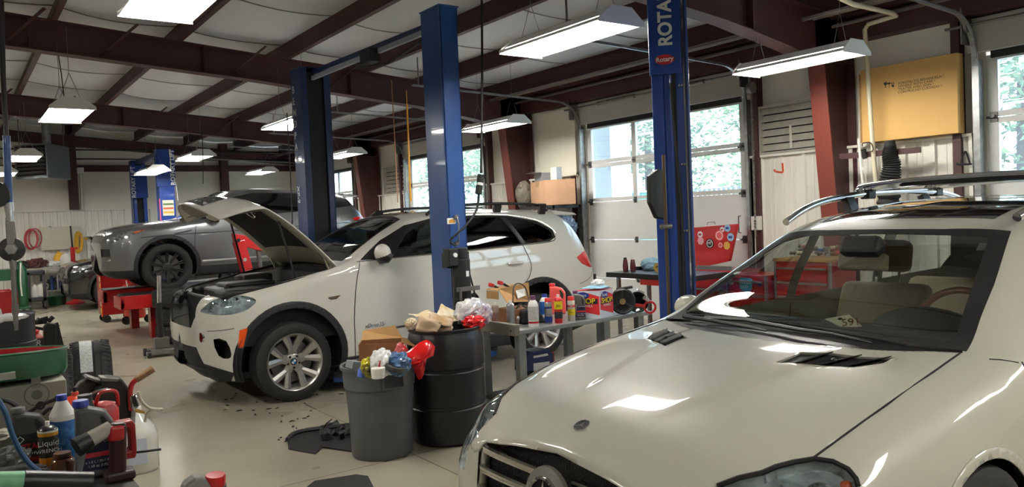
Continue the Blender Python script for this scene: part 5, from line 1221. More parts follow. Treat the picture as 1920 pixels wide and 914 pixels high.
# red hydraulic arm (engine crane) between the two cars
eh = thing('engine_crane', 'red engine crane with bolted boom between the grey and white cars', 'crane', (3.55, 11.9, 0))
Y = 11.9; P = lambda x, y: onY(x, y, Y)
g = MB(); a0, a1, a2, a3 = P(433, 437), P(489, 444), P(503, 470), P(449, 466)
g.prism([(p.x, p.z) for p in (P(435, 438), P(482, 446), P(500, 458), P(503, 472), P(484, 470), P(452, 462), P(440, 458))], 'y', Y-.06, Y+.06); bm_ = g.build('boom', M_redp, eh, bev=.01)
g = MB(); g.bar(P(447, 452), P(462, 506), .16, .14, up=(0, 1, 0)); q = P(462, 506); g.bar(q, (q.x+.04, Y, .12), .16, .14, up=(0, 1, 0)); g.build('mast', M_redp, eh, bev=.01)
g = MB(); g.bar((q.x+.04, Y, .12), (q.x+1.2, Y-.35, .1), .1, .1); g.bar((q.x+.04, Y, .12), (q.x+1.2, Y+.35, .1), .1, .1); g.bar((q.x, Y-.3, .12), (q.x, Y+.3, .12), .1, .1); g.build('base_legs', M_redp, eh, bev=.008)
g = MB()
for x, y in ((444, 451), (456, 487), (494, 469)): c = P(x, y); g.cyl((c.x, Y-.09, c.z), (c.x, Y+.09, c.z), .028, n=12)
g.build('pivot_pins', M_chrome, eh)
g = MB(); c = P(484, 470); g.cyl((c.x, Y, c.z), (q.x+.25, Y, .5), .035, n=12); g.build('hydraulic_ram', M_steel, eh)
g = MB(); g.span(P(489, 456)+V((0, -.068, 0)), P(499, 468)+V((0, -.062, 0))); g.build('warning_label', M_wlet, bm_)
for x in (0, 1.15):
    for s in (-.32, .32): g = MB(); g.cyl((q.x+x, Y+s-.03, .045), (q.x+x, Y+s+.03, .045), .045, n=14); g.build('caster', M_black, eh)
# red tool cabinet with stickers on its edge
rc = thing('tool_cabinet', 'red rolling cabinet with stickers down its front edge beside the grey car', 'cabinet', (2.45, 16.2, 0))
zc = 1.02
g = MB(); g.span((2.2, 16.05, .14), (2.75, 16.55, zc)); g.build('cabinet_body', M_redd, rc, bev=.01)
g = MB(); g.span((2.185, 16.03, .12), (2.20, 16.12, zc)); ed = g.build('edge_trim', mat('orange_trim', (196, 70, 30), .5), rc)
rs = random.Random(5)
for i in range(7):
    z = .2+i*.115; g = MB(); g.span((2.178, 16.025, z), (2.186, 16.11, z+.08)); g.build('sticker', mat('sticker_%d' % (i % 4), [(190, 180, 60), (200, 196, 180), (60, 130, 70), (210, 120, 40)][i % 4], .5), ed)
for x in (2.27, 2.68):
    for y in (16.1, 16.5): g = MB(); g.cyl((x, y-.025, .07), (x, y+.025, .07), .07, n=16); g.span((x-.03, y-.03, .12), (x+.03, y+.03, .15)); g.build('caster', M_black, rc)
# orange waste oil drum on wheels with bowl
od = thing('oil_drain_drum', 'orange-red wheeled oil drain drum with a white hose beside the red cabinet', 'oil drain', (2.62, 15.5, 0))
M_or = mat('orange_red_paint', (196, 48, 24), .35, coat=.3)
g = MB(); g.lathe([(0, .1), (.17, .1), (.18, .12), (.18, .68), (.16, .72), (0, .72)], (2.65, 15.5, 0), (0, 0, 1), 28); g.build('tank', M_or, od)
g = MB(); g.lathe([(.05, .72), (.05, .80), (.24, .86), (.25, .90), (.235, .89), (.04, .84), (0, .84)], (2.66, 15.5, 0), (0, 0, 1), 28); g.build('funnel', M_or, od)
g = MB(); g.span((2.42, 15.36, .83), (2.98, 15.5, .85)); g.build('lid_plate', M_steel, od)
g = MB(); g.tube(crv([(2.5, 15.3, .8), (2.55, 15.28, .5), (2.66, 15.3, .32), (2.78, 15.34, .27)], 6), .011, 6); g.build('drain_hose', M_wlet, od)
for x in (2.48, 2.85): g = MB(); g.cyl((x, 15.38, .075), (x, 15.44, .075), .075, n=18); g.build('wheel', M_black, od)
# pole jack (under-hoist stand)
pj = thing('pole_jack', 'upright chrome pole jack on a black wheeled base on the open floor', 'jack', (2.2, 11.15, 0))
tp_ = onY(298, 517, 11.15)
g = MB(); g.cyl((2.2, 11.15, .62), (tp_.x, 11.15, tp_.z), .028, n=16); g.build('chrome_ram', M_chrome, pj)
g = MB(); g.cyl((2.2, 11.15, .18), (2.2, 11.15, .70), .036, n=16); g.build('sleeve', M_black, pj)
g = MB(); g.span((2.05, 11.02, .05), (2.35, 11.28, .10)); g.span((2.11, 11.08, .1), (2.29, 11.22, .24)); g.bar((1.98, 11.0, .06), (2.42, 11.0, .06), .05, .05); g.build('base_frame', M_steel, pj, bev=.01)
for x in (2.02, 2.38):
    for y in (11.02, 11.28): g = MB(); g.cyl((x-.02, y, .05), (x+.02, y, .05), .05, n=14); g.build('caster', M_black, pj)
# stacked bare tyres between the rack and the white car
def tyre(loc, label, R, w, ax, group=None, tag_=None):
    t = thing('tyre', label, 'tyre', loc, group); g = MB(); h = w/2; Ri = R*.62
    pr = [(Ri, -h*.7), (Ri+.02, -h*.95), ((R+Ri)/2, -h*1.05), (R-.03, -h*.95), (R-.006, -h*.8)]
    for c in (-.5, -.17, .17, .5): pr += [(R, h*(c-.12)), (R, h*(c-.035)), (R-.009, h*(c-.03)), (R-.009, h*(c+.03)), (R, h*(c+.035)), (R, h*(c+.12))]
    pr += [(R-.006, h*.8), (R-.03, h*.95), ((R+Ri)/2, h*1.05), (Ri+.02, h*.95), (Ri, h*.7)]
    c = V(loc)+V((0, 0, R if abs(V(ax).z) < .5 else h*1.05)); g.lathe(pr+[(Ri, -h*.7)], c, ax, 44); n = 52; a = V(ax).normalized(); u = V((0, 0, 1)) if abs(a.z) < .9 else V((1, 0, 0)); e = a.cross(u).normalized(); f = a.cross(e)
    for k in range(n):
        T = 2*PI*k/n
        for sg in (-1, 1):
            d = e*math.cos(T)+f*math.sin(T); d2 = e*math.cos(T+.05)+f*math.sin(T+.05)
            g.bar(c+d*(R+.001)+a*h*.56*sg, c+d2*(R-.012)+a*h*.98*sg, .011, .006, up=d)
    g.build('tyre_body', M_tyre, t)
    return t, c
tq = onY(338, 570, 12.3)
for zz, lb in ((0, 'grey bare tyre at the bottom of the stack behind the white car'), (.265, 'grey bare tyre lying on another tyre behind the white car'), (.53, 'topmost tyre of the stack between white car and red rack')): tyre((tq.x+.02*math.sin(zz*9), 12.3, zz), lb, .36, .25, (0, 0, 1))
# loose undertray and scraps on the floor
M_tray = mat('undertray_plastic', (20, 20, 21), .6, bump=.3, bscale=20)
ut = thing('undertray', 'torn black plastic undertray lying flat on the floor left of the grey bin', 'car part', (2.3, 5.65, 0))
F = lambda x, y, z=.0: onZ(x, y, z)
g = MB(); top_ = [F(538, 822, .03), F(560, 808, .05), (F(640, 797, .05)), F(668, 794, .05), F(690, 830, .03), F(660, 846, .012), F(600, 838, .012), F(592, 852, .004), F(560, 846, .006), F(541, 842, .01)]
ctr = F(620, 822, .02)
g.add([ctr]+top_, [(0, i+1, (i+1) % len(top_)+1) for i in range(len(top_))]); g.build('tray_panel', M_tray, ut, solid=.006)
g = MB(); g.tube(crv([F(538, 825, .03), F(560, 810, .055), F(640, 799, .055), F(668, 796, .055)], 4), .016, 6); g.build('rolled_lip', M_tray, ut)
g = MB(); rs = random.Random(8)
for i in range(26): c = F(rs.uniform(604, 662), rs.uniform(801, 826), .02); g.box(c+V((0, 0, rs.uniform(.0, .04))), [rs.uniform(.02, .07) for _ in range(3)], (rs.uniform(0, 3), rs.uniform(0, 3), 0))
g.tube(crv([F(605, 812, .04), F(607, 803, .08), F(612, 795, .12), F(622, 787, .12)], 5), .006, 6); g.build('bracket_scraps', M_tray, ut)
o = MB()
rs = random.Random(11)
for i in range(34):
    x, y = rs.choice([(rs.uniform(420, 640), rs.uniform(735, 790)), (rs.uniform(515, 560), rs.uniform(780, 830))]); c = F(x, y, .004); a = rs.uniform(0, 3); o.box(c, (rs.uniform(.01, .05), rs.uniform(.006, .018), .006), (0, 0, a))
ob = o.build('floor_grit', M_tray, loc=(2.3, 6.5, 0)); ob['kind'] = 'stuff'; ob['label'] = 'dark crumbs of dirt scattered on the floor by the front wheel'; ob['category'] = 'dirt'
# black floor mat at the bottom edge
fm = thing('rubber_mat', 'black rubber mat corner at the bottom edge of the view', 'mat', (1.75, 4.45, 0))
g = MB(); g.add([F(560, 925, .03), F(590, 902, .05), F(668, 890, .06), F(690, 893, .055), F(706, 925, .03), F(640, 960, .0)], [(0, 1, 2, 3, 4, 5)]); g.build('mat_sheet', M_rub, fm, solid=.03)
# ================================================================ bins and the work bench in the middle
M_bin = mat('grey_bin_plastic', (84, 86, 88), .5, noise=.15, nscale=6, bump=.05)
M_drum = mat('black_drum_plastic', (24, 24, 27), .38, bump=.04, bscale=12)
M_card = mat('cardboard', (168, 128, 80), .85, noise=.12, nscale=8)
M_cardd = mat('brown_cardboard', (128, 84, 48), .85, noise=.15, nscale=8)
M_wpla = mat('white_plastic', (224, 222, 214), .35)
M_wbag = mat('white_film', (226, 226, 224), .25, coat=.5)
M_rbag = mat('red_film', (206, 20, 24), .2, coat=.6)
M_alu = mat('bare_aluminium', (178, 180, 180), .3, metal=.85)
def crumple(c, r, seed, amp=.35, sc=(1, 1, 1), n=34, m=20):
    """crushed bag / paper lump"""
    rs = random.Random(seed); K = [(V((rs.uniform(-1, 1), rs.uniform(-1, 1), rs.uniform(-1, 1))).normalized(), rs.uniform(2.5, 9), rs.uniform(0, 6)) for _ in range(9)]
    g = MB(); g.sphere((0, 0, 0), 1, n, m)
    out = []
    for p in g.v:
        v = V(p); d = sum(abs(math.sin(k.dot(v)*f+ph)) for k, f, ph in K)/9-.5
        v = v*(1+amp*d*2); out.append((c[0]+v.x*r*sc[0], c[1]+v.y*r*sc[1], c[2]+v.z*r*sc[2]))
    g.v = out; g.sm = [False]*len(g.f); return g
BC = (2.42, 5.06)   # grey bin centre
gb = thing('trash_bin', 'round grey plastic trash bin overflowing beside the black drum', 'trash bin', (BC[0], BC[1], 0))
g = MB(); g.lathe([(0, 0), (.205, 0), (.215, .015), (.235, .49), (.25, .495), (.256, .622), (.270, .625), (.272, .648), (.262, .652), (.25, .645), (.24, .47), (.2, .03), (0, .03)], (*BC, 0), (0, 0, 1), 56); bb = g.build('bin_body', M_bin, gb)
d = (V((0, 0, 0))-V((*BC, 0))).normalized(); rt = V((-d.y, d.x, 0))
for s in (1, ):
    n_ = (d*.93+rt*.36).normalized(); sd = V((-n_.y, n_.x, 0))
    c = V((*BC, .558))+n_*.262
    g = MB()
    for u, w, du, dw in ((-.075, 0, .012, .11), (.075, 0, .012, .11), (0, .05, .16, .012), (0, -.05, .16, .012)): p = c+sd*u+V((0, 0, w)); g.bar(p-sd*du/2, p+sd*du/2, .016, dw)
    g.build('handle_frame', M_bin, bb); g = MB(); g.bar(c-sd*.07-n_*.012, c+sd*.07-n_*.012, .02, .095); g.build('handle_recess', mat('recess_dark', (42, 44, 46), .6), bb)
def item(name, label, cat, loc, g, m, group=None, **k): o = g.build(name, m, loc=loc, **k); return tag(o, label, cat, group)
bz = .66
def binp(x, y, z): return onZ(x, y, z)
# things in the grey bin
p = binp(722, 668, .68); p.y += .06; R0 = Matrix.Rotation(.5, 3, 'Z')
t = thing('cardboard_box', 'open brown cardboard box stuffed into the grey bin', 'box', (p.x, p.y, .5))
g = MB(); c = V((p.x, p.y, 0)); w, dd = .15, .11
ux = V((.86, -.5, 0)); uy = V((.5, .86, 0))
cs = [c+ux*a*w+uy*b*dd for a, b in ((-1, -1), (1, -1), (1, 1), (-1, 1))]
for i in range(4): a, b = cs[i], cs[(i+1) % 4]; g.add([(a.x, a.y, .50), (b.x, b.y, .50), (b.x, b.y, .78), (a.x, a.y, .78)], [(0, 1, 2, 3)])
g.build('box_walls', M_cardd, t, solid=.005)
g = MB(); a, b = cs[2], cs[3]; g.add([(a.x, a.y, .78), (b.x, b.y, .78), (b.x+.05, b.y+.07, .84), (a.x-.02, a.y+.07, .87)], [(0, 1, 2, 3)]); a, b = cs[1], cs[2]; g.add([(a.x, a.y, .78), (b.x, b.y, .78), (b.x+.12, b.y+.0, .74), (a.x+.11, a.y-.03, .73)], [(0, 1, 2, 3)]); g.build('box_flaps', M_card, t, solid=.005)
p = binp(708, 676, .70); item('paper_towel', 'crumpled white paper towel in the grey bin box', 'paper', (p.x, p.y, .6), crumple((p.x-.05, p.y-.17, .71), .075, 3, .5, (1, 1, 1.1)), M_wbag)
p = binp(742, 676, .70); item('blue_rag', 'crumpled dark blue bag in the grey bin box', 'bag', (p.x, p.y, .6), crumple((p.x-.05, p.y-.14, .70), .07, 5, .5), mat('blue_film', (60, 96, 136), .3, coat=.4))
p = binp(690, 690, .68); item('snack_bag', 'yellow and black wrapper at the front of the grey bin', 'wrapper', (p.x, p.y, .6), crumple((p.x-.01, p.y-.03, .69), .06, 8, .4, (.8, .6, 1)), mat('yellow_black_film', (226, 214, 40), .3, col2=(20, 22, 16), nscale=14, coat=.4))
p = binp(706, 694, .69); t = thing('plastic_cup', 'white plastic cup with red spout in the grey bin', 'cup', (p.x, p.y-.02, .64)); c = (p.x, p.y-.02, .64)
g = MB(); g.lathe([(0, 0), (.042, 0), (.046, .06), (.045, .065), (0, .07)], c, (0, 0, 1), 24); g.build('cup_body', M_wpla, t); g = MB(); g.cyl(V(c)+V((.01, 0, .07)), V(c)+V((.02, 0, .11)), .008, .004, n=10); g.build('spout', M_redp, t)
p = binp(735, 690, .68); g = MB(); g.lathe([(.03, 0), (.065, 0), (.07, .012), (.065, .03), (.03, .03)], (p.x, p.y-.04, .675), (.2, -.3, 1), 28); item('filter_ring', 'dark round filter lid in the grey bin', 'filter', (p.x, p.y, .65), g, mat('dark_filter', (60, 60, 56), .5))
p = binp(672, 694, .67); item('bottle_scrap', 'small blue-capped bottle at the left of the grey bin', 'bottle', (p.x, p.y, .62), MB().lathe([(0, 0), (.03, 0), (.03, .05), (.018, .065), (.018, .09), (0, .09)], (p.x+.02, p.y, .62), (.2, -.1, 1), 18), mat('blue_cap_plastic', (70, 96, 180), .4))
p = binp(662, 690, .67); g = MB(); g.box((p.x+.03, p.y+.06, .68), (.09, .06, .05), (.2, .2, .5)); item('juice_carton', 'grey carton at the left rim of the grey bin', 'carton', (p.x, p.y, .64), g, mat('grey_carton', (130, 134, 138), .6))
# red crisp bag hanging over the rim
P = [onY(x, y, 4.80) for x, y in ((757, 668), (770, 660), (795, 640), (812, 645), (812, 665), (798, 668), (795, 705), (788, 712), (778, 690), (764, 684))]
g = MB(); c = sum(P, V())/len(P)
ring = crv(P, 3, True); n = len(ring); rs = random.Random(2)
layers = []
for k, (s, dy) in enumerate(((1, .03), (1.0, 0), (.72, -.035), (.35, -.05))): layers.append([c+(q-c)*s*(1+rs.uniform(-.08, .08))+V((0, dy+rs.uniform(-.014, .014), 0)) for q in ring])
g.grid(layers, cu=True); g.add(layers[-1]+[c+V((0, -.055, 0))], [(i, (i+1) % n, n) for i in range(n)], True); g.add(layers[0]+[c+V((0, .03, 0))], [(i, (i+1) % n, n) for i in range(n)], True)
rb = tag(g.build('plastic_bag', M_rbag, loc=(c.x, c.y, .6)), 'shiny red plastic bag draped over the grey bin rim against the black drum', 'bag')
g = crumple(onY(752, 668, 4.95), .06, 21, .5, (.8, .6, 1.3)); item('plastic_bag', 'translucent red and white bag end inside the grey bin', 'bag', (2.4, 4.95, .62), g, mat('pink_film', (214, 120, 120), .25, col2=(200, 30, 34), nscale=8, coat=.5))
# black drum
DC = (2.975, 5.06)
dr = thing('plastic_drum', 'black plastic drum used as a trash bin between grey bin and bench', 'drum', (*DC, 0))
g = MB(); g.lathe([(0, 0), (.26, 0), (.283, .02), (.288, .26), (.279, .268), (.279, .285), (.288, .293), (.288, .53), (.279, .538), (.279, .555), (.288, .563), (.285, .75), (.27, .80), (.262, .82), (.275, .826), (.277, .842), (.262, .846), (.25, .835), (.255, .78), (.25, .1), (0, .1)], (*DC, 0), (0, 0, 1), 64); g.build('drum_body', M_drum, dr)
M_gpap = mat('greasy_paper', (228, 222, 206), .7, col2=(196, 170, 122), nscale=7)
def sheet(pts, name, label, cat, m, seed=1):
    """bent sheet through a 4-corner patch with a wrinkle"""
    rs = random.Random(seed); a, b, c, d = [V(q) for q in pts]; g = MB(); rows = []; nn = (b-a).cross(d-a).normalized()
    for i in range(8):
        u = i/7; rows.append([a.lerp(b, v).lerp(d.lerp(c, v), u)+nn*(.022*math.sin(3*u+rs.uniform(0, .5))*math.sin(4*v+seed)+rs.uniform(-.006, .006)) for v in np.linspace(0, 1, 8)])
    g.grid(rows); lo = V(((a+c)/2).to_tuple()); lo.z = .8
    return tag(g.build(name, m, loc=lo, solid=.004), label, cat)
Yd = 4.95
q = lambda x, y, Y=Yd: onY(x, y, Y)
sheet([q(812, 612), q(842, 602), q(880, 596, 5.2), q(828, 570, 5.2)], 'food_wrapper', 'white greasy paper standing up in the drum, highest sheet', 'wrapper', M_gpap, 2)
sheet([q(766, 588, 5.05), q(800, 602, 4.9), q(822, 590, 5.15), q(800, 582, 5.25)], 'food_wrapper', 'white paper corner at the left of the drum top', 'wrapper', M_gpap, 5)
sheet([q(785, 592, 4.85), q(780, 620, 4.80), q(820, 622, 4.78), q(830, 606, 4.82)], 'food_wrapper', 'tan wrapper folded over the left front of the drum rim', 'wrapper', mat('tan_paper', (196, 168, 138), .7, noise=.1), 7)
for x, y, r, sd, mm, lb, sc in ((771, 608, .042, 31, M_gpap, 'crushed greasy paper ball at the far left of the drum', (1.1, .8, .9)), (835, 618, .045, 33, mat('tan_paper', (196, 168, 138)), 'crushed tan paper ball at the front centre of the drum', (1.2, .8, .7))):
    item('paper_ball', lb, 'paper', q(x, y, 4.92)-V((0, 0, r)), crumple(q(x, y, 4.92), r, sd, .35, sc), mm)
sheet([q(800, 606, 4.86), q(846, 614, 4.84), q(852, 596, 5.0), q(806, 588, 5.02)], 'food_wrapper', 'pale brown stained wrapper in front of the tall white paper', 'wrapper', mat('stained_wrapper', (206, 186, 166), .7, col2=(150, 118, 76), nscale=12), 11)
item('plastic_bag', 'crumpled clear and white plastic bag at the right of the drum', 'bag', q(885, 590, 5.1)-V((0, 0, .1)), crumple(q(884, 588, 5.1), .12, 41, .45, (1, .9, .85)), mat('white_print_film', (228, 226, 224), .25, col2=(176, 180, 190), nscale=10, coat=.5))
item('plastic_bag', 'crumpled bright red bag on the right front of the drum', 'bag', q(888, 604, 4.9)-V((0, 0, .08)), crumple(q(888, 606, 4.92), .075, 43, .45, (1.1, .8, .7)), M_rbag)
item('plastic_bag', 'striped white bag flap hanging at the drum edge beside the spray cans', 'bag', q(908, 590, 5.0)-V((0, 0, .08)), crumple(q(908, 588, 5.0), .07, 47, .4, (.8, .8, 1)), mat('striped_film', (226, 222, 226), .3, col2=(150, 140, 170), nscale=22, coat=.4))
# ---------------------------------------------------------------- bench
BZ = .755
be0, be1 = onZ(969, 620, BZ), onZ(1226, 584, BZ)
bx0, bx1, by0, by1 = be0.x, be1.x, (be0.y+be1.y)/2, (be0.y+be1.y)/2+.62
be = thing('work_bench', 'grey steel work bench crowded with bottles and cans behind the drum', 'bench', (4.2, 5.1, 0))
M_bst = mat('worn_bench_steel', (150, 152, 150), .4, metal=.55, noise=.2, nscale=9)
g = MB(); g.span((bx0, by0, BZ-.034), (bx1, by1, BZ)); tp_ = g.build('bench_top', M_bst, be, bev=.004)
g = MB(); g.span((bx0-.05, by0-.01, BZ-.04), (bx0, by1+.1, BZ+.05)); ep = g.build('end_channel', mat('dull_bench_paint', (128, 124, 112), .45, metal=.3, noise=.2), be, bev=.004)
g = MB(); g.cyl((bx0-.056, by0+.04, BZ+.0), (bx0-.05, by0+.04, BZ+.0), .007, n=8); g.build('bolt_head', M_black, ep)
for x in (bx0+.05, bx0+.95, bx1-.1):
    for y in (by0+.06, by1-.06): g = MB(); g.span((x-.035, y-.03, 0), (x+.035, y+.03, BZ-.033)); g.build('leg', M_bst, be, bev=.004)
g = MB(); g.span((bx0, by0+.05, .14), (bx1, by1-.02, .16)); g.build('lower_shelf', mat('dark_shelf', (52, 52, 54), .6), be)
M_bl = mat('label_blue', (28, 52, 130), .4); M_yl = mat('label_yellow', (226, 206, 30), .4); M_pu = mat('purple_cap', (96, 40, 84), .4); M_bcap = mat('blue_cap', (30, 50, 150), .4)
def can(name, label, x, y, h, r, parts, nozzle=None, z=BZ, texts=(), D=None, cat='spray can', group=None, prof=None):
    """round container; parts = [(name, z0, z1, material)] wrapped bands"""
    p = onZ(x, y, z) if D is None else V(D); t = thing(name, label, cat, (p.x, p.y, z), group); o = V((p.x, p.y, z))
    pr = prof or [(0, 0), (r*.96, 0), (r, .004), (r, h*.8), (r*.93, h*.84), (r*.6, h*.9), (0, h*.91)]
    g = MB(); g.lathe(pr, o, (0, 0, 1), 26); bd = g.build('body', parts[0][3], t)
    for nm, z0, z1, m in parts[1:]:
        g = MB(); g.lathe([(r*.985, z0), (r+.0012, z0), (r+.0012, z1), (r*.985, z1)], o, (0, 0, 1), 26); g.build(nm, m, t)
    if nozzle:
        nm, z0, z1, rr, m = nozzle; g = MB(); g.lathe([(0, z0), (rr, z0), (rr, z1-.004), (rr*.9, z1), (0, z1)], o, (0, 0, 1), 20); g.build(nm, m, t)
    d = (EYE-o); d.z = 0; d.normalize(); rt = V((-d.y, d.x, 0))
    for s, sz, zz, m in texts: text(s, 'label_print', sz, o+d*(r+.003)+V((0, 0, zz)), rt, (0, 0, 1), m, t, .0004, 'CENTER')
    return t
M_ink = mat('black_ink', (20, 20, 22), .6); M_cancream = mat('can_cream', (206, 200, 184), .4); M_rd = mat('can_red', (190, 24, 28), .3, coat=.4); M_dkl = mat('label_dark', (34, 34, 40), .5)
can('coolant_bottle', 'white bottle with purple cap and red band at the bench edge', 1001, 613, .25, .042, [('', 0, 0, M_wpla), ('red_band', .03, .045, M_rd), ('label', .055, .165, mat('label_print_grey', (200, 200, 194), .5, noise=.3, nscale=60, stretch=(1, 1, 6)))], ('cap', .215, .25, .021, M_pu), cat='bottle', prof=[(0, 0), (.040, 0), (.042, .006), (.042, .17), (.036, .195), (.02, .215), (0, .216)])
can('spray_can', 'silver spray can with red cap and blue label right of the white bottle', 1029, 607, .21, .030, [('', 0, 0, M_alu), ('label_blue', .01, .14, M_bl), ('label_white', .06, .125, M_wpla)], ('cap', .165, .21, .027, M_rd))
can('spray_can', 'yellow-topped red spray can in the middle of the bench front', 1048, 606, .235, .033, [('', 0, 0, M_rd), ('label_yellow', .115, .18, M_yl), ('label_picture', .04, .095, M_dkl)], ('nozzle', .20, .235, .012, M_wpla), texts=(('Jet', .032, .135, M_ink),))
can('spray_can', 'cream spray can with red cap and yellow label beside the grey oil jug', 1072, 602, .205, .031, [('', 0, 0, M_cancream), ('label_yellow', .05, .10, M_yl), ('label_red', .115, .135, M_rd)], ('cap', .165, .205, .029, M_rd), texts=(('CRC', .022, .117, M_wlet), ('brakleen', .012, .07, M_ink)))
can('coolant_bottle', 'white bottle with blue cap standing behind the front cans', 1024, 572, .22, .045, [('', 0, 0, M_wpla), ('blue_label', .02, .16, mat('coolant_blue', (24, 84, 160), .4))], ('cap', .19, .22, .02, M_bcap), D=(4.06, 5.22, 0), cat='bottle', prof=[(0, 0), (.043, 0), (.045, .006), (.045, .155), (.03, .185), (.018, .195), (0, .196)])
can('spray_can', 'grimy spray can nearest the black drum', 913, 602, .20, .031, [('', 0, 0, mat('grimy_can', (150, 130, 116), .5, noise=.3)), ('label', .03, .12, mat('grimy_label', (132, 88, 76), .6, noise=.3))], ('nozzle', .178, .20, .012, M_wpla), D=(3.55, 5.22, 0))
can('spray_can', 'bare silver spray can second from the drum', 931, 600, .21, .033, [('', 0, 0, M_alu)], ('nozzle', .185, .21, .014, M_wpla), D=(3.66, 5.16, 0))
# lying cans
for (x, y, dx, lb) in ((985, 600, (.9, .45, .1), 'silver spray can lying behind the white bottle, left one'), (1022, 600, (.95, -.3, 0), 'silver can lying on its side, round base towards the view')):
    p = onZ(x, y+6, BZ); c = V((p.x, p.y+.04, BZ+.033)); d = V(dx).normalized(); d.z = 0
    t = thing('spray_can', lb, 'spray can', (c.x, c.y, BZ)); g = MB(); g.lathe([(0, -.09), (.020, -.09), (.031, -.082), (.032, .06), (.022, .075), (.012, .078), (.012, .095), (0, .095)], c, d, 24); g.build('body', M_alu, t)
def jug(name, label, loc, w, d, h, m, mcap, yaw, lab=None, neck=(-.28, .1), caph=.035, handle=True):
    """flat moulded oil jug; local x = width"""
    t = thing(name, label, 'bottle', (0, 0, 0)); W2 = w/2; nx = neck[0]*w
    prof = [(-W2, 0), (W2, 0), (W2, h*.62), (W2-.02*w, h*.70), (W2-.18*w, h*.84), (nx+.24*w, h*.90), (nx+.17*w, h*.91), (nx-.17*w, h*.91), (-W2+.01, h*.82)]
    pts = [(p.x, p.y) for p in crv([(a, b, 0) for a, b in prof], 1, True)]
    g = MB(); g.prism(prof, 'y', -d/2, d/2); b = g.build('body', m, t, bev=.012, seg=3)
    g = MB(); g.cyl((nx, 0, h*.89), (nx, 0, h*.94), d*.30, n=20); g.build('neck', m, t)
    g = MB(); n = 24
    g.lathe([(0, h*.93), (d*.36, h*.93), (d*.36, h), (d*.33, h+.003), (0, h+.003)], (nx, 0, 0), (0, 0, 1), 28); g.build('cap', mcap, t)
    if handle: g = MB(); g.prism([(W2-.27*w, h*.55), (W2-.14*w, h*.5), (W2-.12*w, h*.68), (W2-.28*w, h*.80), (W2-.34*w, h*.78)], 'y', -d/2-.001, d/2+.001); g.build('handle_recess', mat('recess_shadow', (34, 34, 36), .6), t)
    if lab: lab(t, w, d, h)
    t.location = loc; t.rotation_euler = (0, 0, yaw); return t
M_oilg = mat('oil_jug_grey', (96, 94, 90), .42, noise=.05)
def lab_p(t, w, d, h):
    g = MB(); g.span((-w*.40, -d/2-.0015, h*.10), (w*.46, -d/2-.0005, h*.52)); L = g.build('label', mat('navy_label', (28, 34, 62), .4), t)
    g = MB(); g.span((-w*.40, -d/2-.0025, h*.27), (w*.46, -d/2-.0015, h*.33)); g.build('red_stripe', mat('stripe_red', (186, 40, 48), .4), L)
    g = MB(); g.prism([(-w*.46, h*.08), (-w*.36, h*.08), (-w*.12, h*.54), (-w*.46, h*.54)], 'y', -d/2-.003, -d/2-.002); g.build('silver_flash', mat('silver_flash', (150, 152, 156), .3, metal=.6), L)
    text('PENTOSIN', 'label_print', h*.055, (-w*.08, -d/2-.003, h*.455), (1, 0, 0), (0, 0, 1), M_wlet, L, .0004); text('e 1.5 L / 50.7 fl oz', 'label_print', h*.045, (-w*.26, -d/2-.003, h*.20), (1, 0, 0), (0, 0, 1), M_wlet, L, .0004); text('1.58 qt. (US)', 'label_print', h*.045, (-w*.20, -d/2-.003, h*.145), (1, 0, 0), (0, 0, 1), M_wlet, L, .0004)
yaw_c = -math.atan2(4.4, 4.9)
p = onZ(1091, 601, BZ); jug('oil_jug', 'grey oil jug with navy label leaning beside the red towel box', (p.x+.02, p.y+.05, BZ), .105, .055, .24, M_oilg, M_pu, yaw_c, lab_p)
p = onZ(1061, 592, BZ); jug('coolant_jug', 'translucent red coolant jug behind the yellow spray can', (p.x+.04, p.y+.16, BZ), .15, .08, .27, mat('red_coolant', (226, 84, 78), .3, coat=.3), M_rd, yaw_c)
# towel box
p = onZ(1126, 598, BZ); yw = -.62; R = Matrix.Rotation(yw, 3, 'Z'); bw, bd, bh = .215, .25, .235
# nearest vertical corner at p; left face along -X side, right face towards +X
ex = R @ V((1, 0, 0)); ey = R @ V((0, 1, 0))
t = thing('towel_box', 'red and white box of shop towels on the bench', 'box', (p.x, p.y, BZ))
A = V((p.x, p.y, BZ)); e1 = V((math.cos(.78), math.sin(.78), 0)); e2 = V((-math.sin(.90), math.cos(.90), 0)); e1 = V((.98, .2, 0)).normalized(); e2 = V((-.62, .78, 0)).normalized()
B = A+e1*.19; C = A+e2*.235; Dd = B+e2*.235; up = V((0, 0, bh))
g = MB(); g.add([A, B, Dd, C, A+up, B+up, Dd+up, C+up], [(0, 1, 5, 4), (1, 2, 6, 5), (2, 3, 7, 6), (3, 0, 4, 7), (4, 5, 6, 7), (3, 2, 1, 0)]); bxo = g.build('carton', mat('carton_pale', (206, 214, 222), .5), t, bev=.002)
g = MB(); g.add([A+up+V((0, 0, .001)), B+up+V((0, 0, .001)), Dd+up+V((0, 0, .001)), C+up+V((0, 0, .001))], [(0, 1, 2, 3)]); g.build('top_print', mat('carton_red', (206, 40, 50), .45), bxo)
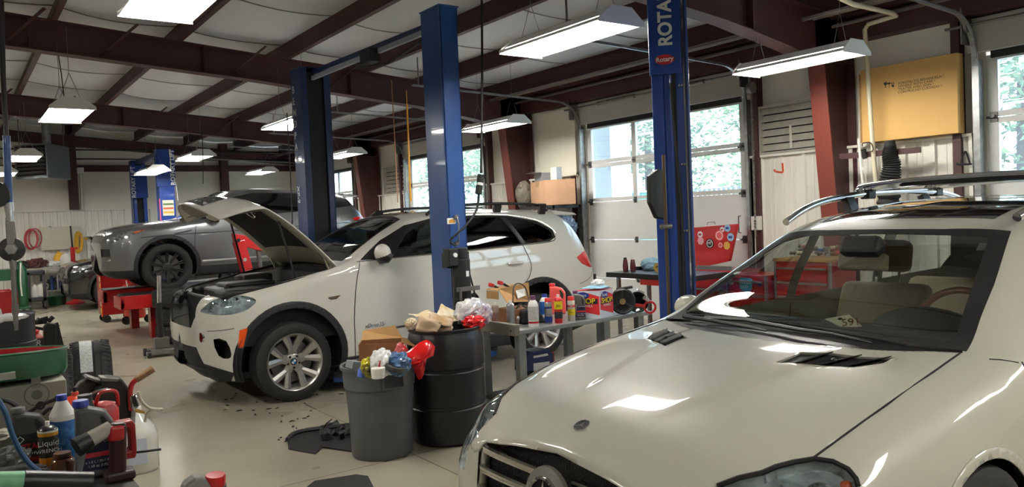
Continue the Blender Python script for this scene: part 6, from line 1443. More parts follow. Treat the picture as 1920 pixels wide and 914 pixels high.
def face(o, r, W_, mred):
    n = r.cross(V((0, 0, 1))); k = lambda u, v, e=.0015: o+r*u*W_+V((0, 0, v*bh))+n*e
    g = MB(); g.add([k(.02, .32), k(.98, .12 if r.x > 0 else .32), k(.98, .97 if r.x < .5 else .8), k(.4, .97), k(.02, .78)], [(0, 1, 2, 3, 4)]); g.build('red_panel', mred, bxo)
    g = MB(); cc = k(.36, .83, .0025); g.add([cc+r*W_*.26*math.cos(u)+V((0, 0, .03*math.sin(u))) for u in np.linspace(0, 2*PI, 21)[:-1]], [tuple(range(20))]); g.build('blue_oval', M_bl, bxo)
    text('Scott', 'box_lettering', .036, k(.36, .79, .0035), r, (0, 0, 1), M_wlet, bxo, .0004, 'CENTER')
    g = MB(); g.add([k(.08, .50, .0025), k(.92, .53, .0025), k(.92, .72, .0025), k(.08, .67, .0025)], [(0, 1, 2, 3)]); g.build('yellow_bar', M_ink, bxo)
    text('SHOP', 'box_lettering', .062, k(.5, .545, .0035), r, (0, 0, 1), M_yl, bxo, .0005, 'CENTER', bold=.001); text('TOWELS', 'box_lettering', .028, k(.5, .42, .0035), r, (0, 0, 1), M_wlet, bxo, .0004, 'CENTER')
face(A, e1, .19, MATS['carton_red']); face(C, -e2, .235, MATS['carton_red'])
# face mask on the box
mc = A+up+e1*.12+e2*.10; rs = random.Random(6); g = MB()
g.grid([[mc+e1*(u*.10)+e2*(v*.085)+V((0, 0, .012+.02*(1-u*u)*(1-v*v)+.012*abs(math.sin(5*v+2*u))-.03*max(0, u-.6))) for v in np.linspace(-1, 1, 9)] for u in np.linspace(-1, 1, 9)])
mk = tag(g.build('face_mask', mat('mask_blue', (150, 200, 226), .7), loc=mc, solid=.003), 'pale blue and white face masks on top of the towel box', 'mask')
g = crumple(mc+V((.02, 0, .055)), .045, 51, .4, (1.2, 1, .7)); g.build('white_inner_mask', M_wbag, mk)
# fan motor, bulb reflector, clamp
c = onZ(1168, 592, BZ)+V((.05, .05, 0)); t = thing('blower_motor', 'black round blower motor with three-spoke plate leaning beside the towel box', 'motor', (c.x, c.y, BZ)); c = V((c.x, c.y, BZ+.115)); n = (EYE-c); n.z = 0; n.normalize()
g = MB(); g.lathe([(0, -.03), (.10, -.03), (.112, -.02), (.112, .02), (.10, .03), (.08, .02), (.03, .02), (0, .024)], c, n, 36); hb = g.build('housing', M_black, t)
g = MB(); r_ = V((-n.y, n.x, 0))
for k in range(3): u = PI/2+k*2*PI/3; g.bar(c+n*.03, c+n*.03+(r_*math.cos(u)+V((0, 0, 1))*math.sin(u))*.10, .014, .01, up=n)
g.build('spokes', mat('grey_black', (48, 48, 50), .4), hb); g = MB(); g.lathe([(0, .03), (.026, .03), (.026, .036), (0, .036)], c, n, 20); g.build('hub', mat('brass_hub', (150, 128, 90), .4, metal=.6), hb)
g = MB(); g.box(c-r_*.115+n*.01, (.05, .05, .22), (0, 0, -.7)); g.build('terminal_block', mat('grey_black', (48, 48, 50)), hb, bev=.006)
g = MB(); g.tube([c+n*.0+r_*u+V((0, 0, .11+.015*math.sin(9*u))) for u in np.linspace(-.05, .09, 8)], .012, 8); g.build('pigtail', M_cable, hb)
c = onZ(1205, 588, BZ)+V((.06, .10, .10)); t = thing('reflector_lamp', 'dark green and silver dome lamp lying behind the blower motor', 'lamp', (c.x, c.y, BZ)); g = MB(); dd = V((-.8, -.55, -.1)).normalized()
g.lathe([(.0, -.02), (.04, -.015), (.085, .03), (.095, .07), (.085, .065), (.04, .0), (0, -.005)], c, dd, 28); g.build('dome', mat('dark_green_glass', (40, 52, 46), .15, coat=.6), t); g = MB(); g.lathe([(.03, -.10), (.034, -.015), (.05, -.01), (.045, -.1), (.03, -.1)], c+V((0, 0, -.01)), dd, 24); g.build('cap', M_alu, t)
g = MB(); g.box(c+V((.03, .06, .06)), (.14, .1, .06), (0, .3, .3)); item('steel_housing', 'silver metal housing behind the dark dome lamp', 'part', (c.x+.03, c.y+.06, BZ), g, M_alu, bev=.012)
c = onZ(1222, 588, BZ)+V((.02, .04, .05)); t = thing('clamp', 'red ring clamp at the right end of the bench', 'clamp', (c.x, c.y, BZ)); g = MB(); g.lathe([(.04, -.025), (.056, -.025), (.056, .025), (.04, .025), (.04, -.025)], c, n, 28); g.build('ring', M_redp, t); g = MB(); g.bar(c+V((-.04, .02, .01)), c+V((-.14, .05, .03)), .03, .03); g.build('arm', M_redp, t, bev=.006); g = MB(); g.cyl(c+V((-.02, 0, .06)), c+V((-.06, .0, .09)), .02, n=14); g.build('thread', M_chrome, t)
# open carton, belt roll, wires and clips at the left
c = V((3.82, 5.30, BZ)); t = thing('cardboard_box', 'open flattened cardboard carton with shipping label on the bench', 'box', c)
Y = 5.2; f = lambda x, y, Y=5.2: onY(x, y, Y)
g = MB(); g.add([f(912, 545, 5.4), f(934, 547, 5.25), f(934, 562, 5.25), f(912, 560, 5.4)], [(0, 1, 2, 3)]); g.add([f(934, 543, 5.25), f(990, 530, 5.35), f(993, 566, 5.35), f(950, 568, 5.15)], [(0, 1, 2, 3)]); g.add([f(912, 544, 5.4), f(945, 537, 5.5), f(968, 533, 5.5), f(934, 546, 5.25)], [(0, 1, 2, 3)])
g.build('carton_panels', M_card, t, solid=.006); g = MB(); P4 = [f(966, 545, 5.29), f(983, 541, 5.33), f(985, 554, 5.33), f(970, 560, 5.25)]; g.add([p+V((-.004, -.012, 0)) for p in P4], [(0, 1, 2, 3)]); g.build('shipping_label', M_wpla, t)
g = MB(); g.span((3.72, 5.22, BZ), (3.98, 5.45, BZ+.12)); g.build('carton_base', M_cardd, t)
for k, (x, y) in enumerate(((921, 535), (938, 531))):
    t2 = thing('battery_clip', ('red-handled battery clip on the carton, nearest the drum', 'red-handled battery clip on the carton, right one')[k], 'clip', f(x, y, 5.4)); g = MB(); g.box(f(x, y, 5.4), (.055, .03, .03), (0, .3, .4)); g.build('red_grip', M_redp, t2, bev=.006); g = MB(); g.bar(f(x+6, y+2, 5.4), f(x+16, y+8, 5.38), .02, .02); g.build('jaws', M_black, t2)
c = onZ(962, 600, BZ)+V((.03, .12, 0)); g = MB(); g.lathe([(.048, .0), (.068, .0), (.07, .045), (.048, .045), (.048, 0)], (c.x, c.y, BZ+.01), (.12, -.1, 1), 32); item('duct_tape', 'roll of grey duct tape lying behind the silver cans', 'tape', (c.x, c.y, BZ), g, mat('duct_tape_grey', (120, 122, 122), .4, metal=.2))
c = onZ(958, 578, BZ); g = MB(); g.prism([(-.1, 0), (.08, 0), (.10, .06), (.02, .13), (-.08, .11)], 'y', -.06, .06); g.xform(Matrix.Translation((3.86, 5.16, BZ)) @ Matrix.Rotation(-.3, 4, 'Z')); item('tool_pouch', 'black tool pouch leaning on the cardboard carton', 'pouch', (3.86, 5.16, BZ), g, M_rub, bev=.02)
g = MB(); g.tube(crv([f(962, 567, 5.1), f(963, 540, 5.16), f(972, 532, 5.2), f(985, 540, 5.2), f(992, 566, 5.1), f(990, 578, 5.05)], 6), .005, 6); g.tube(crv([f(968, 580, 5.05), f(975, 570, 5.05), f(985, 577, 5.02), f(994, 572, 5.02)], 6), .006, 6); tag(g.build('jumper_cable', M_cable, loc=f(975, 578, 5.1)), 'thin black cable looped over the cardboard carton', 'cable')
p = onZ(975, 604, BZ); item('crumpled_wrapper', 'dark crumpled wrapper between the lying cans', 'wrapper', (p.x, p.y+.02, BZ), crumple((p.x, p.y+.03, BZ+.03), .035, 61, .5, (1.3, 1, .8)), M_black)
# under the bench
t = thing('jack_case', 'dark blue carrying case with pale panels under the bench', 'case', (4.2, 5.15, .16)); g = MB(); Yc = 5.08; a = lambda x, y: onY(x, y, Yc)
P = [a(986, 700), a(986, 668), a(996, 660), (a(1030, 655)), a(1038, 664), a(1040, 700)]; g.prism([(p.x, p.z) for p in P], 'y', Yc, Yc+.16); cs_ = g.build('case_body', mat('case_navy', (26, 34, 86), .4, coat=.2), t, bev=.008); 
g = MB(); g.prism([(p.x, p.z) for p in (a(1000, 668), a(1026, 663), a(1028, 667), a(1000, 672))], 'y', Yc-.004, Yc+.001); g.build('pale_band', M_wpla, cs_); g = MB(); g.prism([(p.x, p.z) for p in (a(1000, 682), a(1030, 678), a(1030, 692), a(1000, 697))], 'y', Yc-.004, Yc+.001); g.build('case_label', M_wpla, cs_)
g = MB(); g.span(a(1036, 700)+V((0, .03, 0)), a(1043, 662)+V((0, .12, 0))); item('red_tube', 'red tube standing beside the blue case under the bench', 'tube', a(1040, 700), g, M_redp)
item('black_bag', 'crumpled black bag on the lower shelf beside the blue case', 'bag', (3.72, 5.0, .16), crumple((3.74, 5.02, .27), .1, 71, .3, (1, .9, 1.1)), M_black)
g = MB(); g.lathe([(0, 0), (.04, 0), (.05, .09), (.053, .1), (.045, .095), (.04, .01), (0, .01)], (3.36, 5.0, 0), (0, 0, 1), 24); item('small_bucket', 'small grey bucket on the floor beside the bench leg', 'bucket', (3.36, 5.0, 0), g, M_bin)
# ================================================================ foreground bench at the left edge
TZ = .75
fb = thing('tool_table', 'dark work table in the lower left corner covered with bottles and tools', 'table', (-.2, 3.4, 0))
g = MB(); cr = onZ(272, 908, TZ); g.span((-1.5, 2.55, TZ-.04), (cr.x-.02, 4.75, TZ)); g.build('table_top', mat('dark_table_top', (58, 56, 54), .5, noise=.2), fb, bev=.006)
for x in (-1.4, cr.x-.1):
    for y in (2.65, 4.65): g = MB(); g.span((x-.03, y-.03, 0), (x+.03, y+.03, TZ-.04)); g.build('leg', M_steel, fb)
# pale printed carton with green tub on top
cb = thing('carton', 'pale printed carton carrying the green tub at the left edge', 'box', (-.2, 4.35, TZ))
Yb = 4.1; a = lambda x, y, Y=Yb: onY(x, y, Y)
tr = a(124, 712); ztop = tr.z
g = MB(); g.span((-.75, Yb, TZ), (tr.x, Yb+.28, ztop)); co = g.build('carton_body', mat('pale_carton', (150, 152, 138), .7, noise=.08), cb, bev=.004)
M_pr = mat('grey_print', (104, 106, 100), .7)
c = a(69, 741); g = MB(); g.lathe([(.045, 0), (.05, 0), (.05, .002), (.045, .002), (.045, 0)], c, (0, -1, 0), 28); g.lathe([(0, 0), (.022, 0), (.022, .0015), (0, .0015)], c, (0, -1, 0), 20); g.build('printed_ring', M_pr, co)
g = MB(); g.span(c+V((-.018, -.001, .03)), c+V((.018, .0, .085))); g.build('printed_strap', mat('grey_print_light', (128, 130, 122), .7), co); g = MB(); g.span(c+V((-.014, -.001, -.085)), c+V((.014, .0, -.05))); g.build('printed_strap', mat('grey_print_light', (128, 130, 122), .7), co)
g = MB()
for x, y in ((20, 770), (20, 782)): q0 = a(x, y); g.span(q0, q0+V((.07, -.001, .004)))
g.build('printed_lines', M_pr, co)
tb = thing('round_tub', 'large green round tub with red inside sitting on the pale carton', 'tub', (-.2, 4.45, ztop))
R = .33; TA = V((.03, .075, 1)).normalized(); cx_ = onY(122, 690, 4.36).x-R*.97; g = MB(); g.lathe([(0, .005), (R*.97, .0), (R, .02), (R, .108), (R+.008, .116), (R-.004, .121), (R-.012, .116)], (cx_, 4.36, ztop+.012), TA, 72); tbo = g.build('tub_wall', mat('tub_green', (22, 84, 54), .35, coat=.3, noise=.15), tb)
g = MB(); g.lathe([(R-.012, .116), (R-.014, .03), (0, .02)], (cx_, 4.36, ztop+.012), TA, 72); g.build('tub_inside', mat('tub_red', (150, 22, 34), .4, coat=.3), tb)
p = onY(8, 705, 4.06); g = MB(); g.span((p.x-.06, 4.36-R-.006, p.z-.015), (p.x+.04, 4.36-R+.02, p.z+.015)); g.build('tub_label', mat('faded_label', (170, 174, 160), .6), tbo)
# bottles, front to back
yawf = .0
def lb_titan(t, w, d, h):
    g = MB(); g.span((-w*.46, -d/2-.002, h*.06), (w*.46, -d/2-.0005, h*.56)); L = g.build('label', mat('black_label', (24, 24, 25), .4), t)
    g = MB(); g.span((-w*.46, -d/2-.003, h*.06), (w*.46, -d/2-.002, h*.14)); g.build('red_base', M_redd, L)
    text('TITAN', 'label_print', h*.13, (-w*.3, -d/2-.004, h*.29), (1, 0, 0), (0, 0, 1), M_redp, L, .0004, bold=.001); text('ZH 4044', 'label_print', h*.075, (-w*.36, -d/2-.004, h*.19), (1, 0, 0), (0, 0, 1), M_wlet, L, .0004, shear=.2)
    g = MB(); g.lathe([(.012, 0), (.015, 0), (.015, .001), (.012, .001), (.012, 0)], (-w*.25, -d/2-.003, h*.47), (0, -1, 0), 4); g.build('diamond_mark', M_wlet, L)
def at_(x, y): p = onZ(x, y, TZ); return p
p = at_(62, 880); jug('oil_jug', 'dark grey oil jug with black and red label behind the yellow spray can', (p.x, p.y+.10, TZ), .125, .07, .225, mat('jug_charcoal', (62, 62, 62), .45), mat('cap_grey', (96, 96, 94), .5), -.05, lb_titan, neck=(-.26, .1))
p = at_(186, 900); jug('oil_jug', 'grey oil jug with blue cap and navy label at the front of the table', (p.x, p.y+.07, TZ), .135, .075, .285, mat('jug_mid_grey', (82, 82, 82), .45), mat('blue_cap', (30, 50, 150)), -.06, lab_p, neck=(-.27, .1))
p = at_(96, 884); can('penetrant_can', 'black penetrant spray can with yellow shoulder and white script', 0, 0, .185, .034, [('', 0, 0, mat('penetrant_black', (22, 22, 22), .35, coat=.3)), ('orange_base', .004, .05, mat('amber_band', (186, 116, 24), .4)), ('gold_band', .132, .145, mat('gold_band', (206, 150, 40), .35, metal=.3)), ('white_shoulder', .145, .152, M_wpla)], ('nozzle', .162, .185, .008, M_wpla), z=TZ, D=(p.x, p.y+.04, TZ), texts=(('Liquid', .030, .098, M_wlet), ('WRENCH', .020, .072, M_wlet)))
p = at_(128, 868); can('fluid_bottle', 'blue bottle with white top and blue cap behind the penetrant can', 0, 0, .255, .047, [('', 0, 0, mat('bottle_blue', (30, 92, 156), .35)), ('white_top', .155, .175, M_wpla), ('print', .03, .13, mat('pale_blue_print', (70, 130, 186), .5, col2=(30, 92, 156), nscale=60))], ('cap', .232, .255, .020, mat('blue_cap', (30, 50, 150))), z=TZ, D=(p.x, p.y+.10, TZ), cat='bottle', prof=[(0, 0), (.045, 0), (.047, .006), (.047, .172), (.043, .182), (.022, .222), (.018, .235), (0, .235)])
g = MB(); o = V((p.x, p.y+.10, TZ)); g.lathe([(.0475, .172), (.0436, .184), (.0226, .224), (.0186, .234)], o, (0, 0, 1), 26); tag(g.build('bottle_shoulder', M_wpla, bpy.data.objects['fluid_bottle']), 'x', 'x'); bo = bpy.data.objects['bottle_shoulder']; del bo['label']; del bo['category']
p = at_(122, 898); t = thing('glass_jar', 'brown amber glass jar between the penetrant can and the grey oil jug', 'jar', (p.x, p.y+.045, TZ)); o = (p.x, p.y+.045, TZ)
g = MB(); g.lathe([(0, 0), (.036, 0), (.040, .01), (.040, .055), (.034, .066), (.028, .069), (0, .07)], o, (0, 0, 1), 28); g.build('jar_glass', mat('amber_glass', (104, 54, 20), .1, coat=1), t)
g = MB(); g.lathe([(0, .07), (.030, .07), (.031, .074), (.029, .088), (0, .09)], o, (0, 0, 1), 28); g.build('jar_neck', mat('amber_neck', (86, 50, 34), .3, coat=.5), t)
p = at_(165, 862); o = V((p.x, p.y+.3, TZ)); t = thing('pump_oil_can', 'orange-red round pump oil can behind the blue bottle', 'oil can', o)
g = MB(); g.lathe([(0, 0), (.07, 0), (.075, .01), (.075, .15), (.07, .175), (.045, .20), (.015, .21), (.014, .225), (0, .226)], o, (0, 0, 1), 32); g.build('can_body', mat('oil_can_orange', (206, 62, 30), .3, coat=.6), t); g = MB(); g.cyl(o+V((0, 0, .225)), o+V((0, 0, .245)), .008, n=10); g.build('spout', M_black, t)
p = at_(180, 862); o = V((p.x, p.y+.22, TZ)); item('black_cap_bottle', 'bottle with black cap between the orange can and grey jug', 'bottle', o, MB().lathe([(0, 0), (.035, 0), (.035, .17), (.028, .19), (.028, .225), (0, .228)], o, (0, 0, 1), 22), M_black)
# red hand drill / trouble lamp stack in front right
p = at_(228, 905); o = V((p.x, p.y+.04, TZ)); t = thing('work_light', 'red and black cordless work light with clear head at the table edge', 'work light', o)
g = MB(); g.box(o+V((0, 0, .115)), (.055, .05, .19), (0, .06, 0)); g.build('handle_shell', mat('dark_maroon', (52, 16, 18), .4), t, bev=.014, seg=3)
g = MB(); g.box(o+V((-.005, -.004, .175)), (.058, .052, .06), (0, .06, 0)); g.build('red_collar', M_redp, t, bev=.014, seg=3)
g = MB(); g.box(o+V((0, 0, .018)), (.10, .075, .036)); g.build('battery_base', mat('battery_maroon', (40, 14, 16), .5), t, bev=.01)
g = MB(); g.cyl(o+V((-.10, -.02, .165)), o+V((-.02, 0, .195)), .030, .026, n=24); g.build('clear_head', mat('clear_plastic', (176, 172, 160), .15, coat=.8), t); g = MB(); g.cyl(o+V((-.135, -.03, .152)), o+V((-.09, -.018, .168)), .035, .031, n=24); g.build('black_bezel', M_black, t)
p = at_(262, 880); o = V((p.x-.03, p.y+.12, TZ)); t = thing('red_lamp_housing', 'dark red handled lamp housing at the right edge of the table', 'lamp', o)
g = MB(); g.prism([(-.03, .02), (.035, .02), (.04, .05), (.04, .15), (.03, .17), (-.03, .17), (-.03, .145), (.012, .145), (.016, .13), (.016, .055), (-.03, .045)], 'y', -.03, .03); g.xform(Matrix.Translation(o)); g.build('d_handle', M_redd, t, bev=.008, seg=3); g = MB(); g.cyl(o+V((.03, -.0, .035)), o+V((.13, -.01, .03)), .005, n=8); g.build('rod', M_black, t); g = MB(); g.span(o+V((-.03, -.02, .06)), o+V((.0, .02, .14))); g.build('steel_core', M_alu, t)
p = at_(200, 850); o = V((p.x+.03, p.y+.25, TZ)); t = thing('gas_can', 'red round-shouldered can between grey jug and vise', 'can', o); g = MB(); g.lathe([(0, 0), (.06, 0), (.062, .13), (.05, .155), (.02, .165), (0, .166)], o, (0, 0, 1), 26); g.build('can_body', M_redp, t); g = MB(); g.tube(crv([o+V((-.03, -.02, .16)), o+V((-.01, -.03, .21)), o+V((.05, -.02, .205)), o+V((.06, 0, .14))], 5), .008, 8); g.build('carry_handle', M_redp, t); g = MB(); g.tube(crv([o+V((-.06, 0, .20)), o+V((-.02, -.01, .215)), o+V((.02, -.02, .22))], 4), .006, 6); g.build('spout', M_alu, t)
# bench vise
p = at_(200, 800); o = V((p.x, p.y+.35, TZ)); t = thing('bench_vise', 'big black bench vise seen from behind on the table edge', 'vise', o)
g = MB(); Yv = o.y; v = lambda x, y: onY(x, y, Yv)
g.prism([(q_.x, q_.z) for q_ in (v(140, 790), v(138, 745), v(152, 722), v(176, 712), v(196, 716), v(190, 790))], 'y', Yv+.05, Yv+.13); g.build('fixed_jaw', mat('vise_grey', (58, 54, 50), .5, metal=.3), t, bev=.012)
g = MB(); g.prism([(q_.x, q_.z) for q_ in (v(166, 800), v(172, 738), v(188, 720), v(196, 705), v(226, 708), v(240, 728), v(246, 760), v(246, 808))], 'y', Yv-.05, Yv+.06); g.build('moving_jaw', mat('vise_black', (24, 21, 20), .55), t, bev=.012)
g = MB(); g.prism([(q_.x, q_.z) for q_ in (v(162, 712), v(166, 708), v(193, 717), v(190, 722))], 'y', Yv+.02, Yv+.14); g.prism([(q_.x, q_.z) for q_ in (v(186, 706), v(220, 708), v(218, 714), v(188, 713))], 'y', Yv-.052, Yv+.05); g.build('jaw_plates', M_steel, t, bev=.003)
g = MB(); g.lathe([(0, 0), (.09, 0), (.09, .03), (.06, .05), (0, .05)], (o.x, Yv+.02, TZ), (0, 0, 1), 24); g.build('swivel_base', mat('vise_black', (24, 21, 20)), t)
# chrome gauge with red wooden-handled tool and tube
o = onY(250, 770, Yv-.1); t = thing('lever_tool', 'red tool with worn wooden handle sticking up behind the table', 'hand tool', (o.x, o.y, TZ))
k = lambda x, y: onY(x, y, Yv-.08)
g = MB(); g.tube(crv([k(246, 770), k(244, 740), k(247, 722), k(256, 712)], 6), .013, 10); g.build('red_shaft', M_redp, t); g = MB(); g.cyl(k(255, 713), k(287, 692), .017, .019, n=16); g.build('wood_handle', mat('worn_wood', (146, 112, 76), .7, noise=.3, nscale=12), t)
t = thing('pressure_gauge', 'chrome gauge fitting with brass nozzle beside the vise', 'gauge', (o.x, o.y, TZ)); g = MB(); g.sphere(k(250, 747), .022, 16, 10); g.cyl(k(250, 752), k(251, 766), .02, n=16); gg = g.build('chrome_body', M_chrome, t); g = MB(); g.lathe([(.028, -.01), (.034, -.01), (.034, .01), (.028, .01), (.028, -.01)], k(253, 752), (1, -.2, .2), 24); g.build('black_ring', M_black, gg); g = MB(); g.cyl(k(253, 770), k(271, 774), .010, .007, n=12); g.build('brass_nozzle', mat('brass', (176, 140, 70), .3, metal=.8), gg); g = MB(); g.cyl(k(250, 768), k(247, 830), .012, n=12); g.build('stem', M_alu, gg)
g = MB(); g.tube(crv([k(259, 735), k(265, 752), k(281, 766), k(304, 768), k(292, 769), k(277, 775), k(272, 792)], 6), .0075, 8); tag(g.build('clear_tube', mat('milky_tube', (206, 200, 178), .4), loc=k(281, 766)), 'milky plastic tube curling out beside the vise', 'tube')
# clear jug on the floor behind
p = onZ(266, 888, 0); o = V((p.x, p.y+.10, 0)); t = thing('water_jug', 'clear plastic water jug standing on the floor behind the table', 'jug', o); s_ = 1.45
g = MB(); g.lathe([(0, 0), (.085*s_, 0), (.092*s_, .012), (.092*s_, .17*s_), (.08*s_, .21*s_), (.03*s_, .27*s_), (.024*s_, .285*s_), (0, .286*s_)], o, (0, 0, 1), 30); g.build('jug_body', mat('cloudy_plastic', (196, 196, 188), .25, coat=.6), t); g = MB(); g.lathe([(0, .284*s_), (.026*s_, .284*s_), (.026*s_, .305*s_), (0, .307*s_)], o, (0, 0, 1), 20); g.build('jug_cap', M_wpla, t)
g = MB(); nn = (EYE-o); nn.z = 0; nn.normalize(); rr_ = V((-nn.y, nn.x, 0)); c = o+nn*.095*s_+V((0, 0, .11*s_)); g.bar(c-rr_*.04*s_, c+rr_*.04*s_, .004, .12*s_); g.build('jug_label', mat('pale_label', (170, 176, 190), .5), t)
# hose, handles and small stuff at the lower left
g = MB(); kk = lambda x, y, Y=3.15: onY(x, y, Y); g.tube(crv([kk(-15, 735), kk(8, 770), kk(25, 820), kk(48, 862), kk(80, 890)], 6), .0085, 8); tag(g.build('air_hose', mat('blue_hose', (44, 84, 124), .45), loc=kk(25, 880)), 'blue air hose running down the left edge', 'hose')
def hang(pts, name, label, m, r=.01): g = MB(); g.tube(crv(pts, 5), r, 7); return tag(g.build(name, m, loc=pts[0]), label, 'gasket')
kb = lambda x, y: onY(x, y, 3.95)
g = MB(); g.tube(crv([kb(-10, 754), kb(12, 752), kb(32, 763), kb(45, 780)], 5), .011, 7); tag(g.build('hose_clamp_strap', M_black, loc=kb(0, 790)), 'black curved strap in front of the pale carton', 'strap')
t = thing('eyelet_bracket', 'black metal bracket with eyelets leaning in front of the carton', 'bracket', kb(70, 800)); g = MB(); g.tube(crv([kb(48, 778), kb(75, 761), kb(90, 755), kb(108, 748)], 5), .008, 7); g.tube(crv([kb(80, 778), kb(95, 766), kb(108, 768), kb(111, 750)], 5), .008, 7); gb_ = g.build('bracket_arm', M_black, t)
for x, y in ((110, 748), (76, 761)): g = MB(); g.lathe([(.010, -.004), (.018, -.004), (.018, .004), (.010, .004), (.010, -.004)], kb(x, y), (0, -1, 0), 16); g.build('eyelet', M_black, gb_)
g = MB(); q0 = kk(-20, 905, 2.75); q1 = kk(44, 903, 2.75); g.cyl(q0, q1, .030, n=18); t = thing('torque_wrench', 'green and black tube tool lying along the front edge of the table', 'hand tool', (q1.x, q1.y, TZ)); g.build('green_sleeve', mat('pale_green', (126, 190, 150), .5, noise=.2, nscale=30), t); g = MB(); g.cyl(q1, kk(172, 905, 2.75), .032, n=18); g.build('black_grip', mat('grip_black', (22, 22, 23), .4), t)
p = at_(50, 895); item('yellow_wrapper', 'small yellow and white wrapper under the dark oil jug', 'wrapper', (p.x, p.y+.0, TZ), crumple((p.x, p.y+.0, TZ+.025), .028, 81, .4, (1.2, 1, .8)), mat('yellow_white', (214, 200, 90), .5, col2=(200, 196, 180), nscale=20))
p = at_(20, 885); item('glass_scrap', 'clear crumpled plastic at the lower left corner', 'plastic', (p.x, p.y, TZ), crumple((p.x, p.y, TZ+.05), .05, 83, .45, (1.2, 1, .9)), mat('smoky_film', (96, 98, 98), .2, coat=.8))
p = at_(10, 862); item('silver_fitting', 'silver fittings and white rag at the left edge of the table', 'part', (p.x, p.y, TZ), crumple((p.x, p.y+.05, TZ+.075), .05, 85, .4, (1.5, 1, .7)), mat('dull_rag', (176, 172, 156), .6, noise=.3, nscale=20))
p = at_(75, 906); item('black_rag', 'black rag heap in the lower left corner', 'rag', (p.x-.05, p.y, TZ), crumple((p.x-.08, p.y+.06, TZ+.03), .05, 87, .4, (2.0, 1, .6)), M_rub)
# red capped bottle in the bottom edge
kq = lambda x, y: onY(x, y, 2.6); t = thing('oil_bottle', 'grey bottle with red screw cap at the bottom edge of the view', 'bottle', (kq(405, 940).x, 2.6, kq(405, 1130).z)); c = kq(404, 900); r_ = .031
g = MB(); g.lathe([(0, -.018), (r_*.95, -.018), (r_, -.014), (r_, .012), (r_*.93, .017), (0, .018)], c, (.02, -.12, 1), 40); g.build('red_cap', M_rd, t)
g = MB(); g.lathe([(0, -.30), (.055, -.30), (.06, -.28), (.06, -.12), (.04, -.06), (.034, -.04), (.034, -.018), (0, -.018)], c, (.02, -.12, 1), 32); g.build('bottle_body', mat('jug_mid_grey', (82, 82, 82)), t)
g = MB(); c2 = kq(363, 908); g.prism([(-.045, -.25), (.05, -.25), (.05, -.02), (.03, .02), (.0, .025), (-.03, .01), (-.045, -.03)], 'y', -.03, .03); g.xform(Matrix.Translation(c2)); g.build('handle_shoulder', mat('jug_silver_grey', (126, 124, 120), .4), t, bev=.012, seg=3)
sd = thing('side_stool', 'low steel stool under the red capped bottle at the bottom edge', 'stool', (.62, 2.6, 0)); zt = c.z-.30; g = MB(); g.span((c.x-.22, 2.42, zt-.03), (c.x+.16, 2.78, zt)); g.build('stool_top', M_steel, sd, bev=.005)
for x in (-.19, .13):
    for y in (2.45, 2.75): g = MB(); g.span((c.x+x-.015, y-.015, 0), (c.x+x+.015, y+.015, zt-.03)); g.build('leg', M_steel, sd)
# ---------------------------------------------------------------- mid left floor
# standing tyres
def vtyre(x, ytop, Dp, label):
    R_ = .375; d = ray(x, ytop); top_ = EYE+d*Dp
    return tyre((top_.x, top_.y, 0), label, R_, .30 if True else .25, V((1, -.12, 0)).normalized())
t1, c1 = vtyre(168, 652, 6.6, 'black tyre with white paper label on its tread standing on the floor')
M_tl = mat('tyre_label_white', (206, 208, 206), .5, noise=.35, nscale=90)
g = MB(); rows = []
ax_ = V((1, -.12, 0)).normalized(); e = V((.12, 1, 0)).normalized()
for u in np.linspace(.45, 1.55, 10): rows.append([c1+(-e*math.cos(u)+V((0, 0, 1))*math.sin(u))*.379+ax_*w_ for w_ in (-.075, .015)])
g.grid(rows); g.build('paper_label', M_tl, t1)
t2, c2 = vtyre(93, 660, 6.15, 'black tyre with a white label on top, second in the row on the floor')
g = MB(); rows = []
for u in np.linspace(.9, 1.9, 8): rows.append([c2+(-e*math.cos(u)+V((0, 0, 1))*math.sin(u))*.379+ax_*w_ for w_ in (-.06, .06)])
g.grid(rows); g.build('paper_label', M_tl, t2)
t4, c4 = vtyre(16, 664, 6.2, 'black tyre half hidden behind the green tub at the left')
# red tyre machine with black arms
hm = thing('tyre_machine', 'red tyre changing machine with black arms at the left', 'machine', (.45, 10.2, 0))
Yh = 10.0; H = lambda x, y: onY(x, y, Yh)
a0, a1 = H(30, 700), H(84, 632); g = MB(); g.span((a0.x-.35, Yh, .05), (a1.x, Yh+.7, a1.z)); hb_ = g.build('cabinet', mat('machine_red', (150, 20, 26), .35, coat=.4), hm, bev=.03, seg=3)
p = H(50, 651); g = MB(); g.span((p.x-.20, Yh-.006, p.z-.06), (p.x+.19, Yh, p.z+.075)); pl = g.build('name_plate', mat('plate_grey', (92, 84, 82), .4, metal=.4), hb_)
text('HUNTER', 'machine_lettering', .085, (p.x-.20, Yh-.008, p.z-.0), (1, 0, 0), (0, 0, 1), M_wlet, pl, .001, shear=.2, bold=.002); text('Engineering Company', 'machine_lettering', .028, (p.x-.2, Yh-.008, p.z-.04), (1, 0, 0), (0, 0, 1), M_wlet, pl, .001)
g = MB(); q1 = H(80, 655); q2 = H(104, 605); g.prism([(s.x, s.z) for s in (H(80, 690), H(80, 612), H(88, 604), H(102, 606), H(104, 690))], 'y', Yh-.16, Yh-.02); g.build('column', M_black, hm, bev=.01)
g = MB(); g.bar(H(30, 608), H(88, 603), .05, .05); g.bar(H(40, 598), H(62, 600), .03, .03); g.bar(H(54, 613), H(84, 618), .035, .03); g.bar(H(70, 602), H(90, 596), .05, .04); g.cyl(H(90, 604), H(100, 594), .025, n=10); g.cyl(H(70, 606), H(76, 598), .035, n=12); g.build('arm', M_black, hm, bev=.005)
